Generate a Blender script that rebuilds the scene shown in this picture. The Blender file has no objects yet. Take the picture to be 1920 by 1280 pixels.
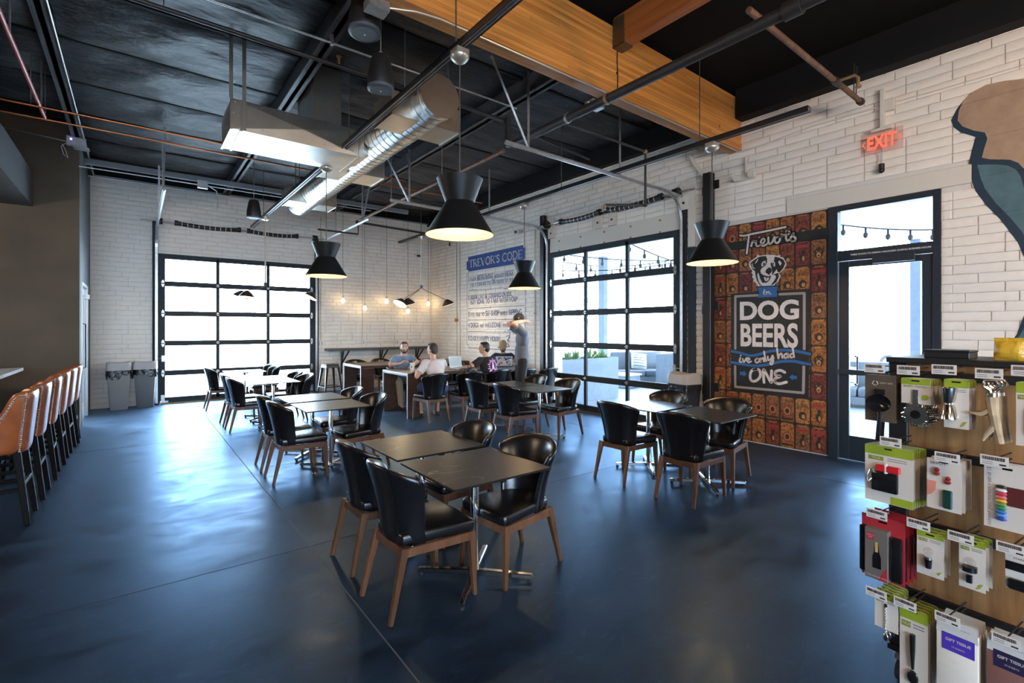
import bpy, bmesh, math, random
from mathutils import Vector, Matrix
random.seed(11)
PI = math.pi
scene = bpy.context.scene
COL = scene.collection

# ------------------------------------------------------------------ camera, world, lights, exposure
F, YAW, HY, H = 909.6, 0.6602, 615.6, 1.65          # focal length in px of a 1920 px frame, yaw, horizon row, eye height
SY, CY = math.sin(YAW), math.cos(YAW)
cam = bpy.data.cameras.new('camera'); camo = bpy.data.objects.new('camera', cam); COL.objects.link(camo)
camo.location = (0, 0, H); camo.rotation_euler = (PI/2, 0, -YAW)
cam.sensor_width = 36; cam.lens = F/1920*36; cam.shift_y = -(640-HY)/1920; cam.clip_start = .05; cam.clip_end = 300
scene.camera = camo
w = bpy.data.worlds.new('daylight_sky'); scene.world = w; w.use_nodes = True
bg = w.node_tree.nodes['Background']; bg.inputs[0].default_value = (.58, .78, 1, 1); bg.inputs[1].default_value = 30.0
scene.view_settings.view_transform = 'Standard'; scene.view_settings.look = 'None'
scene.view_settings.gamma = 1; scene.view_settings.use_curve_mapping = False
scene.view_settings.exposure = 0.0
def lamp(name, loc, power, color, radius):
    l = bpy.data.lights.new(name, 'POINT'); l.energy = power; l.color = color; l.shadow_soft_size = radius
    o = bpy.data.objects.new(name, l); o.location = loc; COL.objects.link(o); return o
# warm fill lights added behind the camera and over the bar, no fixtures modelled
WARM = (1, .74, .50)
lamp('warm_fill_light', (1.0, -1.3, 3.3), 185, WARM, .18)
lamp('warm_fill_light', (4.6, -.9, 3.3), 185, WARM, .18)
lamp('warm_fill_light', (-2.2, -1.8, 3.3), 170, WARM, .18)
lamp('bar_fill_light', (-3.0, 6.4, 2.9), 190, WARM, .12)  # unseen fill added to warm the dark wall by the bar

# ------------------------------------------------------------------ pixel -> place helpers (1920 x 1280 frame)
def ray(x, y):
    r = (x-960)/F; return Vector((SY+r*CY, CY-r*SY, (HY-y)/F))
EYE = Vector((0, 0, H))
def onZ(x, y, z=0.): d = ray(x, y); return EYE+d*((z-H)/d.z)
def onX(x, y, X): d = ray(x, y); return EYE+d*(X/d.x)
def onY(x, y, Y): d = ray(x, y); return EYE+d*(Y/d.y)
def onP(x, y, p, n): d = ray(x, y); return EYE+d*((Vector(p)-EYE).dot(n)/d.dot(n))
def atT(x, y, t): return EYE+ray(x, y)*t
def V(*a): return Vector(a)

# ------------------------------------------------------------------ materials
MATS = {}
def mat(name, col=(.5, .5, .5), rough=.5, metal=0., noise=0., nscale=8., col2=None, bump=0., bscale=40., emit=None, estr=0., spec=None, coat=0., stretch=None, coords='Object', alpha=None):
    if name in MATS: return MATS[name]
    m = bpy.data.materials.new(name); m.use_nodes = True; nt = m.node_tree; N = nt.nodes; L = nt.links
    b = N['Principled BSDF']; b.inputs['Base Color'].default_value = (*col, 1); b.inputs['Roughness'].default_value = rough; b.inputs['Metallic'].default_value = metal
    if spec is not None: b.inputs['Specular IOR Level'].default_value = spec
    if coat: b.inputs['Coat Weight'].default_value = coat; b.inputs['Coat Roughness'].default_value = .08
    if emit: b.inputs['Emission Color'].default_value = (*emit, 1); b.inputs['Emission Strength'].default_value = estr
    tc = N.new('ShaderNodeTexCoord'); vec = tc.outputs[coords]
    if stretch:
        mp = N.new('ShaderNodeMapping'); mp.inputs['Scale'].default_value = stretch; L.new(vec, mp.inputs[0]); vec = mp.outputs[0]
    if noise or col2:
        n = N.new('ShaderNodeTexNoise'); n.inputs['Scale'].default_value = nscale; n.inputs['Detail'].default_value = 5; L.new(vec, n.inputs['Vector'])
        cr = N.new('ShaderNodeValToRGB'); c2 = col2 or tuple(min(1, c*(1+noise)) for c in col); c1 = col if col2 else tuple(c*(1-noise) for c in col)
        cr.color_ramp.elements[0].color = (*c1, 1); cr.color_ramp.elements[1].color = (*c2, 1)
        cr.color_ramp.elements[0].position = .3; cr.color_ramp.elements[1].position = .7
        L.new(n.outputs['Fac'], cr.inputs[0]); L.new(cr.outputs[0], b.inputs['Base Color'])
    if bump:
        n2 = N.new('ShaderNodeTexNoise'); n2.inputs['Scale'].default_value = bscale; n2.inputs['Detail'].default_value = 4; L.new(vec, n2.inputs['Vector'])
        bp = N.new('ShaderNodeBump'); bp.inputs['Strength'].default_value = bump; bp.inputs['Distance'].default_value = .02; L.new(n2.outputs['Fac'], bp.inputs['Height']); L.new(bp.outputs[0], b.inputs['Normal'])
    MATS[name] = m; return m
def glass_mat(name, tint=(1, 1, 1), refl=.08):
    m = bpy.data.materials.new(name); m.use_nodes = True; nt = m.node_tree; N = nt.nodes; L = nt.links
    for n in list(N): N.remove(n)
    o = N.new('ShaderNodeOutputMaterial'); mx = N.new('ShaderNodeMixShader'); t = N.new('ShaderNodeBsdfTransparent'); g = N.new('ShaderNodeBsdfGlossy')
    t.inputs[0].default_value = (*tint, 1); g.inputs['Roughness'].default_value = .02; lw = N.new('ShaderNodeLayerWeight'); pw = N.new('ShaderNodeMath'); pw.operation = 'POWER'; pw.inputs[1].default_value = 4.; L.new(lw.outputs['Facing'], pw.inputs[0]); fr = N.new('ShaderNodeMapRange'); fr.inputs[3].default_value = .025; fr.inputs[4].default_value = .55; L.new(pw.outputs[0], fr.inputs[0])
    L.new(fr.outputs[0], mx.inputs[0]); L.new(t.outputs[0], mx.inputs[1]); L.new(g.outputs[0], mx.inputs[2]); L.new(mx.outputs[0], o.inputs[0])
    MATS[name] = m; return m

# ------------------------------------------------------------------ mesh builder
class MB:
    def __init__(s): s.v = []; s.f = []; s.m = []
    def add(s, vs, fs, mi=0):
        o = len(s.v); s.v += [tuple(v) for v in vs]; s.f += [tuple(i+o for i in f) for f in fs]; s.m += [mi]*len(fs); return s
    def box(s, c, d, rz=0., mi=0):
        x, y, z = d[0]/2, d[1]/2, d[2]/2; cr, sr = math.cos(rz), math.sin(rz)
        vs = [(c[0]+a*x*cr-b*y*sr, c[1]+a*x*sr+b*y*cr, c[2]+e*z) for a, b, e in ((-1,-1,-1),(1,-1,-1),(1,1,-1),(-1,1,-1),(-1,-1,1),(1,-1,1),(1,1,1),(-1,1,1))]
        return s.add(vs, [(3,2,1,0),(4,5,6,7),(0,1,5,4),(1,2,6,5),(2,3,7,6),(3,0,4,7)], mi)
    def span(s, a, b, mi=0):
        return s.box([(a[i]+b[i])/2 for i in range(3)], [abs(b[i]-a[i]) for i in range(3)], 0, mi)
    def hexa(s, p, mi=0): return s.add(p, [(3,2,1,0),(4,5,6,7),(0,1,5,4),(1,2,6,5),(2,3,7,6),(3,0,4,7)], mi)
    def bar(s, p0, p1, w, h=None, w1=None, h1=None, up=(0, 0, 1), mi=0):
        p0, p1 = Vector(p0), Vector(p1); h = h or w; w1 = w if w1 is None else w1; h1 = h if h1 is None else h1
        d = (p1-p0).normalized(); u = Vector(up)
        if abs(d.dot(u)) > .98: u = Vector((0, 1, 0))
        a = d.cross(u).normalized(); b = a.cross(d)
        vs = [p0+a*i*w/2+b*j*h/2 for i, j in ((-1,-1),(1,-1),(1,1),(-1,1))]+[p1+a*i*w1/2+b*j*h1/2 for i, j in ((-1,-1),(1,-1),(1,1),(-1,1))]
        return s.hexa(vs, mi)
    def cyl(s, p0, p1, r, r1=None, n=12, caps=True, mi=0):
        p0, p1 = Vector(p0), Vector(p1); r1 = r if r1 is None else r1
        d = (p1-p0).normalized(); u = Vector((0, 0, 1)) if abs(d.z) < .9 else Vector((1, 0, 0))
        a = d.cross(u).normalized(); b = a.cross(d)
        vs = []
        for p, q in ((p0, r), (p1, r1)):
            vs += [p+(a*math.cos(2*PI*i/n)+b*math.sin(2*PI*i/n))*q for i in range(n)]
        fs = [(i, (i+1)%n, n+(i+1)%n, n+i) for i in range(n)]
        if caps: fs += [tuple(range(n-1, -1, -1)), tuple(range(n, 2*n))]
        return s.add(vs, fs, mi)
    def tube(s, pts, r, n=8, mi=0, closed=False):
        pts = [Vector(p) for p in pts]; k = len(pts); vs = []
        up = None
        for i, p in enumerate(pts):
            d = (pts[min(i+1, k-1)]-pts[max(i-1, 0)]).normalized()
            if up is None: up = Vector((0, 0, 1)) if abs(d.z) < .9 else Vector((1, 0, 0))
            a = d.cross(up).normalized(); up = a.cross(d)
            rr = r[i] if isinstance(r, (list, tuple)) else r
            vs += [p+(a*math.cos(2*PI*j/n)+up*math.sin(2*PI*j/n))*rr for j in range(n)]
        fs = [(i*n+j, i*n+(j+1)%n, (i+1)*n+(j+1)%n, (i+1)*n+j) for i in range(k-1) for j in range(n)]
        fs += [tuple(range(n-1, -1, -1)), tuple(range((k-1)*n, k*n))]
        return s.add(vs, fs, mi)
    def lathe(s, prof, n=24, c=(0, 0, 0), mi=0, axis=None):
        vs = []; c = Vector(c); M = Matrix.Identity(3)
        if axis is not None: M = Vector((0, 0, 1)).rotation_difference(Vector(axis)).to_matrix()
        for r, z in prof: vs += [c+M@Vector((r*math.cos(2*PI*j/n), r*math.sin(2*PI*j/n), z)) for j in range(n)]
        fs = [(i*n+j, i*n+(j+1)%n, (i+1)*n+(j+1)%n, (i+1)*n+j) for i in range(len(prof)-1) for j in range(n)]
        if prof[0][0] > 1e-6: fs.append(tuple(range(n-1, -1, -1)))
        if prof[-1][0] > 1e-6: fs.append(tuple(range((len(prof)-1)*n, len(prof)*n)))
        return s.add(vs, fs, mi)
    def shell(s, prof, n=32, c=(0, 0, 0), mi=0):   # open lathe, no caps
        vs = []
        for r, z in prof: vs += [(c[0]+r*math.cos(2*PI*j/n), c[1]+r*math.sin(2*PI*j/n), c[2]+z) for j in range(n)]
        return s.add(vs, [(i*n+j, i*n+(j+1)%n, (i+1)*n+(j+1)%n, (i+1)*n+j) for i in range(len(prof)-1) for j in range(n)], mi)
    def ell(s, c, r, n=14, k=9, mi=0, rot=None):
        if not isinstance(r, (list, tuple)): r = (r, r, r)
        c = Vector(c); M = rot or Matrix.Identity(3); vs = [c+M@Vector((0, 0, -r[2]))]
        for i in range(1, k):
            t = -PI/2+PI*i/k
            vs += [c+M@Vector((r[0]*math.cos(t)*math.cos(2*PI*j/n), r[1]*math.cos(t)*math.sin(2*PI*j/n), r[2]*math.sin(t))) for j in range(n)]
        vs.append(c+M@Vector((0, 0, r[2]))); e = len(vs)-1
        fs = [(0, 1+(j+1)%n, 1+j) for j in range(n)]+[(1+i*n+j, 1+i*n+(j+1)%n, 1+(i+1)*n+(j+1)%n, 1+(i+1)*n+j) for i in range(k-2) for j in range(n)]+[(e, 1+(k-2)*n+j, 1+(k-2)*n+(j+1)%n) for j in range(n)]
        return s.add(vs, fs, mi)
    def caps(s, p0, p1, r0, r1=None, n=10, mi=0):   # capsule
        r1 = r0 if r1 is None else r1
        s.cyl(p0, p1, r0, r1, n, True, mi); s.ell(p0, r0, n, 6, mi); s.ell(p1, r1, n, 6, mi); return s
    def prism(s, poly, o, ex, ey, th, mi=0):        # flat outline poly (2d) in the frame o, ex, ey, thickened along ex x ey
        o, ex, ey = Vector(o), Vector(ex), Vector(ey); n = ex.cross(ey).normalized(); k = len(poly)
        ar = sum(poly[i][0]*poly[(i+1)%k][1]-poly[(i+1)%k][0]*poly[i][1] for i in range(k))
        if ar < 0: poly = poly[::-1]
        vs = [o+ex*a+ey*b+n*th for a, b in poly]+[o+ex*a+ey*b for a, b in poly]
        fs = [tuple(range(k)), tuple(range(2*k-1, k-1, -1))]+[(i, k+i, k+(i+1)%k, (i+1)%k) for i in range(k)]
        return s.add(vs, fs, mi)
    def quad(s, pts, mi=0): return s.add(pts, [tuple(range(len(pts)))], mi)
    def grid(s, fn, nu, nv, mi=0):
        vs = [fn(i/(nu-1), j/(nv-1)) for j in range(nv) for i in range(nu)]
        return s.add(vs, [(j*nu+i, j*nu+i+1, (j+1)*nu+i+1, (j+1)*nu+i) for j in range(nv-1) for i in range(nu-1)], mi)
    def mesh(s, name, smooth=False, bevel=0., seg=1, ang=35):
        me = bpy.data.meshes.new(name); me.from_pydata(s.v, [], s.f); 
        me.polygons.foreach_set('material_index', s.m)
        if bevel:
            bm = bmesh.new(); bm.from_mesh(me); bmesh.ops.recalc_face_normals(bm, faces=bm.faces)
            es = [e for e in bm.edges if len(e.link_faces) == 2 and e.calc_face_angle(0) > math.radians(30)]
            bmesh.ops.bevel(bm, geom=es, offset=bevel, segments=seg, profile=.5, affect='EDGES', clamp_overlap=True)
            bm.to_mesh(me); bm.free()
        if smooth or bevel:
            me.polygons.foreach_set('use_smooth', [True]*len(me.polygons)); me.set_sharp_from_angle(angle=math.radians(ang))
        me.update(); return me
def obj(name, data, mats, parent=None, loc=(0, 0, 0), rot=(0, 0, 0), smooth=False, bevel=0., seg=1, ang=35):
    if isinstance(data, MB): data = data.mesh(name, smooth, bevel, seg, ang)
    o = bpy.data.objects.new(name, data); COL.objects.link(o)
    if data is not None and mats is not None and not data.materials:
        for m in (mats if isinstance(mats, (list, tuple)) else [mats]): data.materials.append(m)
    o.parent = parent; o.location = loc; o.rotation_euler = rot; return o
def tag(o, label=None, cat=None, group=None, kind=None):
    if label: o['label'] = label
    if cat: o['category'] = cat
    if group: o['group'] = group
    if kind: o['kind'] = kind
    return o
def thing(name, label, cat, loc=(0, 0, 0), rz=0., group=None):
    o = bpy.data.objects.new(name, None); COL.objects.link(o); o.empty_display_size = .1
    o.location = loc; o.rotation_euler = (0, 0, rz); return tag(o, label, cat, group)
def kids(o): return [c for c in bpy.data.objects if c.parent == o]
def dup(root, loc, rz=0., label=None, group=None, rot=None):
    def cp(o, p):
        c = o.copy(); COL.objects.link(c); c.parent = p
        for ch in CH.get(o, []): cp(ch, c)
        return c
    CH = {}
    for o in bpy.data.objects:
        if o.parent: CH.setdefault(o.parent, []).append(o)
    r = cp(root, None); r.location = loc; r.rotation_euler = rot or (0, 0, rz)
    if label: r['label'] = label
    if group: r['group'] = group
    return r
def baked(name, mb, mods):           # evaluate modifiers once into a plain mesh
    me = mb.mesh(name+'_raw') if isinstance(mb, MB) else mb
    o = bpy.data.objects.new('tmp', me); COL.objects.link(o)
    for t, kw in mods:
        md = o.modifiers.new(t, t)
        for k, v in kw.items(): setattr(md, k, v)
    dg = bpy.context.evaluated_depsgraph_get(); r = bpy.data.meshes.new_from_object(o.evaluated_get(dg))
    bpy.data.objects.remove(o); r.name = name
    r.polygons.foreach_set('use_smooth', [True]*len(r.polygons)); return r
def text_mesh(s, size=1., offset=0., extrude=.0, sx=1., shear=0., space=1.):
    c = bpy.data.curves.new('lettering', 'FONT'); c.body = s; c.size = size; c.offset = offset; c.extrude = extrude; c.shear = shear
    c.space_character = space; c.align_x = 'CENTER'; c.align_y = 'CENTER'; c.resolution_u = 4
    o = bpy.data.objects.new('tmp', c); COL.objects.link(o); o.scale.x = sx
    dg = bpy.context.evaluated_depsgraph_get(); me = bpy.data.meshes.new_from_object(o.evaluated_get(dg))
    bpy.data.objects.remove(o); me.transform(Matrix.Diagonal((sx, 1, 1, 1))); return me
def text_into(mb, s, o, ex, ey, size, sx=1., offset=0., shear=0., mi=0, space=1., lift=0.):
    me = text_mesh(s, size, offset, 0, sx, shear, space); n = Vector(ex).cross(Vector(ey))
    mb.add([Vector(o)+Vector(ex)*v.co.x+Vector(ey)*v.co.y+n*lift for v in me.vertices], [tuple(p.vertices) for p in me.polygons], mi)
    bpy.data.meshes.remove(me)
# ================================================================== THE SETTING
XR, YB, XL, YL = 7.07, 13.1, -.73, 10.72           # right wall, back wall, left return wall, dark wall behind the bar
ZC, ZB = 5.1, 4.75                                 # roof deck, underside of the roof beams
YN, XW = -6.5, -9.0                                # unseen ends of the shop behind the camera
DR_Y0, DR_Y1, DR_Z = 4.60, 7.70, 3.23              # right sectional door
DL_X0, DL_X1, DL_Z = .43, 3.63, 3.25               # back sectional door
ED_Y0, ED_Y1, ED_Z = 1.33, 2.44, 3.20              # glazed exit door

# ---- floor: blue-black polished concrete slabs with sawn joints between them
def floor_mat():
    m = bpy.data.materials.new('polished_concrete'); m.use_nodes = True; nt = m.node_tree; N = nt.nodes; L = nt.links; b = N['Principled BSDF']
    tc = N.new('ShaderNodeTexCoord')
    def noise(sc, det, rg=.6, dist=0., stretch=None):
        v = tc.outputs['Object']
        if stretch: mp = N.new('ShaderNodeMapping'); mp.inputs['Scale'].default_value = stretch; mp.inputs['Rotation'].default_value = (0, 0, .5); L.new(v, mp.inputs[0]); v = mp.outputs[0]
        n = N.new('ShaderNodeTexNoise'); n.inputs['Scale'].default_value = sc; n.inputs['Detail'].default_value = det; n.inputs['Roughness'].default_value = rg; n.inputs['Distortion'].default_value = dist; L.new(v, n.inputs[0]); return n.outputs[0]
    def ramp(v, p0, c0, p1, c1): cr = N.new('ShaderNodeValToRGB'); e = cr.color_ramp.elements; e[0].position = p0; e[0].color = (*c0, 1); e[1].position = p1; e[1].color = (*c1, 1); L.new(v, cr.inputs[0]); return cr.outputs[0]
    big = noise(.9, 7, .62); fine = noise(9, 3, .5, .2, (1, 2.2, 1));
    mid = noise(2.0, 9, .68, .6, (1, 1.8, 1)); base = ramp(mid, .28, (.003, .006, .012), .75, (.014, .028, .056)); sm = ramp(noise(5.5, 12, .74, 1.0, (1, 2.0, 1)), .56, (0, 0, 0), .78, (.55, .55, .55))
    mx = N.new('ShaderNodeMix'); mx.data_type = 'RGBA'; L.new(sm, mx.inputs[0]); L.new(base, mx.inputs[6]); mx.inputs[7].default_value = (.05, .085, .14, 1); L.new(mx.outputs[2], b.inputs['Base Color'])
    mr = N.new('ShaderNodeMapRange'); mr.inputs[1].default_value = .3; mr.inputs[2].default_value = .7; mr.inputs[3].default_value = .285; mr.inputs[4].default_value = .50; L.new(mid, mr.inputs[0])
    bp = N.new('ShaderNodeBump'); bp.inputs['Strength'].default_value = .06; bp.inputs['Distance'].default_value = .003; L.new(fine, bp.inputs['Height'])
    df = N.new('ShaderNodeBsdfDiffuse'); L.new(mx.outputs[2], df.inputs[0]); gl_ = N.new('ShaderNodeBsdfGlossy'); gl_.inputs[0].default_value = (.48, .67, .93, 1); L.new(mr.outputs[0], gl_.inputs['Roughness']); L.new(bp.outputs[0], gl_.inputs['Normal'])  # blue of the daylight reflections is put into the gloss colour
    fr = N.new('ShaderNodeFresnel'); fr.inputs[0].default_value = 1.48; ms = N.new('ShaderNodeMixShader'); L.new(fr.outputs[0], ms.inputs[0]); L.new(df.outputs[0], ms.inputs[1]); L.new(gl_.outputs[0], ms.inputs[2]); L.new(ms.outputs[0], N['Material Output'].inputs[0]); N.remove(b)
    return m
MF = floor_mat(); M_joint = mat('joint_filler', (.10, .12, .15), .8)
fl = tag(obj('floor', MB().span((XW, YN, -.2), (XR, YB, -.002)), M_joint), 'blue-black polished concrete floor with sawn joints', kind='structure')
xs = [XW, -3.9, 1.046, 5.99, XR]; ys = [YN, -.95, 3.84, 8.63, YB]
for i in range(4):
    for j in range(4):
        obj('slab', MB().span((xs[i]+.0045, ys[j]+.0045, -.06), (xs[i+1]-.0045, ys[j+1]-.0045, 0)), MF, fl)

# ---- painted slump-block walls, every block with its own edges
M_brick = mat('white_painted_block', (.80, .745, .68), .62, noise=.07, nscale=3, bump=.35, bscale=14, coords='Object')
M_mortar = mat('white_painted_mortar', (.60, .57, .53), .75)
BH, BL = .1016, .4064
def block_mesh(seed):
    rnd = random.Random(seed); mb = MB(); nu, nv = 5, 3; x0, x1, z0, z1 = -.5*(BL-.010), .5*(BL-.010), -.5*(BH-.009), .5*(BH-.009)
    fr = []
    for j in range(nv+2):
        for i in range(nu+2):
            u = min(1, max(0, (i-.0)/(nu+1))); v = j/(nv+1); e = min(u, 1-u)*6; g = min(v, 1-v)*5
            bulge = min(1, e)*min(1, g)
            fr.append((x0+(x1-x0)*u+rnd.uniform(-.002, .002), -.007*bulge-rnd.uniform(0, .004), z0+(z1-z0)*v+rnd.uniform(-.0025, .0025)))
    n = nu+2; mb.add(fr, [(j*n+i, j*n+i+1, (j+1)*n+i+1, (j+1)*n+i) for j in range(nv+1) for i in range(nu+1)])
    ring = [i for i in range(n)]+[n*j+n-1 for j in range(1, nv+2)]+[n*(nv+1)+i for i in range(n-2, -1, -1)]+[n*j for j in range(nv, 0, -1)]
    back = [(fr[i][0], .02, fr[i][2]) for i in ring]; o = len(mb.v); mb.v += back; k = len(ring)
    for i in range(k): mb.f.append((ring[i], o+i, o+(i+1)%k, ring[(i+1)%k])); mb.m.append(0)
    return mb
BV = [block_mesh(s) for s in range(6)]
BME = [b.mesh('block', smooth=True, ang=50) for b in BV]
for me in BME: me.materials.append(M_brick)
def block_wall(parent, place, length, height, openings, seed, skip, score):
    rnd = random.Random(seed); bl = []
    for c in range(int(height/BH)):
        zc = (c+.5)*BH; s = -rnd.choice((0, .5, .25, .75))*BL if seed else 0
        blocked = [(a, b) for a, b, z0, z1 in openings if z0-.03 < zc < z1+.03]
        while s < length:
            a, b = max(0, s), min(length, s+BL); s += BL; segs = [(a, b)]
            for p, q in blocked:
                ns = []
                for u, v in segs:
                    if q <= u or p >= v: ns.append((u, v))
                    else:
                        if p-u > .02: ns.append((u, p))
                        if v-q > .02: ns.append((q, v))
                segs = ns
            for u, v in segs:
                if v-u > .03: bl.append(((u+v)/2, zc, (v-u)/BL))
    bl = [(score(u, z), u, z, k) for u, z, k in bl]; bl.sort(key=lambda q: -q[0])
    top = [q for q in bl if q[0] > 0][:300]; rest = bl[len(top):]
    for sc_, u, z, k in top:
        P, R = place(u, z); o = obj('brick', BME[rnd.randrange(6)], None, parent, P, (rnd.uniform(-.01, .01), 0, R)); o.scale = (k, 1, 1)
    mb = MB()
    for sc_, u, z, k in rest:
        b = BV[rnd.randrange(6)]; P, R = place(u, z); cr, sr = math.cos(R), math.sin(R)
        mb.add([(P[0]+x*k*cr-y*sr, P[1]+x*k*sr+y*cr, P[2]+zz) for x, y, zz in b.v], b.f)
    o = obj('brickwork', mb, M_brick, parent, smooth=True, ang=50); tag(o, kind='stuff')
def seg_wall(name, boxes, m): 
    mb = MB()
    for a, b in boxes: mb.span(a, b)
    return tag(obj(name, mb, m), kind='structure')
HW = 4.78
# right wall (faces -X): u runs along +Y from 0
wr = seg_wall('wall_right', [((XR, YN, 0), (XR+.3, ED_Y0, ZC)), ((XR, ED_Y0, ED_Z), (XR+.3, ED_Y1, ZC)), ((XR, ED_Y1, 0), (XR+.3, DR_Y0, ZC)), ((XR, DR_Y0, DR_Z), (XR+.3, DR_Y1, ZC)), ((XR, DR_Y1, 0), (XR+.3, YB+.3, ZC))], M_mortar)
wr['label'] = 'white painted block wall with sectional door, mural and exit door'
def px(P):
    d = Vector(P)-EYE; z = d.x*SY+d.y*CY
    if z < .2: return None
    return 960+F*(d.x*CY-d.y*SY)/z, HY-F*d.z/z, z
Y0 = -1.0
def score_r(u, z):
    Y = u+Y0; q = px((XR, Y, z))
    if q is None or not (-20 < q[0] < 1940 and -20 < q[1] < 1300): return 0
    if 2.45 < Y < 4.0 and .02 < z < 3.2: return 0
    if z < 1.45 and Y < 1.35: return 0
    return 1/q[2]
block_wall(wr, lambda u, z: ((XR-.012, u+Y0, z), -PI/2), YB-Y0, HW, [(ED_Y0-Y0, ED_Y1-Y0, 0, ED_Z), (DR_Y0-Y0, DR_Y1-Y0, 0, DR_Z+.34), (ED_Y0-.25-Y0, ED_Y1+.5-Y0, ED_Z, ED_Z+.21), (ED_Y1-Y0, 4.0-Y0, 0, 3.19)], 5, None, score_r)
# back wall (faces -Y)
wb = seg_wall('wall_back', [((XL-.3, YB, 0), (DL_X0, YB+.3, ZC)), ((DL_X0, YB, DL_Z), (DL_X1, YB+.3, ZC)), ((DL_X1, YB, 0), (XR, YB+.3, ZC))], M_mortar)
wb['label'] = 'white painted block wall at the far end around the sectional door'
def score_b(u, z):
    q = px((u+XL, YB, z)); return 1/q[2] if q else 0
block_wall(wb, lambda u, z: ((u+XL, YB-.012, z), 0), XR-XL-.02, HW, [(DL_X0-XL, DL_X1-XL, 0, DL_Z+.02)], 9, None, score_b)

# ---- dark walls on the bar side
M_dark = mat('dark_brown_paint', (.085, .064, .042), .8, noise=.2, nscale=1.2, bump=.1, bscale=90)
M_black = mat('black_paint', (.005, .0055, .006), .8, spec=.3)
M_return = mat('grey_black_paint', (.055, .065, .075), .55)
tag(seg_wall('wall_left', [((XW, YL, 0), (XL, YL+.2, ZC))], M_dark), 'dark brown painted wall behind the bar')
tag(seg_wall('wall_left_return', [((XL-.2, YL+.2, 0), (XL, 11.0, ZC)), ((XL-.2, 12.25, 0), (XL, YB, ZC)), ((XL-.2, 11.0, 2.45), (XL, 12.25, ZC))], M_return), 'narrow dark return wall with a glazed door beside the bar')
tag(seg_wall('wall_bar_side', [((XW-.2, YN, 0), (XW, YL, ZC))], M_dark), 'dark side wall beyond the bar')
# unseen wall behind the camera, its opening added to let in daylight
tag(seg_wall('wall_front', [((XW, YN-.3, 0), (-5.2, YN, ZC)), ((XR, YN-.3, 0), (1.0, YN, ZC)), ((-5.2, YN-.3, 3.0), (1.0, YN, ZC)), ((-5.2, YN-.3, 0), (1.0, YN, .6))], M_mortar), 'unseen white front wall with an opening added for daylight fill')
# soffit over the bar, its end against the dark wall
tag(obj('soffit', MB().span((XW, -2, 3.58), (-1.28, YL, 4.12)), mat('soffit_paint', (.05, .052, .055), .75)), 'dark boxed soffit hanging over the bar', kind='structure')

# ---- roof: deck, black roof beams, glulam girder, draped insulation
M_deck = mat('black_roof_deck', (.004, .0045, .005), .9, spec=.2)
ce = tag(obj('ceiling', MB().span((XW, YN, ZC), (XR+.3, YB+.3, ZC+.2)), M_deck), 'black roof deck with draped black insulation', kind='structure')
M_bm = mat('black_painted_steel', (.055, .058, .064), .5, noise=.2, nscale=4)
BX = [-5.7, -3.22, -.74, 1.66, 4.16, 6.62]
for x in BX[:-1]:
    mb = MB(); mb.span((x-.075, 3.75, ZB), (x+.075, YB, ZB+.02)); mb.span((x-.03, 3.75, ZB), (x+.03, YB, ZC)); obj('roof_beam', mb, M_bm, ce, bevel=.004)
M_fab = mat('black_insulation_sheet', (.016, .019, .023), .48, bump=1.0, bscale=3.2, stretch=(1.6, 3.0, 1), spec=.38)
ST = [3.75, 5.1, 6.38, 7.63, 8.9, 10.15, 11.4, 12.6, YB]
for i in range(len(BX)-1):
    for j in range(len(ST)-1):
        x0, x1, y0, y1 = BX[i]+.04, (BX[i+1]-.04 if i < 4 else 6.86), ST[j]+.01, ST[j+1]-.01
        rnd = random.Random(i*31+j); ph = [rnd.uniform(0, 6.3) for _ in range(6)]; sag = rnd.uniform(.05, .12)
        def fn(u, v):
            e = (4*u*(1-u))**.5*(4*v*(1-v))**.6 if 0 < u < 1 and 0 < v < 1 else 0
            wr_ = .018*math.sin(9*u+5*v+ph[0])+.012*math.sin(17*v-6*u+ph[1])+.010*math.sin(23*u+11*v*v+ph[2])+.02*math.exp(-u*9)*math.sin(30*v+ph[3])+.02*math.exp(-(1-u)*9)*math.sin(26*v+ph[4])
            return (x0+(x1-x0)*u, y0+(y1-y0)*v, 5.04-(sag+wr_)*e-.02*(1-e))
        obj('insulation_sheet', MB().grid(fn, 25, 13), M_fab, ce, smooth=True, ang=180)
for y in ST[1:-1]:
    obj('sheet_strap', MB().span((-5.7, y-.022, 5.005), (6.86, y+.022, 5.02)), M_black, ce)
# ledger along the right and back wall tops
obj('ledger', MB().span((6.86, YN, 4.685), (XR, 3.565, ZC)).span((6.92, 3.76, 4.70), (XR, YB, ZC)), M_black, ce)
obj('ledger', MB().span((XL, YB-.10, 4.76), (XR, YB, ZC)), M_black, ce)
obj('ledger_angle', MB().span((XL, YB-.12, 4.755), (XR, YB-.005, 4.775)), mat('dull_steel', (.30, .31, .33), .4, .6), ce)
obj('header_beam', MB().span((XL, 11.6, 4.62), (5.6, 11.68, 4.72)), mat('grey_painted_steel', (.22, .23, .25), .5), ce, bevel=.004)
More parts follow.
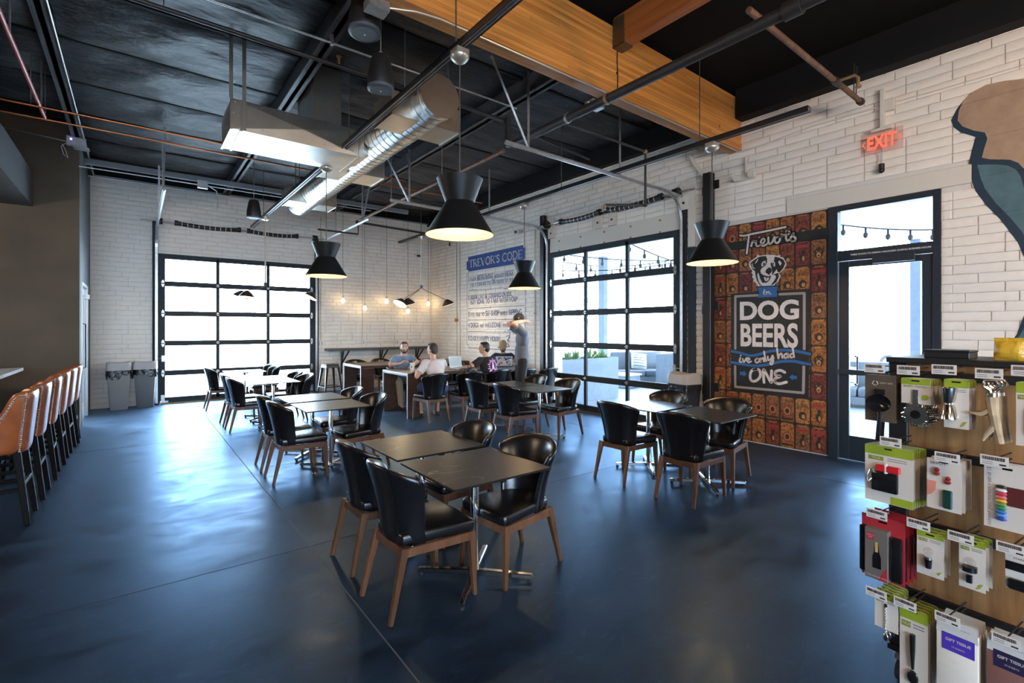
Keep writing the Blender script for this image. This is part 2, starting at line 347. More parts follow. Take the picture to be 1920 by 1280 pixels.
# glued laminated girder: each lamination its own board
def wood(name, c1, c2, sc=(1.2, 14, 14), rough=.42, coords='Object'):
    m = bpy.data.materials.new(name); m.use_nodes = True; nt = m.node_tree; N = nt.nodes; L = nt.links; b = N['Principled BSDF']; b.inputs['Roughness'].default_value = rough
    tc = N.new('ShaderNodeTexCoord'); mp = N.new('ShaderNodeMapping'); mp.inputs['Scale'].default_value = sc; L.new(tc.outputs[coords], mp.inputs[0])
    oi = N.new('ShaderNodeObjectInfo'); ad = N.new('ShaderNodeVectorMath'); ad.operation = 'ADD'; L.new(mp.outputs[0], ad.inputs[0])
    mu = N.new('ShaderNodeVectorMath'); mu.operation = 'SCALE'; mu.inputs[3].default_value = 37; L.new(oi.outputs['Random'], mu.inputs[0]); L.new(mu.outputs[0], ad.inputs[1])
    n = N.new('ShaderNodeTexNoise'); n.inputs['Scale'].default_value = 2.2; n.inputs['Detail'].default_value = 7; n.inputs['Roughness'].default_value = .6; n.inputs['Distortion'].default_value = .6; L.new(ad.outputs[0], n.inputs[0])
    cr = N.new('ShaderNodeValToRGB'); cr.color_ramp.elements[0].color = (*c1, 1); cr.color_ramp.elements[1].color = (*c2, 1); cr.color_ramp.elements[0].position = .32; cr.color_ramp.elements[1].position = .68
    L.new(n.outputs[0], cr.inputs[0])
    hs = N.new('ShaderNodeHueSaturation'); mr = N.new('ShaderNodeMapRange'); mr.inputs[3].default_value = .78; mr.inputs[4].default_value = 1.18; L.new(oi.outputs['Random'], mr.inputs[0]); L.new(mr.outputs[0], hs.inputs['Value'])
    L.new(cr.outputs[0], hs.inputs['Color']); L.new(hs.outputs[0], b.inputs['Base Color'])
    bp = N.new('ShaderNodeBump'); bp.inputs['Strength'].default_value = .12; bp.inputs['Distance'].default_value = .01; L.new(n.outputs[0], bp.inputs['Height']); L.new(bp.outputs[0], b.inputs['Normal'])
    MATS[name] = m; return m
M_glu = wood('honey_glulam', (.44, .15, .026), (.68, .29, .07), (.35, 9, 9))
GY0, GY1, GZ0 = 3.575, 3.748, 4.262
gl = thing('glulam_girder', 'honey coloured glued laminated timber girder spanning to the block wall', 'girder', (0, GY0, GZ0))
nl = 19; lh = .0395
for i in range(nl):
    cuts = sorted([-8.9, XR-.001]+[random.uniform(-8, 6.5) for _ in range(3)])
    for a, b in zip(cuts[:-1], cuts[1:]):
        if b-a < .05: continue
        obj('lamination', MB().span((a+.0004, random.uniform(0, .0012), i*lh), (b-.0004, GY1-GY0, (i+1)*lh-.0012)), M_glu, gl)
M_pur = wood('red_brown_timber', (.26, .07, .016), (.42, .14, .036), (9, .5, 9))
wp = thing('timber_purlin', 'red-brown timber purlin hung from the laminated girder', 'purlin', (4.2, 0, 4.77))
obj('plank', MB().span((0, YN, 0), (.13, GY0-.004, .33)), M_pur, wp, bevel=.004)
M_hang = mat('dull_bronze_steel', (.16, .11, .06), .45, .7)
mb = MB(); mb.span((-.012, GY0-.16, -.012), (0-.001, GY0-.005, .30)); mb.span((.131, GY0-.16, -.012), (.142, GY0-.005, .30)); mb.span((-.012, GY0-.16, -.014), (.142, GY0-.005, -.002))
obj('beam_hanger', mb, M_hang, wp)
# ================================================================== DOORS
M_alu = mat('dark_anodised_aluminium', (.026, .034, .042), .6, 0., spec=.2)
M_galv = mat('galvanised_steel', (.52, .53, .54), .34, .85, noise=.15, nscale=20)
M_blk = mat('satin_black_metal', (.012, .012, .013), .38)
M_white = mat('white_plastic', (.75, .75, .74), .45)
M_chrome = mat('chrome', (.78, .76, .72), .12, 1.)
M_rubber = mat('black_rubber', (.01, .01, .01), .75)
MG = glass_mat('window_glass', (.97, .985, .98))
M_bolt = mat('bronze_bolt', (.30, .20, .09), .5, .5)
def sectional_door(name, L, W, HT, label):
    """L(u, d, z): u along the wall, d into the room"""
    root = tag(obj(name, None, None), label, kind='structure')
    def bx(nm, a, b, m, par=root, bev=.004): return obj(nm, MB().span(L(*a), L(*b)), m, par, bevel=bev)
    rows = [.02+i*(HT+.015)/5 for i in range(6)]; colx = [0, W/3+.01, 2*W/3+.005, W]
    sw = .045
    for r in range(5):
        z0, z1 = rows[r], rows[r+1]-.0006
        for a in (-.035, W-.085): bx('stile', (a, .012, z0), (a+.12, .07, z1), M_alu)
        for c in (1, 2): bx('mullion', (colx[c]-.034, .02, z0+.04), (colx[c]+.034, .07, z1-.04), M_alu)
        bh = .12 if r == 0 else .056; th = .11 if r == 4 else .056
        bx('rail', (.085, .012, z0), (W-.085, .07, z0+bh), M_alu, bev=.0015); bx('rail', (.085, .012, z1-th), (W-.085, .07, z1), M_alu, bev=.0015)
        for c in range(3):
            a = colx[c]+(.085 if c == 0 else .034); b = colx[c+1]-(.085 if c == 2 else .034)
            bx('pane', (a, .043, z0+bh), (b, .047, z1-th), MG, bev=0)
        if r:
            for u in (.045, W-.045):
                mb = MB(); p = L(u, .074, z0); 
                dd = Vector(L(u+.03, .074, z0))-Vector(p); ez = Vector((0, 0, 1))
                nn = Vector(L(u, .075, z0))-Vector(p)
                ex = dd.normalized() if dd.cross(ez).dot(nn) > 0 else -dd.normalized()
                for s in (-1, 1):
                    mb.prism([(-.028, s*.012), (.028, s*.012), (.022, s*.05), (0, s*.085), (-.022, s*.05)], p, ex, ez, .006)
                mb.cyl(L(u-.03, .085, z0), L(u+.03, .085, z0), .011, n=8); obj('hinge', mb, M_galv, root)
            for c in (1, 2):
                mb = MB().cyl(L(colx[c]-.035, .078, z0), L(colx[c]+.035, .078, z0), .012, n=8); mb.span(L(colx[c]-.02, .07, z0-.03), L(colx[c]+.02, .075, z0+.03)); obj('hinge', mb, M_galv, root)
    # lock box, bottom bracket, floor seal
    obj('lock', MB().span(L(.02, .07, .93), L(.075, .10, 1.06)).cyl(L(-.06, .09, 1.0), L(.11, .09, 1.0), .007, n=8), M_galv, root)
    for u in (.0, W-.085): obj('bottom_bracket', MB().span(L(u+.01, .07, .06), L(u+.075, .082, .2)).span(L(u-.01, .07, .03), L(u+.14 if u < 1 else u-.06, .08, .07)), M_galv, root)
    obj('floor_seal', MB().span(L(0, .015, 0), L(W, .075, .024)), M_bolt, root)
    # jambs, vertical and curved tracks
    for u, s in ((-.07, -1), (W+.07, 1)):
        bx('jamb_post', (u-.07 if s < 0 else u-.03, .004, 0), (u+.03 if s < 0 else u+.07, .05, HT+.75), M_alu)
        mb = MB(); R = .42; zt = HT+.16; pts = [Vector(L(u, .085, .03)), Vector(L(u, .085, zt))]
        for k in range(1, 9):
            a = k/8*PI/2; pts.append(Vector(L(u, .085+R*(1-math.cos(a)), zt+R*math.sin(a))))
        pts.append(Vector(L(u, 3.65, zt+R+.02)))
        for p, q in zip(pts[:-1], pts[1:]): mb.bar(p, q, .05, .022, up=(Vector(L(1, 0, 0))-Vector(L(0, 0, 0))))
        for p, q in zip(pts[:-1], pts[1:]): mb.bar(p+Vector((0, 0, 0)), q, .012, .05, up=(Vector(L(1, 0, 0))-Vector(L(0, 0, 0))))
        obj('door_track', mb, M_galv, root, bevel=.002)
        mb = MB()     # perforated angle hangers up to the roof
        for d, lean in ((3.3, 0), (3.3, .55), (1.6, 0)):
            a, b = Vector(L(u, d, zt+R+.03)), Vector(L(u+.0, d+lean, ZB+.02)); mb.bar(a, b, .035, .004); mb.bar(a, b, .004, .035)
        obj('track_hanger', mb, M_galv, root)
        obj('angle_brace', MB().bar(L(u, .06, zt+R-.02), L(u, .55, zt+R+.0), .035, .035), M_galv, root)
    # torsion shaft, drums, springs
    zs = HT+.62 if W < 3.15 else HT+.72; d = .14
    obj('torsion_shaft', MB().cyl(L(-.35, d, zs), L(W+.35, d, zs), .013, n=10), M_galv, root)
    for u in (-.02, W+.02): obj('cable_drum', MB().cyl(L(u-.05, d, zs), L(u+.0, d, zs), .075, n=16).cyl(L(u, d, zs), L(u+.02, d, zs), .04, n=12).cyl(L(u+.02, d, zs), L(u+.055, d, zs), .068, n=16), M_blk, root, smooth=True)
    for a, b in ((.28, W*.47), (W*.53, W-.42)):
        mb = MB(); n = int((b-a)/.042); pts = []; sag = .035
        for k in range(n*4+1):
            f = k/(n*4); pts.append(Vector(L(a+(b-a)*f, d+.052*math.cos(k*PI/2), zs-sag*4*f*(1-f)+.052*math.sin(k*PI/2))))
        core = MB().tube([L(a+(b-a)*k/12, d, zs-sag*4*(k/12)*(1-k/12)) for k in range(13)], .047, 12)
        sp = obj('torsion_spring', core, M_blk, root, smooth=True)
        mb = MB()
        for k in range(1, int((b-a)/.105)):
            f = k*.105/(b-a); zc = zs-sag*4*f*(1-f); mb.cyl(L(a+(b-a)*f-.006, d, zc), L(a+(b-a)*f+.006, d, zc), .0485, n=14)
        obj('spring_mark', mb, M_white, sp)
        for u in (a, b): obj('spring_collar', MB().cyl(L(u-.03, d, zs), L(u+.03, d, zs), .058, n=14), M_blk, root)
    return root
door_back = sectional_door('door_1', lambda u, d, z: (DL_X0+u, YB-d, z), DL_X1-DL_X0, DL_Z, 'glazed sectional overhead door in the far end wall')
door_right = sectional_door('door_2', lambda u, d, z: (XR-d, DR_Y0+u, z), DR_Y1-DR_Y0, DR_Z, 'glazed sectional overhead door opening onto the patio')
# painted timber lintel with bolts over the patio door, and spring blocks
M_lint = mat('cream_painted_timber', (.62, .57, .50), .6)
lin = tag(obj('trim_1', MB().span((XR-.05, DR_Y0-.05, DR_Z+.01), (XR, DR_Y1+.02, DR_Z+.33)), M_lint, bevel=.004), 'cream painted lintel board with bolts over the patio door', kind='structure')
for i in range(5):
    y = DR_Y0+.35+i*.62
    for z in (DR_Z+.05, DR_Z+.25): obj('bolt', MB().cyl((XR-.06, y, z), (XR-.045, y, z), .018, n=8), M_bolt, lin)
for y in (DR_Y0+1.40, DR_Y0+1.75, DR_Y1-.02, DR_Y0-.1):
    b_ = tag(obj('trim_2', MB().span((XR-.06, y-.09, DR_Z+.34), (XR-.002, y+.09, 4.0)), M_lint, bevel=.004), kind='structure')
    obj('bolt', MB().cyl((XR-.07, y, 3.68), (XR-.058, y, 3.68), .02, n=8), M_blk, b_)
tag(obj('trim_3', MB().span((XR-.025, ED_Y0-.25, ED_Z+.005), (XR-.002, ED_Y1+.5, ED_Z+.205)), M_lint, bevel=.003), 'smooth cream lintel over the exit door', kind='structure')
# painted steel casing at the near jamb of the patio door
tag(obj('trim_4', MB().span((XR-.05, DR_Y0-.30, 0), (XR-.003, DR_Y0-.17, 2.95)), M_alu, bevel=.004), 'dark steel casing beside the patio door', kind='structure')
tag(obj('trim_5', MB().span((XR-.055, DR_Y0-.30, 2.96), (XR-.003, DR_Y0-.17, 4.05)), M_lint, bevel=.004), 'cream painted casing above the dark steel jamb', kind='structure')
# exit door
ed = tag(obj('door_3', None, None), 'black framed glazed exit door with transom light', kind='structure')
def edb(nm, y0, y1, z0, z1, x0=XR-.03, x1=XR+.09, m=M_alu, bev=.004, par=ed): return obj(nm, MB().span((x0, y0, z0), (x1, y1, z1)), m, par, bevel=bev)
M_edk = mat('black_door_frame', (.016, .024, .034), .4)
edb('jamb', ED_Y0, ED_Y0+.07, 0, ED_Z, m=M_edk); edb('jamb', ED_Y1-.11, ED_Y1, 0, ED_Z, m=M_edk)
edb('head', ED_Y0+.07, ED_Y1-.11, ED_Z-.07, ED_Z, m=M_edk); hd = edb('transom_bar', ED_Y0+.07, ED_Y1-.11, 2.50, 2.63, m=M_edk)
edb('transom_pane', ED_Y0+.07, ED_Y1-.11, 2.63, ED_Z-.07, XR+.03, XR+.036, MG, 0)
lf = edb('door_leaf', ED_Y0+.07, ED_Y0+.17, .01, 2.495, XR-.0, XR+.05, M_edk)
for a in ((ED_Y1-.225, ED_Y1-.115, .01, 2.495), (ED_Y0+.17, ED_Y1-.225, .01, .31), (ED_Y0+.17, ED_Y1-.225, 2.42, 2.495)): edb('leaf_rail', *a, XR-.0, XR+.05, M_edk, par=ed)
edb('door_pane', ED_Y0+.17, ED_Y1-.225, .31, 2.42, XR+.022, XR+.028, MG, 0)
edb('push_bar', ED_Y0+.09, ED_Y1-.13, 1.075, 1.14, XR-.07, XR-.02, M_edk); 
edb('door_closer', ED_Y0+.22, ED_Y0+.62, 2.43, 2.52, XR-.09, XR-.031, M_edk)
obj('outside_pull', MB().tube([(XR+.05, 2.16, 1.3), (XR+.12, 2.16, 1.3), (XR+.12, 2.16, .95), (XR+.05, 2.16, .95)], .012), M_blk, ed)
mb = MB(); text_into(mb, 'THESE DOORS TO REMAIN UNLOCKED DURING BUSINESS HOURS', (XR-.0315, 1.80, 2.565), (0, -1, 0), (0, 0, 1), .026, offset=.0006)
obj('door_notice', mb, M_white, hd)
# glazed door in the left return wall
dl = tag(obj('door_4', None, None), 'narrow glazed metal door in the dark return wall', kind='structure')
M_fr = mat('brushed_door_frame', (.55, .57, .58), .35, .6)
for a in (((XL-.1, 11.0, 0), (XL+.02, 11.06, 2.45)), ((XL-.1, 12.19, 0), (XL+.02, 12.25, 2.45)), ((XL-.1, 11.06, 2.39), (XL+.02, 12.19, 2.45))): obj('frame', MB().span(*a), M_fr, dl, bevel=.003)
for a in (((XL-.06, 11.07, .01), (XL-.02, 11.2, 2.38)), ((XL-.06, 12.05, .01), (XL-.02, 12.18, 2.38)), ((XL-.06, 11.2, .01), (XL-.02, 12.05, .25)), ((XL-.06, 11.2, 2.25), (XL-.02, 12.05, 2.38))): obj('leaf_rail', MB().span(*a), M_fr, dl, bevel=.003)
obj('pane', MB().span((XL-.045, 11.2, .25), (XL-.04, 12.05, 2.25)), MG, dl)
obj('pull_handle', MB().tube([(XL-.02, 11.16, 1.75), (XL+.05, 11.16, 1.72), (XL+.05, 11.16, .98), (XL-.02, 11.16, .95)], .014), M_blk, dl, smooth=True)
obj('closer', MB().span((XL-.02, 11.95, 2.2), (XL+.05, 12.15, 2.28)), M_galv, dl)
tag(obj('wall_passage', MB().span((XL-1.6, 10.93, 0), (XL-1.5, YB, 3)), mat('pale_passage', (.6, .6, .58), .7)), 'pale wall of the passage behind the narrow door', kind='structure')
# steel post beside the mural
ps = thing('steel_post', 'tall black square steel post standing against the wall beside the mural', 'post', (XR-.085, 4.05, 0))
obj('shaft', MB().box((0, 0, 2.02), (.13, .13, 4.04)), M_blk, ps, bevel=.006)
for z in (.75, 2.0, 3.15, 3.86): [obj('mounting_lug', MB().box((.055, q, z-(.06 if q > 0 else 0)), (.02, .08, .13)), M_blk, ps, bevel=.003) for q in (-.1, .1)]
obj('base_plate', MB().box((0, 0, .008), (.16, .22, .016)), M_blk, ps)
ps2 = thing('steel_post', 'tall black steel post between the painted house rules and the patio door', 'post', (XR-.06, DR_Y1+.22, 0))
obj('shaft', MB().box((0, 0, 2.05), (.10, .12, 4.1)), M_blk, ps2, bevel=.006)
[obj('mounting_lug', MB().box((.03, -.09, q), (.02, .06, .12)), M_blk, ps2) for q in (3.85, 2.5)]

# ================================================================== TABLES AND CHAIRS
M_top = None
def stone_mat():
    m = bpy.data.materials.new('dark_veined_stone'); m.use_nodes = True; nt = m.node_tree; N = nt.nodes; L = nt.links; b = N['Principled BSDF']
    tc = N.new('ShaderNodeTexCoord'); oi = N.new('ShaderNodeObjectInfo'); sc = N.new('ShaderNodeVectorMath'); sc.operation = 'SCALE'; sc.inputs[3].default_value = 20; L.new(oi.outputs['Random'], sc.inputs[0])
    ad = N.new('ShaderNodeVectorMath'); L.new(tc.outputs['Object'], ad.inputs[0]); L.new(sc.outputs[0], ad.inputs[1])
    n = N.new('ShaderNodeTexNoise'); n.inputs['Scale'].default_value = 1.6; n.inputs['Detail'].default_value = 3; n.inputs['Distortion'].default_value = 1.2; L.new(ad.outputs[0], n.inputs[0])
    cr = N.new('ShaderNodeValToRGB'); e = cr.color_ramp.elements; e[0].position = .494; e[0].color = (0, 0, 0, 1); e[1].position = .5; e[1].color = (1, 1, 1, 1); e2 = e.new(.506); e2.color = (0, 0, 0, 1); L.new(n.outputs[0], cr.inputs[0])
    n2 = N.new('ShaderNodeTexNoise'); n2.inputs['Scale'].default_value = 4; L.new(ad.outputs[0], n2.inputs[0]); m1 = N.new('ShaderNodeMath'); m1.operation = 'MULTIPLY'; L.new(cr.outputs[0], m1.inputs[0])
    mr = N.new('ShaderNodeMapRange'); mr.inputs[1].default_value = .45; mr.inputs[2].default_value = .65; L.new(n2.outputs[0], mr.inputs[0]); L.new(mr.outputs[0], m1.inputs[1])
    mx = N.new('ShaderNodeMix'); mx.data_type = 'RGBA'; L.new(m1.outputs[0], mx.inputs[0]); mx.inputs[6].default_value = (.012, .011, .010, 1); mx.inputs[7].default_value = (.28, .25, .22, 1)
    L.new(mx.outputs[2], b.inputs['Base Color']); b.inputs['Roughness'].default_value = .33; b.inputs['Specular IOR Level'].default_value = .38; return m
M_stone = stone_mat()
M_leather = mat('black_leather', (.006, .006, .007), .27, bump=.05, bscale=160, spec=.55)
M_walnut = wood('walnut_leg', (.075, .031, .014), (.14, .062, .028), (8, 8, .8), .4)
TW, TD = .732, .70
def make_table(label):
    t = thing('cafe_table', label, 'table', group='square stone-topped cafe tables')
    obj('tabletop', MB().box((0, 0, .739), (TW, TD, .013)), M_stone, t, bevel=.002)
    obj('mounting_plate', MB().box((0, 0, .722), (.30, .30, .02)).box((0, .16, .722), (.03, .34, .018)).box((0, -.16, .722), (.03, .34, .018)), M_blk, t)
    obj('column', MB().box((0, 0, .38), (.045, .045, .69)), M_chrome, t, bevel=.006, seg=2)
    for k in range(4):
        a = PI/4+k*PI/2; c, s = math.cos(a), math.sin(a)
        am = obj('base_arm', MB().bar((.02*c, .02*s, .045), (.385*c, .385*s, .034), .038, .038, .034, .03), M_chrome, t, bevel=.004)
        obj('glide', MB().cyl((.365*c, .365*s, 0), (.365*c, .365*s, .02), .014, n=10), M_rubber, am)
    return t
def make_chair(label):
    t = thing('dining_chair', label, 'chair', group='black leather dining chairs')
    # seat pad (trapezoid with rounded front), wooden frame
    pad = [(-.20, -.165), (.25, -.238), (.278, -.205), (.285, 0), (.278, .205), (.25, .238), (-.20, .165)]
    mb = MB().prism(pad, (0, 0, .395), (1, 0, 0), (0, 1, 0), .072)
    obj('seat', mb, M_leather, t, bevel=.022, seg=3)
    fr = [(-.20, -.185), (.255, -.228), (.255, .228), (-.20, .185)]
    mb = MB()
    for i in range(4):
        a, b = Vector((*fr[i], .37)), Vector((*fr[(i+1) % 4], .37)); mb.bar(a, b, .022, .05)
    obj('seat_frame', mb, M_walnut, t, bevel=.003)
    for (x, y, dx, dy) in ((.24, .218, .022, .014), (.24, -.218, .022, -.014), (-.19, .178, -.095, .02), (-.19, -.178, -.095, -.02)):
        obj('leg', MB().bar((x, y, .398), (x+dx, y+dy, .0), .046, .046, .026, .026, up=(1, 0, 0)), M_walnut, t, bevel=.004)
    # wrap-around shell: flares outwards to the top
    nu, nv = 17, 8; A = math.radians(86)
    def surf(u, v, off):
        s = 2*u-1; a = s*A; w_ = .198+.030*v+.062*v**2.4-off; d = .165+.055*v**1.5-off*.4; x0 = -.215-.055*v-.05*v**2.2+off
        y = w_*math.sin(a)/math.sin(A); x = x0+d*(1-math.cos(a))**1.05
        return (x, y, .378+v*(.492-.085*abs(s)**2.0))
    mb = MB(); mb.grid(lambda u, v: surf(u, v, 0), nu, nv); n = nu*nv; mb.grid(lambda u, v: surf(u, v, .042 if v < .9 else .036), nu, nv)
    for f in range(len(mb.f)//2): mb.f[f] = mb.f[f][::-1]
    def at(i, j, k): return k*n+j*nu+i
    for i in range(nu-1):
        for j, fl_ in ((0, 0), (nv-1, 1)):
            q = (at(i, j, 0), at(i+1, j, 0), at(i+1, j, 1), at(i, j, 1)); mb.f.append(q[::-1] if fl_ == 0 else q); mb.m.append(0)
    for j in range(nv-1):
        for i, fl_ in ((0, 1), (nu-1, 0)):
            q = (at(i, j, 0), at(i, j+1, 0), at(i, j+1, 1), at(i, j, 1)); mb.f.append(q if fl_ == 0 else q[::-1]); mb.m.append(0)
    me = mb.mesh('backrest_raw'); bm = bmesh.new(); bm.from_mesh(me); bmesh.ops.recalc_face_normals(bm, faces=bm.faces); bm.to_mesh(me); bm.free()
    me = baked('backrest', me, [('SUBSURF', {'levels': 1})])
    b_ = obj('backrest', me, M_leather, t)
    for s in (-1, 1):
        pts = [Vector(surf(.5+s*.20, v/7, -.0015)) for v in range(8)]; obj('seam', MB().tube(pts, .0025, 5), M_leather, b_)
    return t
TABLES = {  # name: (x, y centres), phrase
 'A': ([(1.775, 2.69), (1.785, 3.46)], 'front table pair'),
 'B': ([(1.83, 5.86), (1.84, 6.66)], 'middle aisle table pair'),
 'C': ([(1.87, 9.10), (1.87, 9.86)], 'rear aisle table pair'),
 'D': ([(1.83, 11.62)], 'single table by the far door'),
 'E': ([(4.83, 5.54), (4.83, 6.27)], 'table pair beside the patio door'),
 'F': ([(4.785, 2.79), (4.81, 3.55)], 'table pair before the dog mural')}
tproto = None
for k, (pts, ph) in TABLES.items():
    for i, (x, y) in enumerate(pts):
        lab = ('square dark stone-topped cafe table, %s of the %s' % (('nearer one', 'farther one')[i], ph)) if len(pts) > 1 else 'square dark stone-topped cafe table, the '+ph
        if tproto is None: tproto = make_table(lab); tproto.location = (x, y, 0)
        else: dup(tproto, (x, y, 0), 0, lab)
cproto = None
def chair(x, y, deg, label):
    global cproto
    if cproto is None: cproto = make_chair(label); cproto.location = (x, y, 0); cproto.rotation_euler = (0, 0, math.radians(deg)); return cproto
    return dup(cproto, (x, y, 0), math.radians(deg), label)
CH_ = {'A': [(1.395, 2.745, 2, 'nearer'), (1.42, 3.40, 1, 'farther'), (2.085, 2.69, 184, 'nearer'), (2.085, 3.42, 180, 'farther')],
 'B': [(1.425, 5.76, 1, 'nearer'), (1.43, 6.36, -2, 'farther'), (2.13, 5.72, 182, 'nearer'), (2.13, 6.50, 178, 'farther')],
 'C': [(1.45, 8.96, 2, 'nearer'), (1.45, 9.62, 0, 'farther'), (2.17, 8.92, 183, 'nearer'), (2.17, 9.62, 180, 'farther')],
 'D': [(1.40, 11.60, 0, 'only'), (2.20, 11.45, 180, 'nearer'), (2.25, 12.10, 183, 'farther')],
 'E': [(4.40, 5.62, 2, 'nearer'), (4.42, 6.40, 0, 'farther'), (5.23, 5.50, 180, 'nearer'), (5.22, 6.28, 178, 'farther')],
 'F': [(4.30, 2.70, 4, 'nearer'), (4.32, 3.50, 2, 'farther'), (5.12, 2.82, 186, 'nearer'), (5.16, 3.62, 180, 'farther')]}
for k, lst in CH_.items():
    for x, y, d, w_ in lst:
        side = ('bar side' if d < 90 else 'patio side') if k not in 'D' else ('bar side' if d < 90 else 'patio side')
        chair(x, y, d, 'black leather chair, %s on %s of the %s' % (w_, side, TABLES[k][1]))
# ================================================================== COMMUNITY TABLES, BAR, STOOLS, BINS
M_dkwood = wood('dark_brown_wood', (.035, .016, .009), (.075, .034, .018), (2, 12, 12), .38)
M_edge = mat('pale_metal_edging', (.42, .40, .37), .5, .3)
def community_table(x0, x1, y0, y1, label):
    h = .825; t = thing('community_table', label, 'table', (x0, (y0+y1)/2, 0), 0, 'dark wood community tables'); W = x1-x0; D = (y1-y0)/2
    tp = obj('tabletop', MB().span((.004, -D, h-.06), (W-.004, D, h)), M_dkwood, t, bevel=.003)
    for xa, xb in ((.004, .30), (W-.30, W-.004)):
        for s in (-1, 1): obj('leg_panel', MB().span((xa, s*D, 0), (xb, s*(D-.055), h-.062)), M_dkwood, t, bevel=.003)
    for xe in (0, W):
        obj('edge_strip', MB().span((xe-.003, -D, h-.03), (xe+.003, D, h-.0)), M_edge, t)
        for s in (-1, 1): obj('edge_strip', MB().span((xe-.003, s*D, 0), (xe+.003, s*(D-.022), h-.031)), M_edge, t)
    return t
community_table(3.93, 6.62, 8.17, 9.30, 'long dark wood community table where the seated men work on laptops')
community_table(3.92, 6.75, 10.47, 11.60, 'empty long dark wood community table behind the seated men')
for x, y, d, lb in ((4.22, 7.80, 91, 'black leather chair under the man in the white t-shirt'), (4.95, 7.78, 84, 'black leather chair with a black backpack standing on it'),
        (5.60, 7.80, 92, 'black leather chair under the man in the black t-shirt'), (6.17, 7.66, 76, 'black leather chair at the community table beside the standing man'),
        (6.70, 7.58, 100, 'empty black leather chair at the community table close to the patio door'),
        (4.50, 9.62, 270, 'black leather chair under the man in the grey-blue shirt'), (5.55, 9.58, 268, 'empty black leather chair on the far side of the laptop table'),
        (6.78, 9.05, 228, 'black leather chair under the man in the tan cap'),
        (4.62, 10.22, 88, 'black leather chair at the empty community table, its back to the room'), (4.40, 11.95, 270, 'black leather chair by the wall, first behind the empty community table'),
        (5.06, 11.95, 271, 'black leather chair by the wall, second behind the empty community table'), (6.05, 10.18, 84, 'black leather chair at the empty table behind the backpack chair'),
        (5.95, 11.93, 268, 'black leather chair by the wall in the room corner')):
    chair(x, y, d, lb)
# ---- long wall counter with forked brackets
M_cnt = mat('charcoal_counter', (.06, .058, .055), .5, noise=.2)
wc = thing('wall_counter', 'long charcoal drink counter fixed to the far wall under the hanging bulbs', 'counter', (3.92, YB-.2, 1.06))
obj('counter_board', MB().span((0, -.17, 0), (3.05, .17, .065)), M_cnt, wc, bevel=.004)
for u in (.42, 1.5, 2.6):
    obj('bracket', MB().bar((u, .1, -.62), (u, .1, -.001), .035).bar((u, .1, -.36), (u+.13, -.12, -.001), .03).bar((u, .1, -.36), (u-.02, -.12, -.001), .03), M_blk, wc)
# ---- pressed steel stool
M_gun = mat('gunmetal', (.05, .06, .07), .35, .7)
def metal_stool(x, y, label):
    t = thing('metal_stool', label, 'stool', (x, y, 0), .12); S = .155; B = .225; h = .76
    obj('seat', MB().box((0, 0, h-.012), (.32, .32, .024)), M_gun, t, bevel=.012, seg=2)
    obj('skirt', MB().hexa([(-S-.015, -S-.015, h-.09), (S+.015, -S-.015, h-.09), (S+.015, S+.015, h-.09), (-S-.015, S+.015, h-.09), (-S, -S, h-.025), (S, -S, h-.025), (S, S, h-.025), (-S, S, h-.025)]), M_gun, t, bevel=.006)
    for a in (-1, 1):
        for b in (-1, 1): obj('leg', MB().bar((a*S*.9, b*S*.9, h-.09), (a*B, b*B, 0), .06, .06, .026, .026), M_gun, t, bevel=.005)
    q = S+(B-S)*.72
    for a, b in (((-q, -q), (q, -q)), ((q, -q), (q, q)), ((q, q), (-q, q)), ((-q, q), (-q, -q))): obj('footrest', MB().bar((*a, .2), (*b, .2), .022, .022), M_gun, t)
metal_stool(3.86, 12.42, 'gunmetal pressed-steel bar stool under the end of the wall counter')
# ---- bar with stone top
M_quartz = mat('pale_quartz', (.62, .63, .64), .25)
br = thing('bar_counter', 'bar with a pale stone top along the dark wall side', 'bar', (-1.3, 10.05, 0))
obj('countertop', MB().span((-.75, -9, 1.03), (0, 0, 1.075)), M_quartz, br, bevel=.004)
obj('front_panel', MB().span((-.72, -8.9, .10), (-.26, -.03, 1.029)), mat('black_bar_front', (.018, .018, .02), .5), br)
obj('plinth', MB().span((-.7, -8.9, 0), (-.30, -.03, .098)), M_walnut, br)
obj('foot_rail', MB().cyl((-.14, -8.9, .2), (-.14, -.1, .2), .022, n=12), mat('brass_foot_rail', (.45, .26, .10), .3, .9), br, smooth=True)
for y in (-.4, -2.4, -4.4): obj('rail_bracket', MB().bar((-.14, y, .18), (-.262, y, .18), .03), M_blk, br)
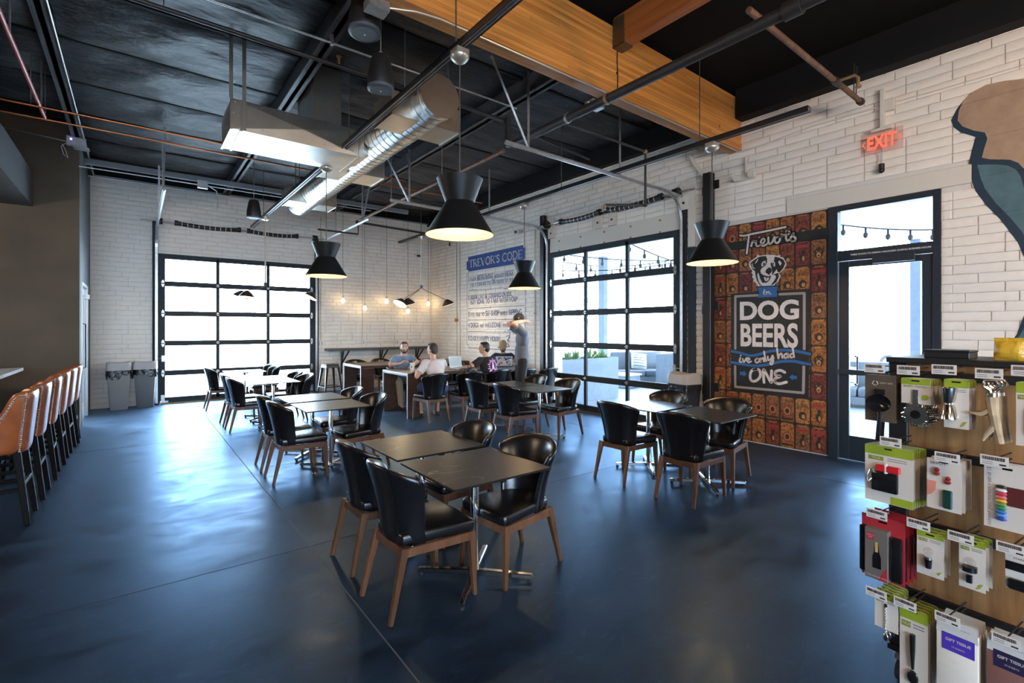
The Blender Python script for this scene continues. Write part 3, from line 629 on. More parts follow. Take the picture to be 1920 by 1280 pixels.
# ---- leather bar stools with nailhead trim
M_tan = mat('cognac_leather', (.24, .066, .017), .33, noise=.4, nscale=5, spec=.6, bump=.05, bscale=80)
M_ebony = mat('black_brown_wood', (.007, .006, .006), .6, spec=.12)
M_nail = mat('nickel_nailhead', (.85, .82, .8), .2, .9)
def bar_stool(label):
    t = thing('bar_stool', label, 'stool', group='leather bar stools along the bar')
    obj('seat', MB().prism([(-.2, -.2), (.2, -.215), (.225, 0), (.2, .215), (-.2, .2)], (0, 0, .655), (1, 0, 0), (0, 1, 0), .095), M_tan, t, bevel=.03, seg=3)
    obj('seat_base', MB().span((-.19, -.19, .61), (.19, .19, .655)), M_ebony, t, bevel=.004)
    for x, y, dx, dy in ((.17, .17, .04, .03), (.17, -.17, .04, -.03), (-.17, .17, -.07, .03), (-.17, -.17, -.07, -.03)):
        obj('leg', MB().bar((x, y, .62), (x+dx, y+dy, 0), .05, .05, .036, .036, up=(1, 0, 0)), M_ebony, t, bevel=.004)
    for z, a, b in ((.24, (.19, .19), (.19, -.19)), (.30, (.19, .19), (-.21, .19)), (.30, (.19, -.19), (-.21, -.19)), (.34, (-.21, .19), (-.21, -.19))):
        obj('stretcher', MB().bar((*a, z), (*b, z), .024, .034), M_ebony, t, bevel=.003)
    nu, nv = 25, 8
    def top(s): 
        a = abs(s); return 1.12 if a < .62 else 1.12-.27*(1-math.cos(min(1, (a-.62)/.38)*PI))/2
    def surf(u, v, off):
        s = 2*u-1; a = s*math.radians(88); ex = .55; c_, s_ = math.cos(a), math.sin(a)
        w_ = .235+.03*v-off; d = .36-off; x0 = -.235-.05*v+off
        y = w_*math.copysign(abs(s_)**ex, s_); x = x0+d*(1-abs(c_)**ex)
        return (x, y, .60+v*(top(s)-.60))
    mb = MB(); mb.grid(lambda u, v: surf(u, v, 0), nu, nv); n = nu*nv; mb.grid(lambda u, v: surf(u, v, .045), nu, nv)
    at = lambda i, j, k: k*n+j*nu+i
    for i in range(nu-1):
        for j in (0, nv-1): mb.f.append((at(i, j, 0), at(i+1, j, 0), at(i+1, j, 1), at(i, j, 1))); mb.m.append(0)
    for j in range(nv-1):
        for i in (0, nu-1): mb.f.append((at(i, j, 0), at(i, j+1, 0), at(i, j+1, 1), at(i, j, 1))); mb.m.append(0)
    me = mb.mesh('r'); bm = bmesh.new(); bm.from_mesh(me); bmesh.ops.recalc_face_normals(bm, faces=bm.faces); bm.to_mesh(me); bm.free()
    b_ = obj('backrest', baked('backrest', me, [('SUBSURF', {'levels': 1})]), M_tan, t)
    mb = MB()
    for sgn in (-1, 1):
        for k in range(30):
            v = .04+.93*k/29; mb.ell(surf(.5+sgn*.235, v, -.003), .009, 6, 4)
        for k in range(26):
            u = .5+sgn*(.245+.24*k/25); p = Vector(surf(u, 1, -.002)); p.z -= .03; mb.ell(p, .009, 6, 4)
    tag(obj('nailhead_trim', mb, M_nail, b_), kind='stuff')
    return t
bp_ = None
SN = ['first', 'second', 'third', 'fourth', 'fifth', 'sixth']
for i, y in enumerate((5.92, 6.66, 7.42, 8.15, 8.87, 9.52)):
    lb = 'cognac leather bar stool with nailhead trim, %s from the front along the bar' % SN[i]
    if bp_ is None: bp_ = bar_stool(lb); bp_.location = (-.955, y, 0); bp_.rotation_euler = (0, 0, PI)
    else: dup(bp_, (-.955+.012*i, y, 0), PI+random.uniform(-.05, .05), lb)
# ---- ring shaped wall sign on the dark wall
sg = thing('round_wall_sign', 'round white ring sign with pale stripes on the dark wall', 'sign', (-2.16, YL-.02, 2.55))
pr = []
mb = MB()
for k in range(48):
    a0, a1 = 2*PI*k/48, 2*PI*(k+1)/48
    mb.hexa([(.43*math.cos(a0), -.012, .43*math.sin(a0)), (.43*math.cos(a1), -.012, .43*math.sin(a1)), (.36*math.cos(a1), -.012, .36*math.sin(a1)), (.36*math.cos(a0), -.012, .36*math.sin(a0)),
             (.43*math.cos(a0), .015, .43*math.sin(a0)), (.43*math.cos(a1), .015, .43*math.sin(a1)), (.36*math.cos(a1), .015, .36*math.sin(a1)), (.36*math.cos(a0), .015, .36*math.sin(a0))])
obj('ring', mb, M_white, sg)
for k in range(9):
    z = -.29+.07*k; hw = math.sqrt(max(.01, .33**2-z*z)); obj('stripe', MB().span((-hw, -.008, z-.014), (hw, .015, z+.014)), M_white, sg)
# ---- grey bins with black liners
M_bin = mat('grey_bin_plastic', (.24, .25, .27), .5); M_lid = mat('pale_grey_lid', (.42, .43, .46), .45); M_bag = mat('black_liner_film', (.012, .012, .013), .22, bump=.5, bscale=18)
M_bin2 = mat('dark_bin_plastic', (.02, .02, .022), .45); M_bin3 = mat('slate_bin_plastic', (.13, .15, .17), .5)
def bin_(x, y, rz, label, mbody, mlid, seed):
    rnd = random.Random(seed); t = thing('waste_bin', label, 'bin', (x, y, 0), rz)
    obj('body', MB().hexa([(-.14, -.12, 0), (.14, -.12, 0), (.14, .12, 0), (-.14, .12, 0), (-.185, -.16, .80), (.185, -.16, .80), (.185, .16, .80), (-.185, .16, .80)]).span((-.07, -.135, .15), (.07, -.118, .16)), mbody, t, bevel=.02, seg=2)
    mb = MB(); n = 40
    def sk(u, v):
        a = 2*PI*u; c_, s_ = math.cos(a), math.sin(a); q = (abs(c_)**8+abs(s_/.87)**8)**(-1/8); f = 1.06+.03*math.sin(13*a+seed)*v+.03*math.sin(29*a)*v
        z = .80-v*(.13+.05*math.sin(3*a+seed)+.03*math.sin(11*a)); return (.192*q*c_*f, .192*q*s_*f, z)
    mb.grid(lambda u, v: sk(u, v), n, 5); obj('liner', mb, M_bag, t, smooth=True, ang=60)
    mb = MB(); k = 36; zt = lambda a: .945+.03*abs(math.cos(a))**3
    rim = lambda a, r: (r*math.cos(a)*(abs(math.cos(a))**8+abs(math.sin(a)/.87)**8)**(-1/8), r*math.sin(a)*(abs(math.cos(a))**8+abs(math.sin(a)/.87)**8)**(-1/8))
    rings = [[(*rim(2*PI*j/k, .205), .80) for j in range(k)], [(*rim(2*PI*j/k, .20), zt(2*PI*j/k)-.02) for j in range(k)], [(*rim(2*PI*j/k, .18), zt(2*PI*j/k)) for j in range(k)], [(*rim(2*PI*j/k, .14), zt(2*PI*j/k)-.01) for j in range(k)], [(*rim(2*PI*j/k, .11), .86) for j in range(k)]]
    mb.add([p for r in rings for p in r], [(i*k+j, i*k+(j+1) % k, (i+1)*k+(j+1) % k, (i+1)*k+j) for i in range(4) for j in range(k)])
    obj('lid', mb, mlid, t, smooth=True, ang=50)
    return t
bin_(-.27, 12.76, .05, 'grey slim waste bin farther from the far sectional door', M_bin, M_lid, 1)
bin_(.17, 12.82, -.1, 'slate waste bin next to the far sectional door frame', M_bin3, M_lid, 4)
b3 = bin_(6.72, 4.30, 1.35, 'dark waste bin with a pale lid standing by the patio door jamb', M_bin2, mat('beige_grey_lid', (.40, .37, .34), .45), 7)

# ================================================================== LAMPS, TRACKS, DUCTS AND PIPES OVERHEAD
M_shade = mat('matte_black_shade', (.006, .0065, .007), .45, spec=.4)
M_cream = mat('cream_inside', (.66, .46, .24), .6)
M_bulb = mat('lit_bulb', (1, .85, .6), .3, emit=(1, .70, .36), estr=30)
M_cord = mat('grey_cord', (.06, .055, .05), .6); M_ivory = mat('ivory_tube', (.50, .44, .34), .5)
Z1, Z2, XT1, XT2 = 4.0, 3.83, 2.16, 5.35
def track(x, y0, y1, z, label, n):
    t = thing('lighting_track', label, 'lighting track', (x, y0, z))
    mb = MB(); mb.span((-.034, 0, .0), (-.024, y1-y0, .055)); mb.span((.024, 0, 0), (.034, y1-y0, .055)); mb.span((-.034, 0, .045), (.034, y1-y0, .055)); obj('channel', mb, M_blk, t)
    for s in (-1, 1): obj('conductor', MB().span((s*.016-.003, 0, .003), (s*.016+.003, y1-y0, .045)), M_galv, t)
    for k in range(n):
        y = (k+.5)/n*(y1-y0); obj('hanger_wire', MB().cyl((0, y, .055), (0, y, 5.0-z), .006, n=6), M_cord, t)
    return t
track(XT1, -3, 12.74, Z1, 'long black lighting track running above the aisle tables', 6)
track(XT2, 2.02, 11.6, Z2, 'long black lighting track running in front of the block wall', 4)
M_canopy = mat('brushed_canopy', (.45, .42, .36), .35, .7)
def point(name, loc, e, col, r=.04):
    l = bpy.data.lights.new(name, 'POINT'); l.energy = e; l.color = col; l.shadow_soft_size = r; o = bpy.data.objects.new(name, l); COL.objects.link(o); o.location = loc; return o
def pendant(x, y, zt, zr, label, e=26):
    t = thing('pendant_lamp', label, 'pendant lamp', (x, y, zr), 0, 'black hourglass pendant lamps'); h = zt-zr
    P = [(.195, .465), (.122, .27), (.286, 0)]
    s_ = obj('shade', MB().shell(P, 48), M_shade, t, smooth=True, ang=30)
    obj('inner_shade', MB().shell([(.283, .001), (.118, .268), (.0, .272)], 48), M_cream, t, smooth=True, ang=30)
    obj('rim', MB().shell([(.286, 0), (.2885, -.003), (.283, -.003), (.2825, .001)], 48), M_cream, t)
    obj('cap_plate', MB().lathe([(0, .27), (.119, .27), (.12, .276), (0, .276)], 24), M_shade, t)
    obj('cord', MB().cyl((0, 0, .276), (0, 0, h-.10), .0055, n=8), M_cord, t)
    bu = obj('bulb', MB().ell((0, 0, .16), (.042, .042, .052)), M_bulb, t, smooth=True, ang=180); obj('socket', MB().cyl((0, 0, .20), (0, 0, .268), .022, n=12), M_white, t)
    obj('canopy', MB().lathe([(.012, h-.115), (.05, h-.105), (.078, h-.075), (.082, h-.06), (.082, h-.052)], 20), M_canopy, t, smooth=True)
    obj('canopy_box', MB().box((0, 0, h-.028), (.12, .12, .05)), M_canopy, t, bevel=.006)
    l = point('pendant_light', (0, 0, .09), e, (1, .74, .44), .045); l.parent = t
    return t
p1 = atT(862, 437, 4.0); pendant(XT1, 3.50, Z1, 2.44, 'black hourglass pendant lamp over the front table pair, the largest in view')
pendant(XT1, 7.12, Z1, 2.40, 'black hourglass pendant lamp hanging before the far sectional door')
pendant(XT2, 6.54, Z2, 2.35, 'black hourglass pendant lamp in front of the painted house rules')
pendant(XT2, 3.06, Z2, 2.42, 'black hourglass pendant lamp beside the dog mural')
# three-armed lamps with flared shades
M_brz = mat('dark_bronze_shade', (.07, .05, .035), .4, .3); M_hot = mat('white_inside', (.9, .86, .78), .5, emit=(1, .80, .5), estr=2.5)
def arm_lamp(x, y, zt, zh, arms, label):
    t = thing('arm_lamp', label, 'lamp', (x, y, zh), 0, 'three-armed shade lamps')
    obj('stem', MB().cyl((0, 0, 0), (0, 0, zt-zh-.05), .016, n=10), M_ivory, t); obj('canopy', MB().lathe([(.02, zt-zh-.09), (.07, zt-zh-.06), (.075, zt-zh-.002)], 16), M_canopy, t, smooth=True)
    obj('hub', MB().box((0, 0, -.02), (.06, .06, .07)), M_blk, t, bevel=.006)
    for ang, ln, dz, tilt, e in arms:
        a = math.radians(ang); d = Vector((math.cos(a), math.sin(a), 0)); q = d*ln+Vector((0, 0, dz))
        obj('arm', MB().tube([(0, 0, -.05), d*.05+Vector((0, 0, -.08)), q], .006, 8), M_brz, t)
        ax = (Vector((0, 0, 1))*math.cos(tilt)-d*math.sin(tilt)).normalized()
        R = Vector((0, 0, 1)).rotation_difference(ax).to_matrix()
        def tr(prof): 
            mb = MB().shell(prof, 28); mb.v = [tuple(q+R@(Vector(v)+Vector((0, 0, -.10)))) for v in mb.v]; return mb
        pf = [(.012, .125), (.04, .115), (.08, .08), (.125, .03), (.155, -.01)]
        sh = obj('shade', tr(pf), M_brz, t, smooth=True, ang=180)
        obj('shade_lining', tr([(r-.004, z-.004) for r, z in pf]), M_hot, sh, smooth=True, ang=180)
        b_ = q+R@Vector((0, 0, -.06)); obj('bulb', MB().ell(b_, .026, 10, 7), M_bulb, sh, smooth=True, ang=180)
        l = point('arm_light', q+R@Vector((0, 0, -.10)), e, (1, .78, .48), .03); l.parent = t
arm_lamp(5.35, 10.40, Z2, 2.66, [(-15, .62, -.33, .35, 22), (-160, .46, -.34, -.3, 22), (195, .58, -.36, .55, 22)], 'bronze three-armed lamp hanging in the room corner over the community tables')
arm_lamp(2.16, 11.25, Z1, 2.60, [(150, .45, -.18, .35, 12), (200, .38, -.20, .1, 12), (0, .95, -.16, -.5, 12)], 'bronze three-armed lamp hanging against the far sectional door')
# bare bulbs on cords along the back wall
M_fil = mat('glowing_bulb_glass', (1, .9, .7), .2, emit=(1, .72, .36), estr=25)
for i, (x_, y_) in enumerate(((643, 562), (684, 576), (725, 563), (765, 582), (803, 568))):
    p = onY(x_, y_, 12.80); t = thing('bare_bulb_pendant', 'glowing bare bulb on a cord, %s of five along the far wall' % SN[i], 'pendant bulb', p, 0, 'bare bulb pendants along the far wall')
    obj('bulb', MB().lathe([(0, -.085), (.03, -.075), (.047, -.045), (.045, -.01), (.025, .03), (.018, .045)], 18), M_fil, t, smooth=True, ang=180)
    obj('socket', MB().cyl((0, 0, .045), (0, 0, .11), .021, n=12), M_canopy, t); obj('cord', MB().cyl((0, 0, .11), (0, 0, 5.0-p.z), .0045, n=6), M_cord, t)
    l = point('bulb_light', (0, 0, -.03), 55, (1, .66, .32), .045); l.parent = t
# ---- pendant loudspeakers
M_spk = mat('speaker_black', (.008, .008, .009), .5); M_grille = mat('speaker_grille', (.055, .065, .08), .55)
def speaker(P, r, h, ztop, label, tiltx=0):
    t = thing('pendant_speaker', label, 'loudspeaker', P, 0, 'black pendant loudspeakers')
    obj('cabinet', MB().lathe([(0, 0), (r*.86, .0), (r*.97, .012), (r, .03), (r*.97, h*.35), (r*.74, h*.86), (r*.6, h*.97), (r*.3, h), (0, h)], 32), M_spk, t, smooth=True)
    obj('grille', MB().lathe([(0, -.012), (r*.78, -.012), (r*.86, .002)], 32), M_grille, t, smooth=True); obj('bezel', MB().shell([(r*.80, -.014), (r*.99, -.004), (r*1.0, .02)], 32), M_grille, t, smooth=True)
    obj('badge', MB().cyl((0, 0, -.018), (0, 0, -.011), .008, n=10), M_galv, t)
    obj('hang_cable', MB().cyl((0, 0, h), (0, 0, ztop-P[2]), .005, n=6), M_galv, t); obj('eyelet', MB().cyl((0, 0, h), (0, 0, h+.03), .018, n=8), M_bolt, t)
q = onZ(714, 168, 3.75); speaker(tuple(q), .115, .30, 5.0, 'black cone-shaped pendant speaker with a shiny grille hanging lowest near the girder')
q = onZ(684, 62, 4.15); speaker(tuple(q), .135, .34, 5.0, 'wide black drum-shaped pendant speaker hanging high beside the girder')
q = onY(476, 408, 10.3); speaker(tuple(q), .125, .34, 4.9, 'small black pendant speaker hanging before the far wall springs')
# ---- spiral duct with register boxes
def duct_mat():
    m = mat('spiral_duct_steel', (.62, .61, .58), .26, .95, noise=.1, nscale=6); return m
M_duct = duct_mat(); M_sheet = mat('sheet_steel', (.52, .49, .43), .3, .9, noise=.12, nscale=3)
DX, DZ, DRd, DY0, DY1 = 2.66, 4.22, .235, 4.72, 10.6
du = thing('spiral_duct', 'shiny spiral air duct with register boxes hanging above the aisle', 'duct', (DX, DY0, DZ))
mb = MB(); n = 40; pf = []; yy = 0; L_ = DY1-DY0
mb.cyl((0, 0, 0), (0, L_, 0), DRd, n=n, caps=False); obj('duct_tube', mb, M_duct, du, smooth=True, ang=60)
sm = MB(); k = 0
pts = [(DRd*1.006*math.cos(a), a/(2*PI)*.135, DRd*1.006*math.sin(a)) for a in [i*2*PI/24 for i in range(int(L_/.135*24))]]
sm.tube(pts, .0045, 5); obj('spiral_seam', sm, mat('seam_steel', (.25, .25, .25), .4, .9), du)
obj('end_cap', MB().cyl((0, -.004, 0), (0, .0, 0), DRd+.006, n=n), M_sheet, du); [obj('collar', MB().cyl((0, q_, 0), (0, q_+.02, 0), DRd+.008, n=n), M_sheet, du, smooth=True, ang=50) for q_ in (.06, .9)]
for y0, y1 in ((.30, .78), (2.55, 3.1), (4.85, 5.35)):
    bxx = obj('register_box', MB().hexa([(-.43, y0, -.21), (.43, y0, -.21), (.43, y1, -.21), (-.43, y1, -.21), (-.43, y0, .06), (.43, y0, .06), (.43, y1, .06), (-.43, y1, .06)]), M_sheet, du, bevel=.004)
    for s in (-1, 1): obj('register_flange', MB().span((s*.425, y0-.01, -.22), (s*.44, y1+.01, .07)), M_sheet, bxx)
for y in (.3, 2.6, 4.7): 
    for s in (-1, 1): obj('hanger_rod', MB().cyl((s*.28, y, .1), (s*.28, y, 5.0-DZ), .006, n=6), M_galv, du)
# rectangular plenum with cross-broken faces and riser
pl = thing('rectangular_duct', 'large galvanised rectangular duct with creased faces feeding the spiral duct', 'duct', (.87, 6.38, 3.95))
def crossbreak(mb, a, b, c, d, out):
    a, b, c, d = map(Vector, (a, b, c, d)); m = (a+b+c+d)/4+Vector(out)*.022; mb.add([a, b, c, d, m], [(0, 1, 4), (1, 2, 4), (2, 3, 4), (3, 0, 4)])
A0, A1, B1, C1 = 0, 1.56, .77, .35
mb = MB()
crossbreak(mb, (A0, 0, 0), (A1, 0, 0), (A1, 0, C1), (A0, 0, C1), (0, -1, 0)); crossbreak(mb, (A0, B1, 0), (A1, B1, 0), (A1, 0, 0), (A0, 0, 0), (0, 0, -1))
crossbreak(mb, (A0, B1, 0), (A0, 0, 0), (A0, 0, C1), (A0, B1, C1), (-1, 0, 0)); crossbreak(mb, (A1, B1, 0), (A0, B1, 0), (A0, B1, C1), (A1, B1, C1), (0, 1, 0))
crossbreak(mb, (A0, 0, C1), (A1, 0, C1), (A1, B1, C1), (A0, B1, C1), (0, 0, 1)); crossbreak(mb, (A1, 0, 0), (A1, B1, 0), (A1, B1, C1), (A1, 0, C1), (1, 0, 0))
obj('duct_body', mb, M_sheet, pl)
obj('riser', MB().span((.91, .0, C1), (1.26, B1-.02, 1.10)), M_sheet, pl, bevel=.004)
for x in (0, .1, 1.50): obj('joint_flange', MB().span((x-.012, -.012, -.012), (x+.012, B1+.012, .0)).span((x-.012, -.014, -.012), (x+.012, -.0, C1)), M_sheet, pl)
for x, y in ((-.0, .02), (.13, -.005)): obj('hanger_strap', MB().span((x-.02, y-.014, .0 if x else C1), (x+.02, y-.008, 1.08)), mat('strap_steel', (.2, .19, .16), .5, .6), pl)
mb = MB()
for x in (.05, .33, .62, 1.05, 1.4):
    for z in (.05, .18, .31): mb.ell((x+random.uniform(-.03, .03), -.02, z), .008, 6, 4)
tag(obj('screws', mb, M_galv, pl), kind='stuff')
obj('tap_to_spiral', MB().span((A1+.001, .1, .07), (DX-.87-.1, B1-.1, .31)), M_sheet, pl)
# ---- pipes and conduits
M_copper = mat('copper_pipe', (.50, .17, .06), .3, .9); M_red = mat('red_white_pipe', (.55, .12, .10), .4); M_iron = mat('black_iron_pipe', (.035, .033, .032), .45, .3); M_rust = mat('rusty_pipe', (.16, .085, .05), .6, .3, noise=.35, nscale=14)
def pipe(name, label, cat, pts, r, m, n=10, parts=()):
    t = thing(name, label, cat, pts[0]); o = Vector(pts[0])
    obj('pipe_run', MB().tube([Vector(p)-o for p in pts], r, n), m, t, smooth=True, ang=50)
    for nm, mbx, mm in parts: 
        mbx.v = [tuple(Vector(v)-o) for v in mbx.v]; obj(nm, mbx, mm, t, smooth=True)
    return t
def rods(lst, ztop=5.0, r=.006): return [('hanger_rod', MB().cyl(p, (p[0], p[1], ztop), r, n=6), M_galv) for p in lst]
pipe('copper_pipe', 'upper copper pipe running under the roof past the bar', 'pipe', [(-6, 8.2, 4.35), (3.9, 8.2, 4.35)], .014, M_copper, parts=rods([(-1.0, 8.2, 4.36), (1.3, 8.2, 4.36)]))
pipe('copper_pipe', 'lower copper pipe running under the roof, joined by the red pipe', 'pipe', [(-6, 8.65, 4.35), (5.9, 8.65, 4.35)], .014, M_copper, parts=rods([(-.92, 8.65, 4.36), (1.5, 8.65, 4.36), (3.2, 8.65, 4.36)]))
pipe('red_pipe', 'pinkish red pipe slanting overhead to the copper pipes', 'pipe', [(-.92, 2.0, 4.36), (-.92, 8.62, 4.36)], .020, M_red, parts=rods([(-.92, 6.4, 4.37), (-.92, 8.3, 4.37)], r=.011))
pipe('beam_conduit', 'bright conduit clipped along the left roof beam', 'conduit', [(-.66, 3.9, 4.735), (-.66, 12.9, 4.735)], .013, M_galv)
pipe('sprinkler_pipe', 'thin black sprinkler pipe crossing high before the rectangular duct', 'pipe', [(-5, 5.32, 4.5), (3.98, 5.32, 4.5)], .022, M_iron, parts=[('sprinkler_head', MB().cyl((1.75, 5.32, 4.52), (1.75, 5.32, 4.60), .014).cyl((1.75, 5.32, 4.60), (1.75, 5.32, 4.61), .03), M_bolt)]+rods([(.2, 5.32, 4.5), (2.9, 5.32, 4.5)]))
pipe('roof_conduit', 'bright thin conduit crossing behind the pendant speakers', 'conduit', [(-2, 4.93, 4.5), (3.9, 4.93, 4.5)], .012, M_galv, parts=[('conduit_clamp', MB().box((1.55, 4.93, 4.53), (.03, .04, .10)), M_galv)])
pipe('sprinkler_main', 'thick black sprinkler main running below the timber girder', 'pipe', [(3.98, -3.5, 4.1), (3.98, 5.12, 4.1)], .05, M_iron, 16, parts=[('grooved_coupling', MB().cyl((3.98, 1.55, 4.1), (3.98, 1.68, 4.1), .068, n=16), M_iron), ('pipe_clamp', MB().cyl((3.98, 4.05, 4.1), (3.98, 4.08, 4.1), .06, n=16), M_galv), ('pipe_clamp', MB().cyl((3.98, 3.45, 4.1), (3.98, 3.48, 4.1), .06, n=16), M_bolt), ('riser_elbow', MB().tube([(3.98, 5.12, 4.1), (3.98, 5.2, 4.12), (3.98, 5.22, 4.2), (3.98, 5.22, 4.5)], .045, 12), M_iron), ('riser_stub', MB().cyl((3.98, 1.62, 4.14), (3.98, 1.62, 5.0), .045, n=12), M_iron)])
pipe('rusty_pipe', 'thinner rusty sprinkler pipe continuing toward the far wall', 'pipe', [(3.98, 5.3, 4.08), (3.98, 10.8, 4.08)], .032, M_rust, 12, parts=rods([(3.98, 7, 4.1), (3.98, 9, 4.1)]))
pipe('sprinkler_branch', 'rusty sprinkler branch ending near the block wall above the exit sign', 'pipe', [(4.03, 1.98, 4.3), (6.68, 1.98, 4.3)], .028, M_rust, 12, parts=[('branch_cap', MB().cyl((6.66, 1.98, 4.3), (6.72, 1.98, 4.3), .04), M_iron), ('sprinkler_head', MB().tube([(5.95, 1.98, 4.3), (5.95, 1.98-.17, 4.3), (5.95, 1.98-.2, 4.26), (5.95, 1.98-.2, 4.18)], .016, 8).cyl((5.95, 1.78, 4.18), (5.95, 1.78, 4.16), .028), M_bolt), ('branch_tee', MB().cyl((5.88, 1.98, 4.3), (6.02, 1.98, 4.3), .038), M_iron), ('hook_hanger', MB().tube([(6.5, 1.98, 4.68), (6.46, 1.98, 4.27), (6.54, 1.98, 4.27), (6.58, 1.98, 4.68)], .006), M_iron)])
pipe('drop_sprinkler', 'black sprinkler drop hanging before the patio door springs', 'pipe', [(4.0, 4.28, 4.16), (5.72, 4.28, 4.16), (5.72, 4.28, 3.42), (5.72, 4.28, 3.40), (5.25, 4.62, 3.40)], .018, M_iron, 10, parts=[('pipe_elbow', MB().ell((5.72, 4.28, 4.16), .032), M_bolt), ('pipe_elbow', MB().ell((5.72, 4.28, 3.40), .028), M_iron), ('sprinkler_head', MB().cyl((5.25, 4.62, 3.40), (5.25, 4.62, 3.33), .02), M_bolt)])
pipe('cross_pipe', 'dark pipe crossing behind the girder toward the patio side', 'pipe', [(2.9, 5.22, 4.5), (6.3, 5.9, 4.62)], .022, M_iron)
pipe('wall_sprinkler_pipe', 'black sprinkler pipe crossing before the far wall corner', 'pipe', [(3.98, 10.8, 4.05), (6.6, 10.9, 4.0)], .026, M_iron, parts=[('drop', MB().tube([(3.98, 10.8, 4.05), (3.98, 10.8, 3.78), (3.1, 10.8, 3.78)], .02, 8), M_iron), ('valve', MB().ell((3.98, 10.8, 4.05), .06), M_iron)])
pipe('wall_conduit', 'pale thin conduit running across in front of the far header beam', 'conduit', [(XL, 10.6, 4.30), (2.05, 10.6, 4.30), (4.2, 10.6, 4.30)], .010, M_galv, parts=[('junction_box', MB().box((.98, 10.56, 4.30), (.16, .06, .14)), M_galv), ('flex_drop', MB().tube([(1.06, 10.56, 4.3), (1.2, 10.56, 4.22), (1.22, 10.56, 4.1), (1.22, 10.56, 3.9)], .010, 8), M_galv)])
pipe('wall_conduit', 'lower pale conduit running just before the far wall', 'conduit', [(XL, 12.6, 4.64), (3.4, 12.6, 4.64)], .012, M_galv)
# junction box and conduit under the girder
jb = thing('beam_junction_box', 'galvanised junction box with conduit under the near end of the girder', 'junction box', (1.52, GY1-.03, GZ0-.05))
obj('box_body', MB().box((0, 0, 0), (.17, .13, .08)), M_galv, jb, bevel=.004); obj('conduit', MB().tube([(.085, -.05, .0), (.3, -.1, .03), (.5, -.13, .035), (XR-1.58, -.13, .035)], .010, 8), M_canopy, jb, smooth=True)
jb2 = thing('beam_junction_box', 'galvanised junction box under the girder near the sprinkler main', 'junction box', (4.2, GY1+.10, GZ0-.03))
obj('box_body', MB().box((0, 0, 0), (.2, .13, .07)), M_galv, jb2, bevel=.004); obj('knockout', MB().cyl((-.1, 0, 0), (-.13, 0, 0), .015, n=8), M_galv, jb2)

gc = thing('girder_cable', 'thin black cable running down the girder face below the timber purlin', 'cable', (4.265, GY0-.008, 4.26)); obj('cable_run', MB().tube([(0, 0, 0), (.006, 0, .2), (-.004, 0, .4), (0, 0, .5)], .006, 6), M_blk, gc); obj('cable_clip', MB().box((0, .002, .25), (.03, .01, .02)), M_blk, gc)
# ================================================================== PAINTED AND PRINTED MARKS ON THE WALL
EXM, EYM = Vector((0, -1, 0)), Vector((0, 0, 1))       # wall frame as read from the room: rightwards, up; faces -X
def wp(x, y): p = onX(x, y, XR-.02); return (-p.y, p.z) # pixel on the right wall -> wall coordinates
def poly(mb, pts, lift, mi=0, base=XR-.02): 
    o = Vector((base-lift, 0, 0)); k = len(pts); ar = sum(pts[i][0]*pts[(i+1) % k][1]-pts[(i+1) % k][0]*pts[i][1] for i in range(k))
    if ar < 0: pts = pts[::-1]
    mb.add([o+EXM*a+EYM*b for a, b in pts], [tuple(range(k))], mi)
def stroke(mb, pts, w, lift, mi=0, closed=False, base=XR-.02, smooth=True):
    if smooth and len(pts) > 2:      # Catmull-Rom
        q = []; n = len(pts)
        for i in range(n-1):
            p0, p1, p2, p3 = pts[max(0, i-1)], pts[i], pts[i+1], pts[min(n-1, i+2)]
            for s in range(5):
                t = s/5; q.append(tuple(.5*((2*p1[c])+(-p0[c]+p2[c])*t+(2*p0[c]-5*p1[c]+4*p2[c]-p3[c])*t*t+(-p0[c]+3*p1[c]-3*p2[c]+p3[c])*t**3) for c in (0, 1)))
        q.append(pts[-1]); pts = q
    for i in range(len(pts)-1):
        a, b = Vector(pts[i]), Vector(pts[i+1]); d = b-a
        if d.length < 1e-6: continue
        n = Vector((-d.y, d.x)).normalized()*w/2; poly(mb, [tuple(a-n), tuple(b-n), tuple(b+n), tuple(a+n)], lift, mi, base)
    for j, p in enumerate(pts): poly(mb, [(p[0]+w/2*math.cos(k*PI/4), p[1]+w/2*math.sin(k*PI/4)) for k in range(8)], lift+.0002+.00001*(j % 2), mi, base)
def dist_px(x, y, px_): p = onX(x, y, XR); z = p.x*SY+p.y*CY; return px_*z/F
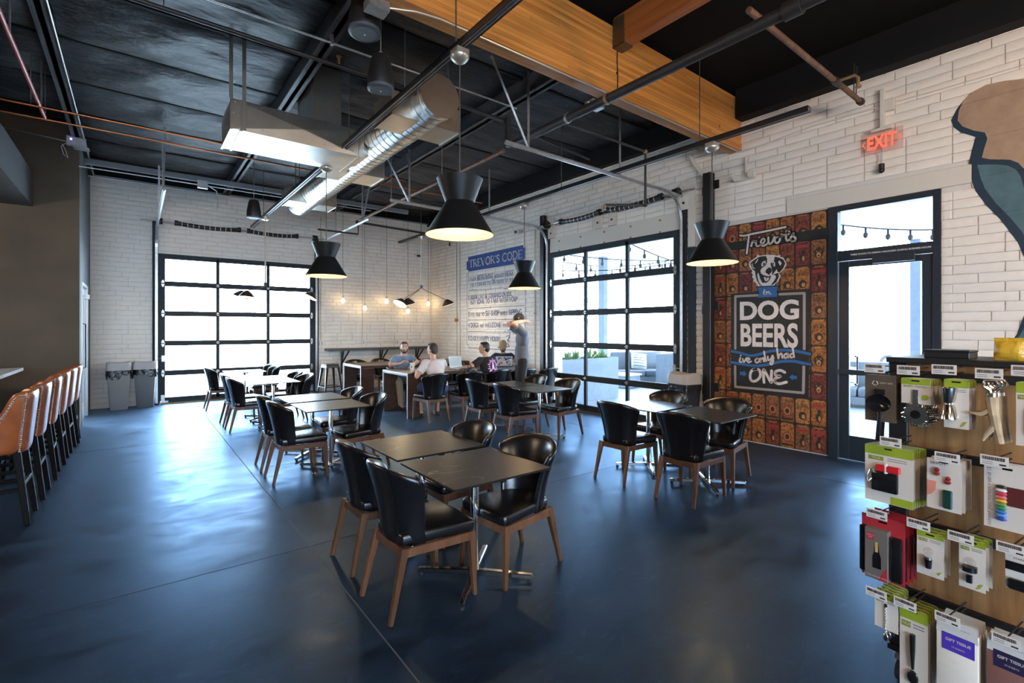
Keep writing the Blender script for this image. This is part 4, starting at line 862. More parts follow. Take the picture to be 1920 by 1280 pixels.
# ---- serif lettering: thick and thin strokes with little feet
def arc(cx, cy, rx, ry, a0, a1, n=8): return [(cx+rx*math.cos(math.radians(a0+(a1-a0)*i/n)), cy+ry*math.sin(math.radians(a0+(a1-a0)*i/n))) for i in range(n+1)]
K, T_ = 1, 0
GL = {'A': (.8, [((.08, 0), (.40, 1), T_), ((.40, 1), (.72, 0), K), ((.2, .34), (.6, .34), T_)]), 'B': (.68, [((.14, 0), (.14, 1), K), (arc(.3, .75, .26, .25, 90, -90), None, T_), (arc(.3, .25, .30, .25, 90, -90), None, K)]),
 'C': (.74, [(arc(.42, .5, .34, .5, 50, 310, 12), None, K)]), 'D': (.78, [((.14, 0), (.14, 1), K), ([(.14, 1)]+arc(.3, .5, .38, .5, 90, -90, 10)+[(.14, 0)], None, K)]),
 'E': (.64, [((.14, 0), (.14, 1), K), ((.14, 1), (.58, 1), T_), ((.14, .5), (.46, .5), T_), ((.14, 0), (.58, 0), T_), ((.58, 1), (.58, .86), T_), ((.58, 0), (.58, .16), T_)]),
 'F': (.6, [((.14, 0), (.14, 1), K), ((.14, 1), (.56, 1), T_), ((.14, .5), (.44, .5), T_), ((.56, 1), (.56, .84), T_)]), 'G': (.8, [(arc(.42, .5, .34, .5, 50, 350, 12), None, K), ((.74, .42), (.74, .1), K), ((.52, .42), (.8, .42), T_)]),
 'H': (.8, [((.14, 0), (.14, 1), K), ((.66, 0), (.66, 1), K), ((.14, .5), (.66, .5), T_)]), 'I': (.34, [((.17, 0), (.17, 1), K)]), 'J': (.5, [([(.34, 1), (.34, .2), (.24, .02), (.08, .08)], None, K)]),
 'K': (.76, [((.14, 0), (.14, 1), K), ((.66, 1), (.16, .42), T_), ((.3, .56), (.7, 0), K)]), 'L': (.6, [((.14, 0), (.14, 1), K), ((.14, 0), (.56, 0), T_), ((.56, 0), (.56, .16), T_)]),
 'M': (.96, [((.12, 0), (.14, 1), T_), ((.14, 1), (.48, .1), K), ((.48, .1), (.82, 1), T_), ((.82, 1), (.84, 0), K)]), 'N': (.8, [((.12, 0), (.12, 1), T_), ((.12, 1), (.68, 0), K), ((.68, 0), (.68, 1), T_)]),
 'O': (.82, [(arc(.41, .5, .33, .5, 0, 360, 16), None, K)]), 'P': (.64, [((.14, 0), (.14, 1), K), (arc(.3, .73, .28, .27, 90, -90), None, K), ((.14, .46), (.3, .46), T_)]),
 'Q': (.84, [(arc(.41, .5, .33, .5, 0, 360, 16), None, K), ((.45, .2), (.8, -.15), K)]), 'R': (.74, [((.14, 0), (.14, 1), K), ([(.14, 1)]+arc(.3, .74, .27, .26, 90, -90)+[(.14, .48)], None, T_), ((.32, .48), (.68, 0), K)]),
 'S': (.6, [([(.5, .84), (.3, 1), (.1, .84), (.16, .62), (.42, .42), (.5, .2), (.3, 0), (.08, .14)], None, K)]), 'T': (.72, [((.36, 0), (.36, 1), K), ((.04, 1), (.68, 1), T_), ((.04, 1), (.04, .82), T_), ((.68, 1), (.68, .82), T_)]),
 'U': (.78, [([(.14, 1), (.14, .25), (.25, .03), (.5, .03), (.62, .25), (.62, 1)], None, K)]), 'V': (.78, [((.06, 1), (.38, 0), K), ((.38, 0), (.70, 1), T_)]), 'W': (1.05, [((.04, 1), (.3, 0), K), ((.3, 0), (.52, .9), T_), ((.52, .9), (.76, 0), K), ((.76, 0), (1.0, 1), T_)]),
 'X': (.76, [((.06, 1), (.68, 0), K), ((.06, 0), (.68, 1), T_)]), 'Y': (.74, [((.06, 1), (.36, .45), K), ((.68, 1), (.36, .45), T_), ((.36, .45), (.36, 0), K)]), "'": (.2, [((.1, 1), (.1, .76), K)]), '!': (.3, [((.15, 1), (.15, .3), K), ((.15, .06), (.15, 0), K)]),
 '/': (.4, [((.02, -.1), (.36, 1.05), T_)]), '-': (.36, [((.05, .42), (.3, .42), K)]), ' ': (.36, []), ',': (.22, [((.1, .06), (.06, -.12), K)]), '1': (.4, [((.2, 0), (.2, 1), K)]), '2': (.56, [([(.08, .78), (.28, 1), (.46, .78), (.4, .5), (.08, 0), (.5, 0)], None, K)]),
 '3': (.56, [([(.08, .85), (.3, 1), (.46, .78), (.28, .54), (.48, .26), (.28, 0), (.06, .14)], None, K)]), '4': (.6, [((.42, 0), (.42, 1), K), ((.42, 1), (.06, .3), T_), ((.06, .3), (.56, .3), T_)]), '5': (.56, [([(.46, 1), (.14, 1), (.12, .58), (.34, .62), (.48, .35), (.3, 0), (.08, .1)], None, K)])}
def serif_text(mb, s, x0, x1, z0, z1, hgt, lift, mi=0, base=XR-.02, wk=.17, wt=.075, emph=None):
    """text from (x0,z0) to (x1,z1) along the baseline, cap height hgt; words listed in emph are drawn taller"""
    words = s.split(' '); sizes = [1.0 if (emph is None or w_ in emph) else .72 for w_ in words]
    tot = sum(sum(GL[c][0] for c in w_)*k for w_, k in zip(words, sizes))+.34*(len(words)-1); sx = (x1-x0)/tot; x = x0
    for w_, k in zip(words, sizes):
        for c in w_:
            gw, st = GL[c]; hz = hgt*k; zb = z0+(z1-z0)*(x-x0)/(x1-x0)
            for a, b, wt_ in st:
                pts = a if b is None else [a, b]; P = [(x+p[0]*sx*k, zb+p[1]*hz) for p in pts]; w2 = (wk if wt_ else wt)*min(hgt, sx*1.3)*k
                for i in range(len(P)-1):
                    A, B = Vector(P[i]), Vector(P[i+1]); d = B-A
                    if d.length < 1e-6: continue
                    n = Vector((-d.y, d.x)).normalized()*w2/2; e = d.normalized()*w2*.2 if b is None else Vector((0, 0))
                    poly(mb, [tuple(A-n-e), tuple(B-n+e), tuple(B+n+e), tuple(A+n-e)], lift, mi, base)
                if b is not None and wt_ == K and c not in "'!,-":
                    for q in (a, b):
                        if q[1] in (0, 1): cx, cz = x+q[0]*sx*k, zb+q[1]*hz; poly(mb, [(cx-.15*sx*k, cz-wt*hgt*.4), (cx+.15*sx*k, cz-wt*hgt*.4), (cx+.15*sx*k, cz+wt*hgt*.4), (cx-.15*sx*k, cz+wt*hgt*.4)], lift+.0001, mi, base)
            x += gw*sx*k
        x += .34*sx
def paint(name, col, rough=.65):   # wall paint that carries the block joints in its relief
    if name in MATS: return MATS[name]
    m = bpy.data.materials.new(name); m.use_nodes = True; nt = m.node_tree; N = nt.nodes; L = nt.links; b = N['Principled BSDF']; b.inputs['Roughness'].default_value = rough
    tc = N.new('ShaderNodeTexCoord'); mp = N.new('ShaderNodeMapping'); mp.inputs['Rotation'].default_value = (PI/2, 0, PI/2); L.new(tc.outputs['Object'], mp.inputs[0])
    br_ = N.new('ShaderNodeTexBrick'); br_.inputs['Scale'].default_value = 1; br_.inputs['Brick Width'].default_value = BL; br_.inputs['Row Height'].default_value = BH; br_.inputs['Mortar Size'].default_value = .006; br_.inputs['Mortar Smooth'].default_value = .6
    br_.inputs['Color1'].default_value = (1, 1, 1, 1); br_.inputs['Color2'].default_value = (.9, .9, .9, 1); br_.inputs['Mortar'].default_value = (0, 0, 0, 1); L.new(mp.outputs[0], br_.inputs[0])
    n = N.new('ShaderNodeTexNoise'); n.inputs['Scale'].default_value = 9; n.inputs['Detail'].default_value = 6; L.new(tc.outputs['Object'], n.inputs[0])
    mx = N.new('ShaderNodeMix'); mx.data_type = 'RGBA'; mx.blend_type = 'MULTIPLY'; mx.inputs[0].default_value = .5; mx.inputs[6].default_value = (*col, 1); L.new(n.outputs[0], mx.inputs[7])
    L.new(mx.outputs[2], b.inputs['Base Color'])
    bp = N.new('ShaderNodeBump'); bp.inputs['Strength'].default_value = .6; bp.inputs['Distance'].default_value = .012; L.new(br_.outputs[0], bp.inputs['Height']); L.new(bp.outputs[0], b.inputs['Normal'])
    MATS[name] = m; return m
P_blue = paint('royal_blue_paint', (.02, .07, .32)); P_ink = paint('faded_blue_lettering', (.10, .15, .36)); P_wh = paint('off_white_paint', (.72, .69, .64))
# ---- house rules painted in the corner
def z7(x, y): return wp(860+x/5.82, 440+y/5.82)
hr = thing('painted_house_rules', 'blue lettered house rules with a banner title painted on the white block wall', 'wall lettering', (0, 0, 0))
mb = MB(); poly(mb, [z7(*p) for p in ((88, 300), (104, 285), (106, 242), (705, 112), (707, 140), (730, 138), (728, 262), (707, 268), (705, 305), (110, 402), (106, 385), (90, 384))], .004); obj('title_banner', mb, P_blue, hr)
mb = MB(); a, b = z7(117, 358), z7(697, 268); serif_text(mb, "TREVOR'S CODE", a[0], b[0], a[1]-.0, a[1]-.0, z7(117, 282)[1]-a[1], .0055, wk=.2, wt=.085); obj('title_lettering', mb, P_wh, hr)
lines = [("1 ENJOY BEER/WINE BOUGHT HERE", (105, 510), (602, 445), 50, ('BEER/WINE', 'HERE', '1')), ("FOR A CORKAGE FEE OR ORDER AT THE", (130, 562), (600, 512), 44, ('OR',)), ("2 LIQUOR CAN'T BE CONSUMED ON-SITE,", (105, 705), (585, 668), 40, None),
 ("BUY SOME TO TAKE WITH YOU!", (132, 758), (640, 726), 46, None), ("3 FEEL FREE TO SIT-SHOP WHILE SIPPING", (105, 885), (690, 876), 50, ('SIT-SHOP', 'SIPPING', '3')), ("4 DOGS ARE WELCOME ANYWHERE", (105, 1010), (640, 1006), 46, ('DOGS', 'WELCOME', '4')), ("5 DAILY HAPPY HOUR!", (105, 1148), (455, 1160), 44, None)]
mb = MB()
for s, p, q, h_, em in lines:
    a, b = z7(*p), z7(*q); zz = (a[1]+b[1])/2; serif_text(mb, s, a[0], b[0], zz, zz, z7(p[0], p[1]-h_)[1]-a[1], .004, emph=em)
for s, p, q in (("EXCLUDING SPECIAL RELEASES", (215, 612), (480, 590)), ("EXCEPT ON TABLES", (300, 1066), (470, 1064))):
    a, b = z7(*p), z7(*q); serif_text(mb, s, a[0], b[0], a[1], a[1], .028, .004)
tag(obj('rule_lettering', mb, P_ink, hr), kind='stuff')
mb = MB()
for p, q in (((112, 606), (205, 600)), ((490, 588), (640, 575)), ((100, 806), (718, 772)), ((102, 930), (715, 918)), ((105, 1056), (290, 1058)), ((485, 1060), (715, 1062)), ((92, 440), (92, 1190)), ((112, 1232), (700, 1264)), ((729, 330), (729, 1225))):
    stroke(mb, [z7(*p), z7(*q)], .014, .004, smooth=False)
for pts in (((107, 405), (107, 428), (92, 440)), ((92, 1190), (106, 1206), (112, 1232)), ((729, 1225), (712, 1238), (700, 1264))): stroke(mb, [z7(*p) for p in pts], .014, .004, smooth=False)
tag(obj('border_lines', mb, P_ink, hr), kind='stuff')
mb = MB()
for pts in (((535, 1045), (560, 1042), (555, 1090), (545, 1140), (540, 1215)), ((580, 1042), (600, 1040), (596, 1090)), ((520, 1110), (548, 1100), (556, 1128), (528, 1150), (560, 1160)), ((522, 1185), (545, 1200), (555, 1222), (528, 1220))): stroke(mb, [z7(*p) for p in pts], .018, .004)
obj('dog_drawing', mb, P_ink, hr)
# ---- printed dog mural panel
mu = thing('dog_beers_mural', 'printed mural of beer cans with a dog head and a dark slogan board', 'mural', (0, 0, 0))
ML, MR_, MT, MBm = -4.0, -2.452, 3.19, .02     # wall coordinates
M_print = mat('print_dark_ground', (.022, .013, .009), .55)
mb = MB().span((XR-.018, -ML, MBm), (XR-.002, -MR_, MT)); obj('panel', mb, M_print, mu)
gold = mat('gold_edge', (.35, .22, .08), .5, .3); obj('edge_trim', MB().span((XR-.022, -ML-.012, MBm), (XR-.017, -ML, MT)), gold, mu)
CANC = [(.42, .15, .035), (.34, .11, .03), (.48, .20, .06), (.27, .06, .03), (.36, .14, .05), (.20, .035, .03), (.30, .12, .045), (.46, .17, .04)]
CM = [mat('can_print_%d' % i, tuple(q*.62 for q in c), .55, noise=.75, nscale=34, bump=0) for i, c in enumerate(CANC)]
for i, m_ in enumerate(CM): m_.name = 'can_print'
DK = mat('can_print_dark', (.035, .016, .010), .55); LT = mat('can_print_light', (.40, .21, .08), .55); RD = mat('can_print_red', (.28, .03, .025), .55)
cw, chh = (MR_-ML)/8, (MT-MBm)/9; rnd = random.Random(3)
CB = XR-.018
canm = MB()
for r in range(9):
    for c in range(8):
        x0, z0 = ML+c*cw, MBm+r*chh; ins = .010; ci = rnd.randrange(8)
        P = [(x0+ins, z0+.02), (x0+ins+.015, z0+.006), (x0+cw-ins-.015, z0+.006), (x0+cw-ins, z0+.02), (x0+cw-ins, z0+chh-.045), (x0+cw-ins-.02, z0+chh-.012), (x0+ins+.02, z0+chh-.012), (x0+ins, z0+chh-.045)]
        mb = MB(); poly(mb, P, .0012, 0, CB)
        xc = x0+cw/2
        poly(mb, [(xc-.055, z0+chh-.034), (xc+.055, z0+chh-.034), (xc+.05, z0+chh-.026), (xc-.05, z0+chh-.026)], .0018, 2, CB)
        kind = rnd.randrange(4); e = lambda cx, cz, rx, rz, mi, l: poly(mb, [(cx+rx*math.cos(k*PI/6), cz+rz*math.sin(k*PI/6)) for k in range(12)], l, mi, CB)
        if kind == 0:      # dog face
            e(xc, z0+.15, .052, .075, 1, .0020); e(xc, z0+.125, .028, .04, 2, .0026); e(xc, z0+.115, .012, .012, 1, .0032); e(xc-.024, z0+.175, .008, .008, 2, .0032); e(xc+.024, z0+.175, .008, .008, 2, .0032)
            poly(mb, [(xc-.05, z0+.21), (xc-.065, z0+.14), (xc-.04, z0+.17)], .0026, 1, CB); poly(mb, [(xc+.05, z0+.21), (xc+.065, z0+.14), (xc+.04, z0+.17)], .0026, 1, CB)
        elif kind == 1:    # sitting dog and label band
            e(xc, z0+.11, .035, .06, 1, .0020); e(xc+.008, z0+.19, .024, .028, 1, .0020); e(xc+.01, z0+.10, .015, .035, 2, .0026); poly(mb, [(x0+ins+.01, z0+.245), (x0+cw-ins-.01, z0+.245), (x0+cw-ins-.01, z0+.285), (x0+ins+.01, z0+.285)], .0018, 3, CB)
        elif kind == 2:    # lettered can
            w_ = rnd.choice(('BARK', 'PALE', 'WEE IPA', 'BORK', 'K9', 'MALT')); 
            serif_text(mb, w_.replace('9', ''), x0+.03, x0+cw-.03, z0+.225, z0+.225, .045, .0022, 1, CB); e(xc, z0+.11, .05, .055, 1, .0018); e(xc+.01, z0+.10, .024, .03, 2, .0024)
        else:              # badge
            e(xc, z0+.15, .058, .07, 3, .0018); e(xc, z0+.15, .042, .052, 2, .0022); e(xc, z0+.15, .028, .036, 1, .0026); poly(mb, [(x0+ins+.01, z0+.03), (x0+cw-ins-.01, z0+.03), (x0+cw-ins-.01, z0+.055), (x0+ins+.01, z0+.055)], .0018, 1, CB)
        obj('can_print', mb, [CM[ci], DK, LT, RD], mu)
S_blk = mat('sign_black', (.012, .013, .014), .5, noise=.4, nscale=12); S_gry = mat('sign_warm_grey', (.30, .26, .24), .55); S_wh = mat('sign_off_white', (.62, .56, .53), .55, noise=.1, nscale=30); S_blu = mat('sign_blue', (.02, .11, .30), .5); S_lett = S_wh
z3 = lambda x, y: wp(1360+x/8.53, 410+y/8.53); z4 = lambda x, y: wp(1360+x/5.817, 540+y/5.817)
mb = MB(); poly(mb, [wp(*p) for p in ((1341, 459), (1554, 426), (1554, 447), (1341, 474))], .004, 0, CB); obj('dark_band', mb, S_blk, mu)
mb = MB(); poly(mb, [z4(*p) for p in ((62, 62), (925, 5), (910, 1215), (62, 1118))], .005, 0, CB); sb = obj('slogan_board', mb, S_blk, mu)
mb = MB()
for a, b in (((110, 90), (355, 78)), ((575, 68), (862, 55)), ((862, 55), (862, 668)), ((858, 850), (852, 1142)), ((852, 1142), (110, 1075)), ((110, 1075), (108, 850)), ((110, 660), (110, 90))): stroke(mb, [z4(*a), z4(*b)], dist_px(1440, 640, 4.6), .006, 0, smooth=False, base=CB)
obj('board_frame', mb, S_gry, sb)
TREV = [[(240, 268), (310, 272), (420, 246), (700, 190), (962, 133)], [(380, 262), (368, 370), (345, 555)], [(416, 436), (432, 385), (446, 346), (468, 372), (494, 356), (492, 405), (512, 440), (556, 424)], [(560, 418), (612, 388), (632, 340), (604, 320), (576, 352), (574, 405), (606, 434), (668, 404), (688, 372)], [(690, 300), (690, 352), (712, 405), (752, 372), (786, 290)], [(844, 288), (800, 312), (796, 366), (834, 388), (874, 344), (866, 298), (842, 292), (886, 300), (916, 284)], [(916, 284), (900, 250), (934, 262), (972, 256), (972, 310), (996, 352), (1036, 322)], [(1022, 205), (1030, 222), (1014, 246)], [(1036, 322), (1070, 270), (1092, 226), (1088, 272), (1124, 312), (1110, 352), (1062, 358), (1048, 340)]]
mb = MB(); mbk = MB()
for s in TREV: stroke(mbk, [z3(*p) for p in s], dist_px(1440, 450, 8.2), .0052, 0, base=CB); stroke(mb, [z3(*p) for p in s], dist_px(1440, 450, 3.6), .0066, 0, base=CB)
obj('name_outline', mbk, S_blk, mu); obj('name_lettering', mb, S_wh, mu)  # wider black outline stroke printed under the name
DOG = [(1, [(375, 720), (400, 680), (500, 612), (515, 572), (556, 590), (640, 578), (700, 574), (780, 580), (830, 592), (885, 575), (878, 612), (930, 622), (975, 700), (980, 740), (940, 805), (890, 855), (862, 870), (888, 915), (868, 960), (848, 1002), (800, 1040), (780, 1082), (520, 1082), (500, 1030), (448, 992), (458, 962), (428, 930), (446, 892), (418, 870), (432, 832), (390, 770)]),
 (0, [(400, 712), (440, 676), (515, 626), (560, 604), (650, 596), (672, 640), (668, 700), (640, 752), (585, 790), (562, 830), (572, 880), (604, 960), (628, 1018), (600, 1030), (560, 960), (528, 858), (512, 900), (530, 990), (560, 1050), (600, 1072), (556, 1068), (508, 990), (484, 905), (476, 838), (440, 812), (420, 760)]),
 (0, [(790, 606), (856, 618), (930, 652), (962, 712), (930, 790), (872, 856), (836, 850), (828, 806), (800, 838), (770, 880), (748, 905), (752, 846), (740, 780), (724, 720), (744, 690), (786, 660)]),
 (0, [(760, 900), (800, 880), (852, 862), (858, 930), (820, 1010), (770, 1050), (726, 1066), (776, 1000), (812, 940), (806, 905)]),
 (0, [(682, 790), (712, 776), (742, 800), (746, 846), (722, 872), (700, 902), (676, 878), (646, 862), (650, 820)]), (0, [(566, 868), (612, 900), (690, 922), (736, 905), (722, 960), (690, 1006), (640, 1030), (600, 985)]),
 (1, [(618, 928), (664, 946), (706, 936), (692, 985), (650, 1000), (630, 975)]), (0, [(650, 950), (668, 950), (660, 990)]), (1, [(580, 720), (600, 690), (640, 668), (652, 700), (630, 740), (586, 768)]), (0, [(600, 722), (622, 700), (640, 715), (626, 742), (606, 745)]),
 (1, [(742, 690), (778, 672), (802, 716), (796, 770), (770, 748)]), (0, [(756, 712), (776, 700), (786, 726), (772, 742)]), (1, [(520, 640), (532, 650), (506, 700), (470, 722), (500, 676)]), (1, [(850, 690), (872, 668), (906, 712), (880, 752), (862, 720)]), (1, [(424, 722), (436, 712), (450, 770), (486, 800), (448, 796)])]
mb = MB()
for i, (c, pts) in enumerate(DOG): poly(mb, [z3(*p) for p in pts], .0060+.0004*i, c, CB)
# concave outlines: triangulate by ear clipping through bmesh
me = mb.mesh('dog_head_emblem'); bm = bmesh.new(); bm.from_mesh(me); bmesh.ops.triangulate(bm, faces=bm.faces[:], ngon_method='EAR_CLIP'); bm.to_mesh(me); bm.free()
obj('dog_head_emblem', me, [S_blk, S_wh], mu)
mb = MB(); poly(mb, [z3(*p) for p in ((490, 1080), (870, 1062), (846, 1160), (866, 1262), (495, 1285), (528, 1185))], .0062, 0, CB); poly(mb, [z3(*p) for p in ((512, 1098), (850, 1082), (822, 1160), (844, 1245), (516, 1264), (550, 1183))], .0072, 1, CB)
me = mb.mesh('ribbon'); bm = bmesh.new(); bm.from_mesh(me); bmesh.ops.triangulate(bm, faces=bm.faces[:], ngon_method='EAR_CLIP'); bm.to_mesh(me); bm.free(); rb_ = obj('ribbon', me, [S_blk, S_blu], mu)
mb = MB(); w_ = dist_px(1440, 550, 2.6)
for s in ([(622, 1160), (618, 1205), (640, 1212)], [(628, 1138), (630, 1140)], [(660, 1165), (662, 1212), (668, 1190), (700, 1166), (706, 1200), (732, 1200)]): stroke(mb, [z3(*p) for p in s], w_, .0082, 0, base=CB)
obj('in_lettering', mb, S_wh, rb_)
def bigtext(s, a, b, sx, off, mi=0):   # a, b: opposite corners in z4 pixels
    A, B = z4(*a), z4(*b); me = text_mesh(s, 1, off, 0, 1); xs_ = [v.co.x for v in me.vertices]; ys_ = [v.co.y for v in me.vertices]
    kx = (B[0]-A[0])/(max(xs_)-min(xs_)); ky = abs(B[1]-A[1])/(max(ys_)-min(ys_)); m = MB()
    m.add([Vector((CB-.0066, 0, 0))+EXM*(A[0]+(v.co.x-min(xs_))*kx)+EYM*(min(A[1], B[1])+(v.co.y-min(ys_))*ky) for v in me.vertices], [tuple(p.vertices) for p in me.polygons]); return m
obj('dog_lettering', bigtext('DOG', (160, 148), (805, 342), 1, .035), S_lett, sb); obj('beers_lettering', bigtext('BEERS', (168, 386), (795, 655), 1, .03), S_lett, sb)
mb = MB()
for s in ([(70, 688), (150, 702), (280, 736), (400, 712), (500, 686), (650, 676), (780, 688), (925, 718)], [(65, 806), (180, 828), (330, 846), (470, 832), (600, 802), (740, 796), (840, 815), (930, 830)]): stroke(mb, [z4(*p) for p in s], dist_px(1440, 670, 9), .0070, 0, base=CB); stroke(mb, [z4(*p) for p in s], dist_px(1440, 670, 5), .0080, 1, base=CB)
tag(obj('wave_ribbon', mb, [S_blk, S_blu], sb), kind='stuff')
mb = MB(); w_ = dist_px(1440, 680, 3.2)
for s in ([(165, 760), (158, 800), (180, 806)], [(170, 735), (171, 737)], [(192, 770), (205, 806), (232, 762)], [(240, 790), (268, 775), (250, 760), (236, 785), (256, 810), (284, 798)], [(350, 765), (328, 785), (340, 812), (368, 800), (366, 772), (348, 764)], [(385, 765), (386, 806), (392, 780), (416, 762), (424, 800)], [(425, 690), (436, 760), (448, 796)], [(465, 745), (470, 785), (500, 770), (520, 735), (524, 800), (508, 832), (492, 815), (530, 760)], [(566, 658), (580, 765), (590, 730), (614, 712), (624, 760)], [(672, 712), (644, 730), (652, 762), (676, 752), (684, 712), (690, 756)], [(736, 650), (744, 700), (752, 752)], [(742, 712), (714, 722), (716, 756), (746, 748)]): stroke(mb, [z4(*p) for p in s], w_, .0086, 0, base=CB)
tag(obj('only_had_lettering', mb, S_wh, sb), kind='stuff')
mb = MB(); w_ = dist_px(1440, 705, 5)
for s in ([(345, 880), (290, 900), (272, 960), (290, 1010), (340, 1008), (382, 960), (376, 900), (340, 880), (300, 890)], [(424, 1028), (418, 960), (420, 888), (462, 960), (502, 1028), (504, 960), (506, 900)], [(650, 918), (600, 896), (550, 912), (552, 950), (600, 962), (546, 986), (544, 1024), (590, 1042), (668, 1024)]): stroke(mb, [z4(*p) for p in s], w_, .0068, 0, base=CB)
obj('one_lettering', mb, S_wh, sb)
mb = MB(); poly(mb, [z4(*p) for p in ((160, 910), (200, 912), (200, 895), (236, 935), (200, 965), (200, 950), (160, 946))], .0066, 0, CB); poly(mb, [z4(*p) for p in ((782, 955), (738, 952), (738, 938), (696, 970), (738, 1005), (738, 990), (782, 992))], .0066, 0, CB)
tag(obj('arrows', mb, S_blu, sb), kind='stuff')
# ---- large painted figure beyond the exit door
z5 = lambda x, y: wp(1760+x/2.244, 130+y/2.244)
wa = thing('painted_wall_figure', 'huge navy and teal curved figure painted on the block wall past the exit door', 'wall painting', (0, 0, 0))
def tripoly(name, pts, lift, m):
    mb = MB(); poly(mb, [z5(*p) for p in pts], lift); me = mb.mesh(name); bm = bmesh.new(); bm.from_mesh(me); bmesh.ops.triangulate(bm, faces=bm.faces[:], ngon_method='EAR_CLIP'); bm.to_mesh(me); bm.free(); return obj(name, me, m, wa)
tripoly('tan_field', [(105, 130), (130, 102), (200, 65), (280, 48), (359, 40), (480, 52), (600, 110), (680, 210), (700, 330), (650, 430), (560, 470), (480, 462), (410, 430), (359, 420), (335, 395), (300, 380), (215, 378), (182, 372), (190, 340), (205, 292), (195, 268), (150, 258), (100, 240), (80, 215), (85, 175)], .003, paint('tan_paint', (.46, .30, .20)))
tripoly('navy_outline', [(105, 130), (75, 170), (52, 215), (62, 242), (92, 265), (155, 285), (148, 310), (130, 380), (134, 450), (155, 512), (200, 572), (260, 632), (330, 722), (359, 785), (400, 880), (400, 960), (359, 1035), (330, 1112), (280, 1182), (235, 1232), (262, 1232), (310, 1172), (352, 1100), (385, 1040), (425, 960), (425, 860), (380, 740), (350, 682), (300, 622), (240, 562), (195, 502), (175, 452), (163, 402), (240, 400), (292, 405), (326, 422), (346, 452), (362, 510), (400, 560), (440, 560), (400, 440), (359, 418), (335, 393), (300, 380), (215, 378), (182, 372), (190, 340), (205, 292), (195, 266), (150, 258), (100, 240), (80, 215), (85, 175)], .0035, paint('navy_paint', (.010, .035, .065)))
tripoly('teal_field', [(163, 402), (240, 400), (292, 405), (326, 422), (346, 452), (362, 510), (400, 562), (440, 562), (418, 474), (480, 470), (560, 478), (650, 438), (700, 590), (690, 720), (620, 850), (590, 960), (620, 1080), (680, 1180), (700, 1236), (262, 1232), (310, 1172), (352, 1100), (385, 1040), (425, 960), (425, 860), (380, 740), (350, 682), (300, 622), (240, 562), (195, 502), (175, 452)], .003, paint('teal_paint', (.085, .17, .20)))
# ================================================================== SMALL THINGS ON THE WALLS
M_exit = mat('exit_red', (.8, .1, .06), .4, emit=(1, .13, .07), estr=1.1); M_acr = mat('exit_acrylic', (.50, .42, .38), .2)
c = onX(1653, 265, XR-.09); es = thing('exit_sign', 'edge-lit exit sign with red letters and arrows high on the block wall', 'exit sign', c)
hw, hh = .205, .125
obj('face_plate', MB().span((-.004, -hw, -hh), (.004, hw, hh)), glass_mat('clear_acrylic', (.92, .86, .84)), es); 
obj('top_housing', MB().span((-.03, -.1, hh), (.03, .1, hh+.035)).span((.0, -.02, hh+.02), (.075, .02, hh+.5)), M_lint, es, bevel=.004); mb = MB(); text_into(mb, 'EXIT', (-.0055, 0, -.005), EXM, EYM, .215, .66, .006)
obj('exit_lettering', mb, M_exit, es)
for s in (-1, 1): obj('arrow', MB().prism([(s*.165, -.04), (s*.195, 0), (s*.165, .04), (s*.165, .026), (s*.182, 0), (s*.165, -.026)] if s > 0 else [(s*.165, -.04), (s*.165, -.026), (s*.182, 0), (s*.165, .026), (s*.165, .04), (s*.195, 0)], (-.0055, 0, 0), EXM, EYM, .0008), M_exit, es)
c = onX(1653, 312, XR-.07); dc = thing('dome_camera', 'small dark camera on a stem below the exit sign', 'camera', c)
obj('stem', MB().cyl((0, 0, 0), (0, 0, .22), .008, n=8), M_galv, dc); obj('camera_body', MB().cyl((0, 0, -.05), (0, 0, .03), .03, n=14).ell((-.01, 0, -.05), .032), M_blk, dc, smooth=True); obj('arm', MB().cyl((0, 0, .0), (.068, 0, .0), .008, n=8), M_blk, dc)
c = onX(1398, 331, XR-.05); em = thing('emergency_light', 'white twin-head emergency light on the wall beside the black post', 'emergency light', c)
obj('housing', MB().span((-.03, -.14, -.05), (.045, .15, .05)), M_lint, em, bevel=.012, seg=2)
for s in (-1, 1): obj('lamp_head', MB().cyl((-.03, s*.11, .0), (-.085, s*.11, -.005), .048, n=16).cyl((-.085, s*.11, -.005), (-.088, s*.11, -.005), .036, n=16), M_lint, em, smooth=True)
c = onX(1399, 295, XR-.02); obj('feed_conduit', MB().cyl((-.0, .0, .05), (.0, 0, .28), .016, n=8), M_lint, em)
# conduits on the right wall
def wall_run(label, pts, r, m, boxes=(), name='surface_conduit'):
    P = [onX(x, y, XR-.035) for x, y in pts]; t = thing(name, label, 'conduit', P[0]); obj('conduit_run', MB().tube([p-P[0] for p in P], r, 8), m, t, smooth=True)
    for x, y, a, b in boxes: q = onX(x, y, XR-.04)-P[0]; obj('junction_box', MB().box(q, (.06, a, b)), m, t, bevel=.006)
wall_run('white conduit running from the girder to the exit sign box', [(1345, 288), (1395, 284), (1520, 238), (1662, 196)], .010, M_lint, ((1664, 198, .14, .14),))
wall_run('white conduit running on from the exit sign box along the wall top', [(1680, 191), (1800, 157), (1919, 122), (2000, 98)], .008, M_lint)
dp = thing('painted_downpipe', 'white painted bent downpipe above the patio door jamb', 'pipe', onX(1302, 262, XR-.10)); o_ = dp.location.copy()
obj('pipe_run', MB().tube([onX(1308, 255, XR-.09)-o_, onX(1306, 282, XR-.09)-o_, onX(1294, 290, XR-.09)-o_, onX(1304, 310, XR-.09)-o_, onX(1322, 330, XR-.08)-o_], .032, 10), M_lint, dp, smooth=True); obj('pipe_strap', MB().box(onX(1304, 310, XR-.04)-o_, (.08, .03, .03)), M_lint, dp)
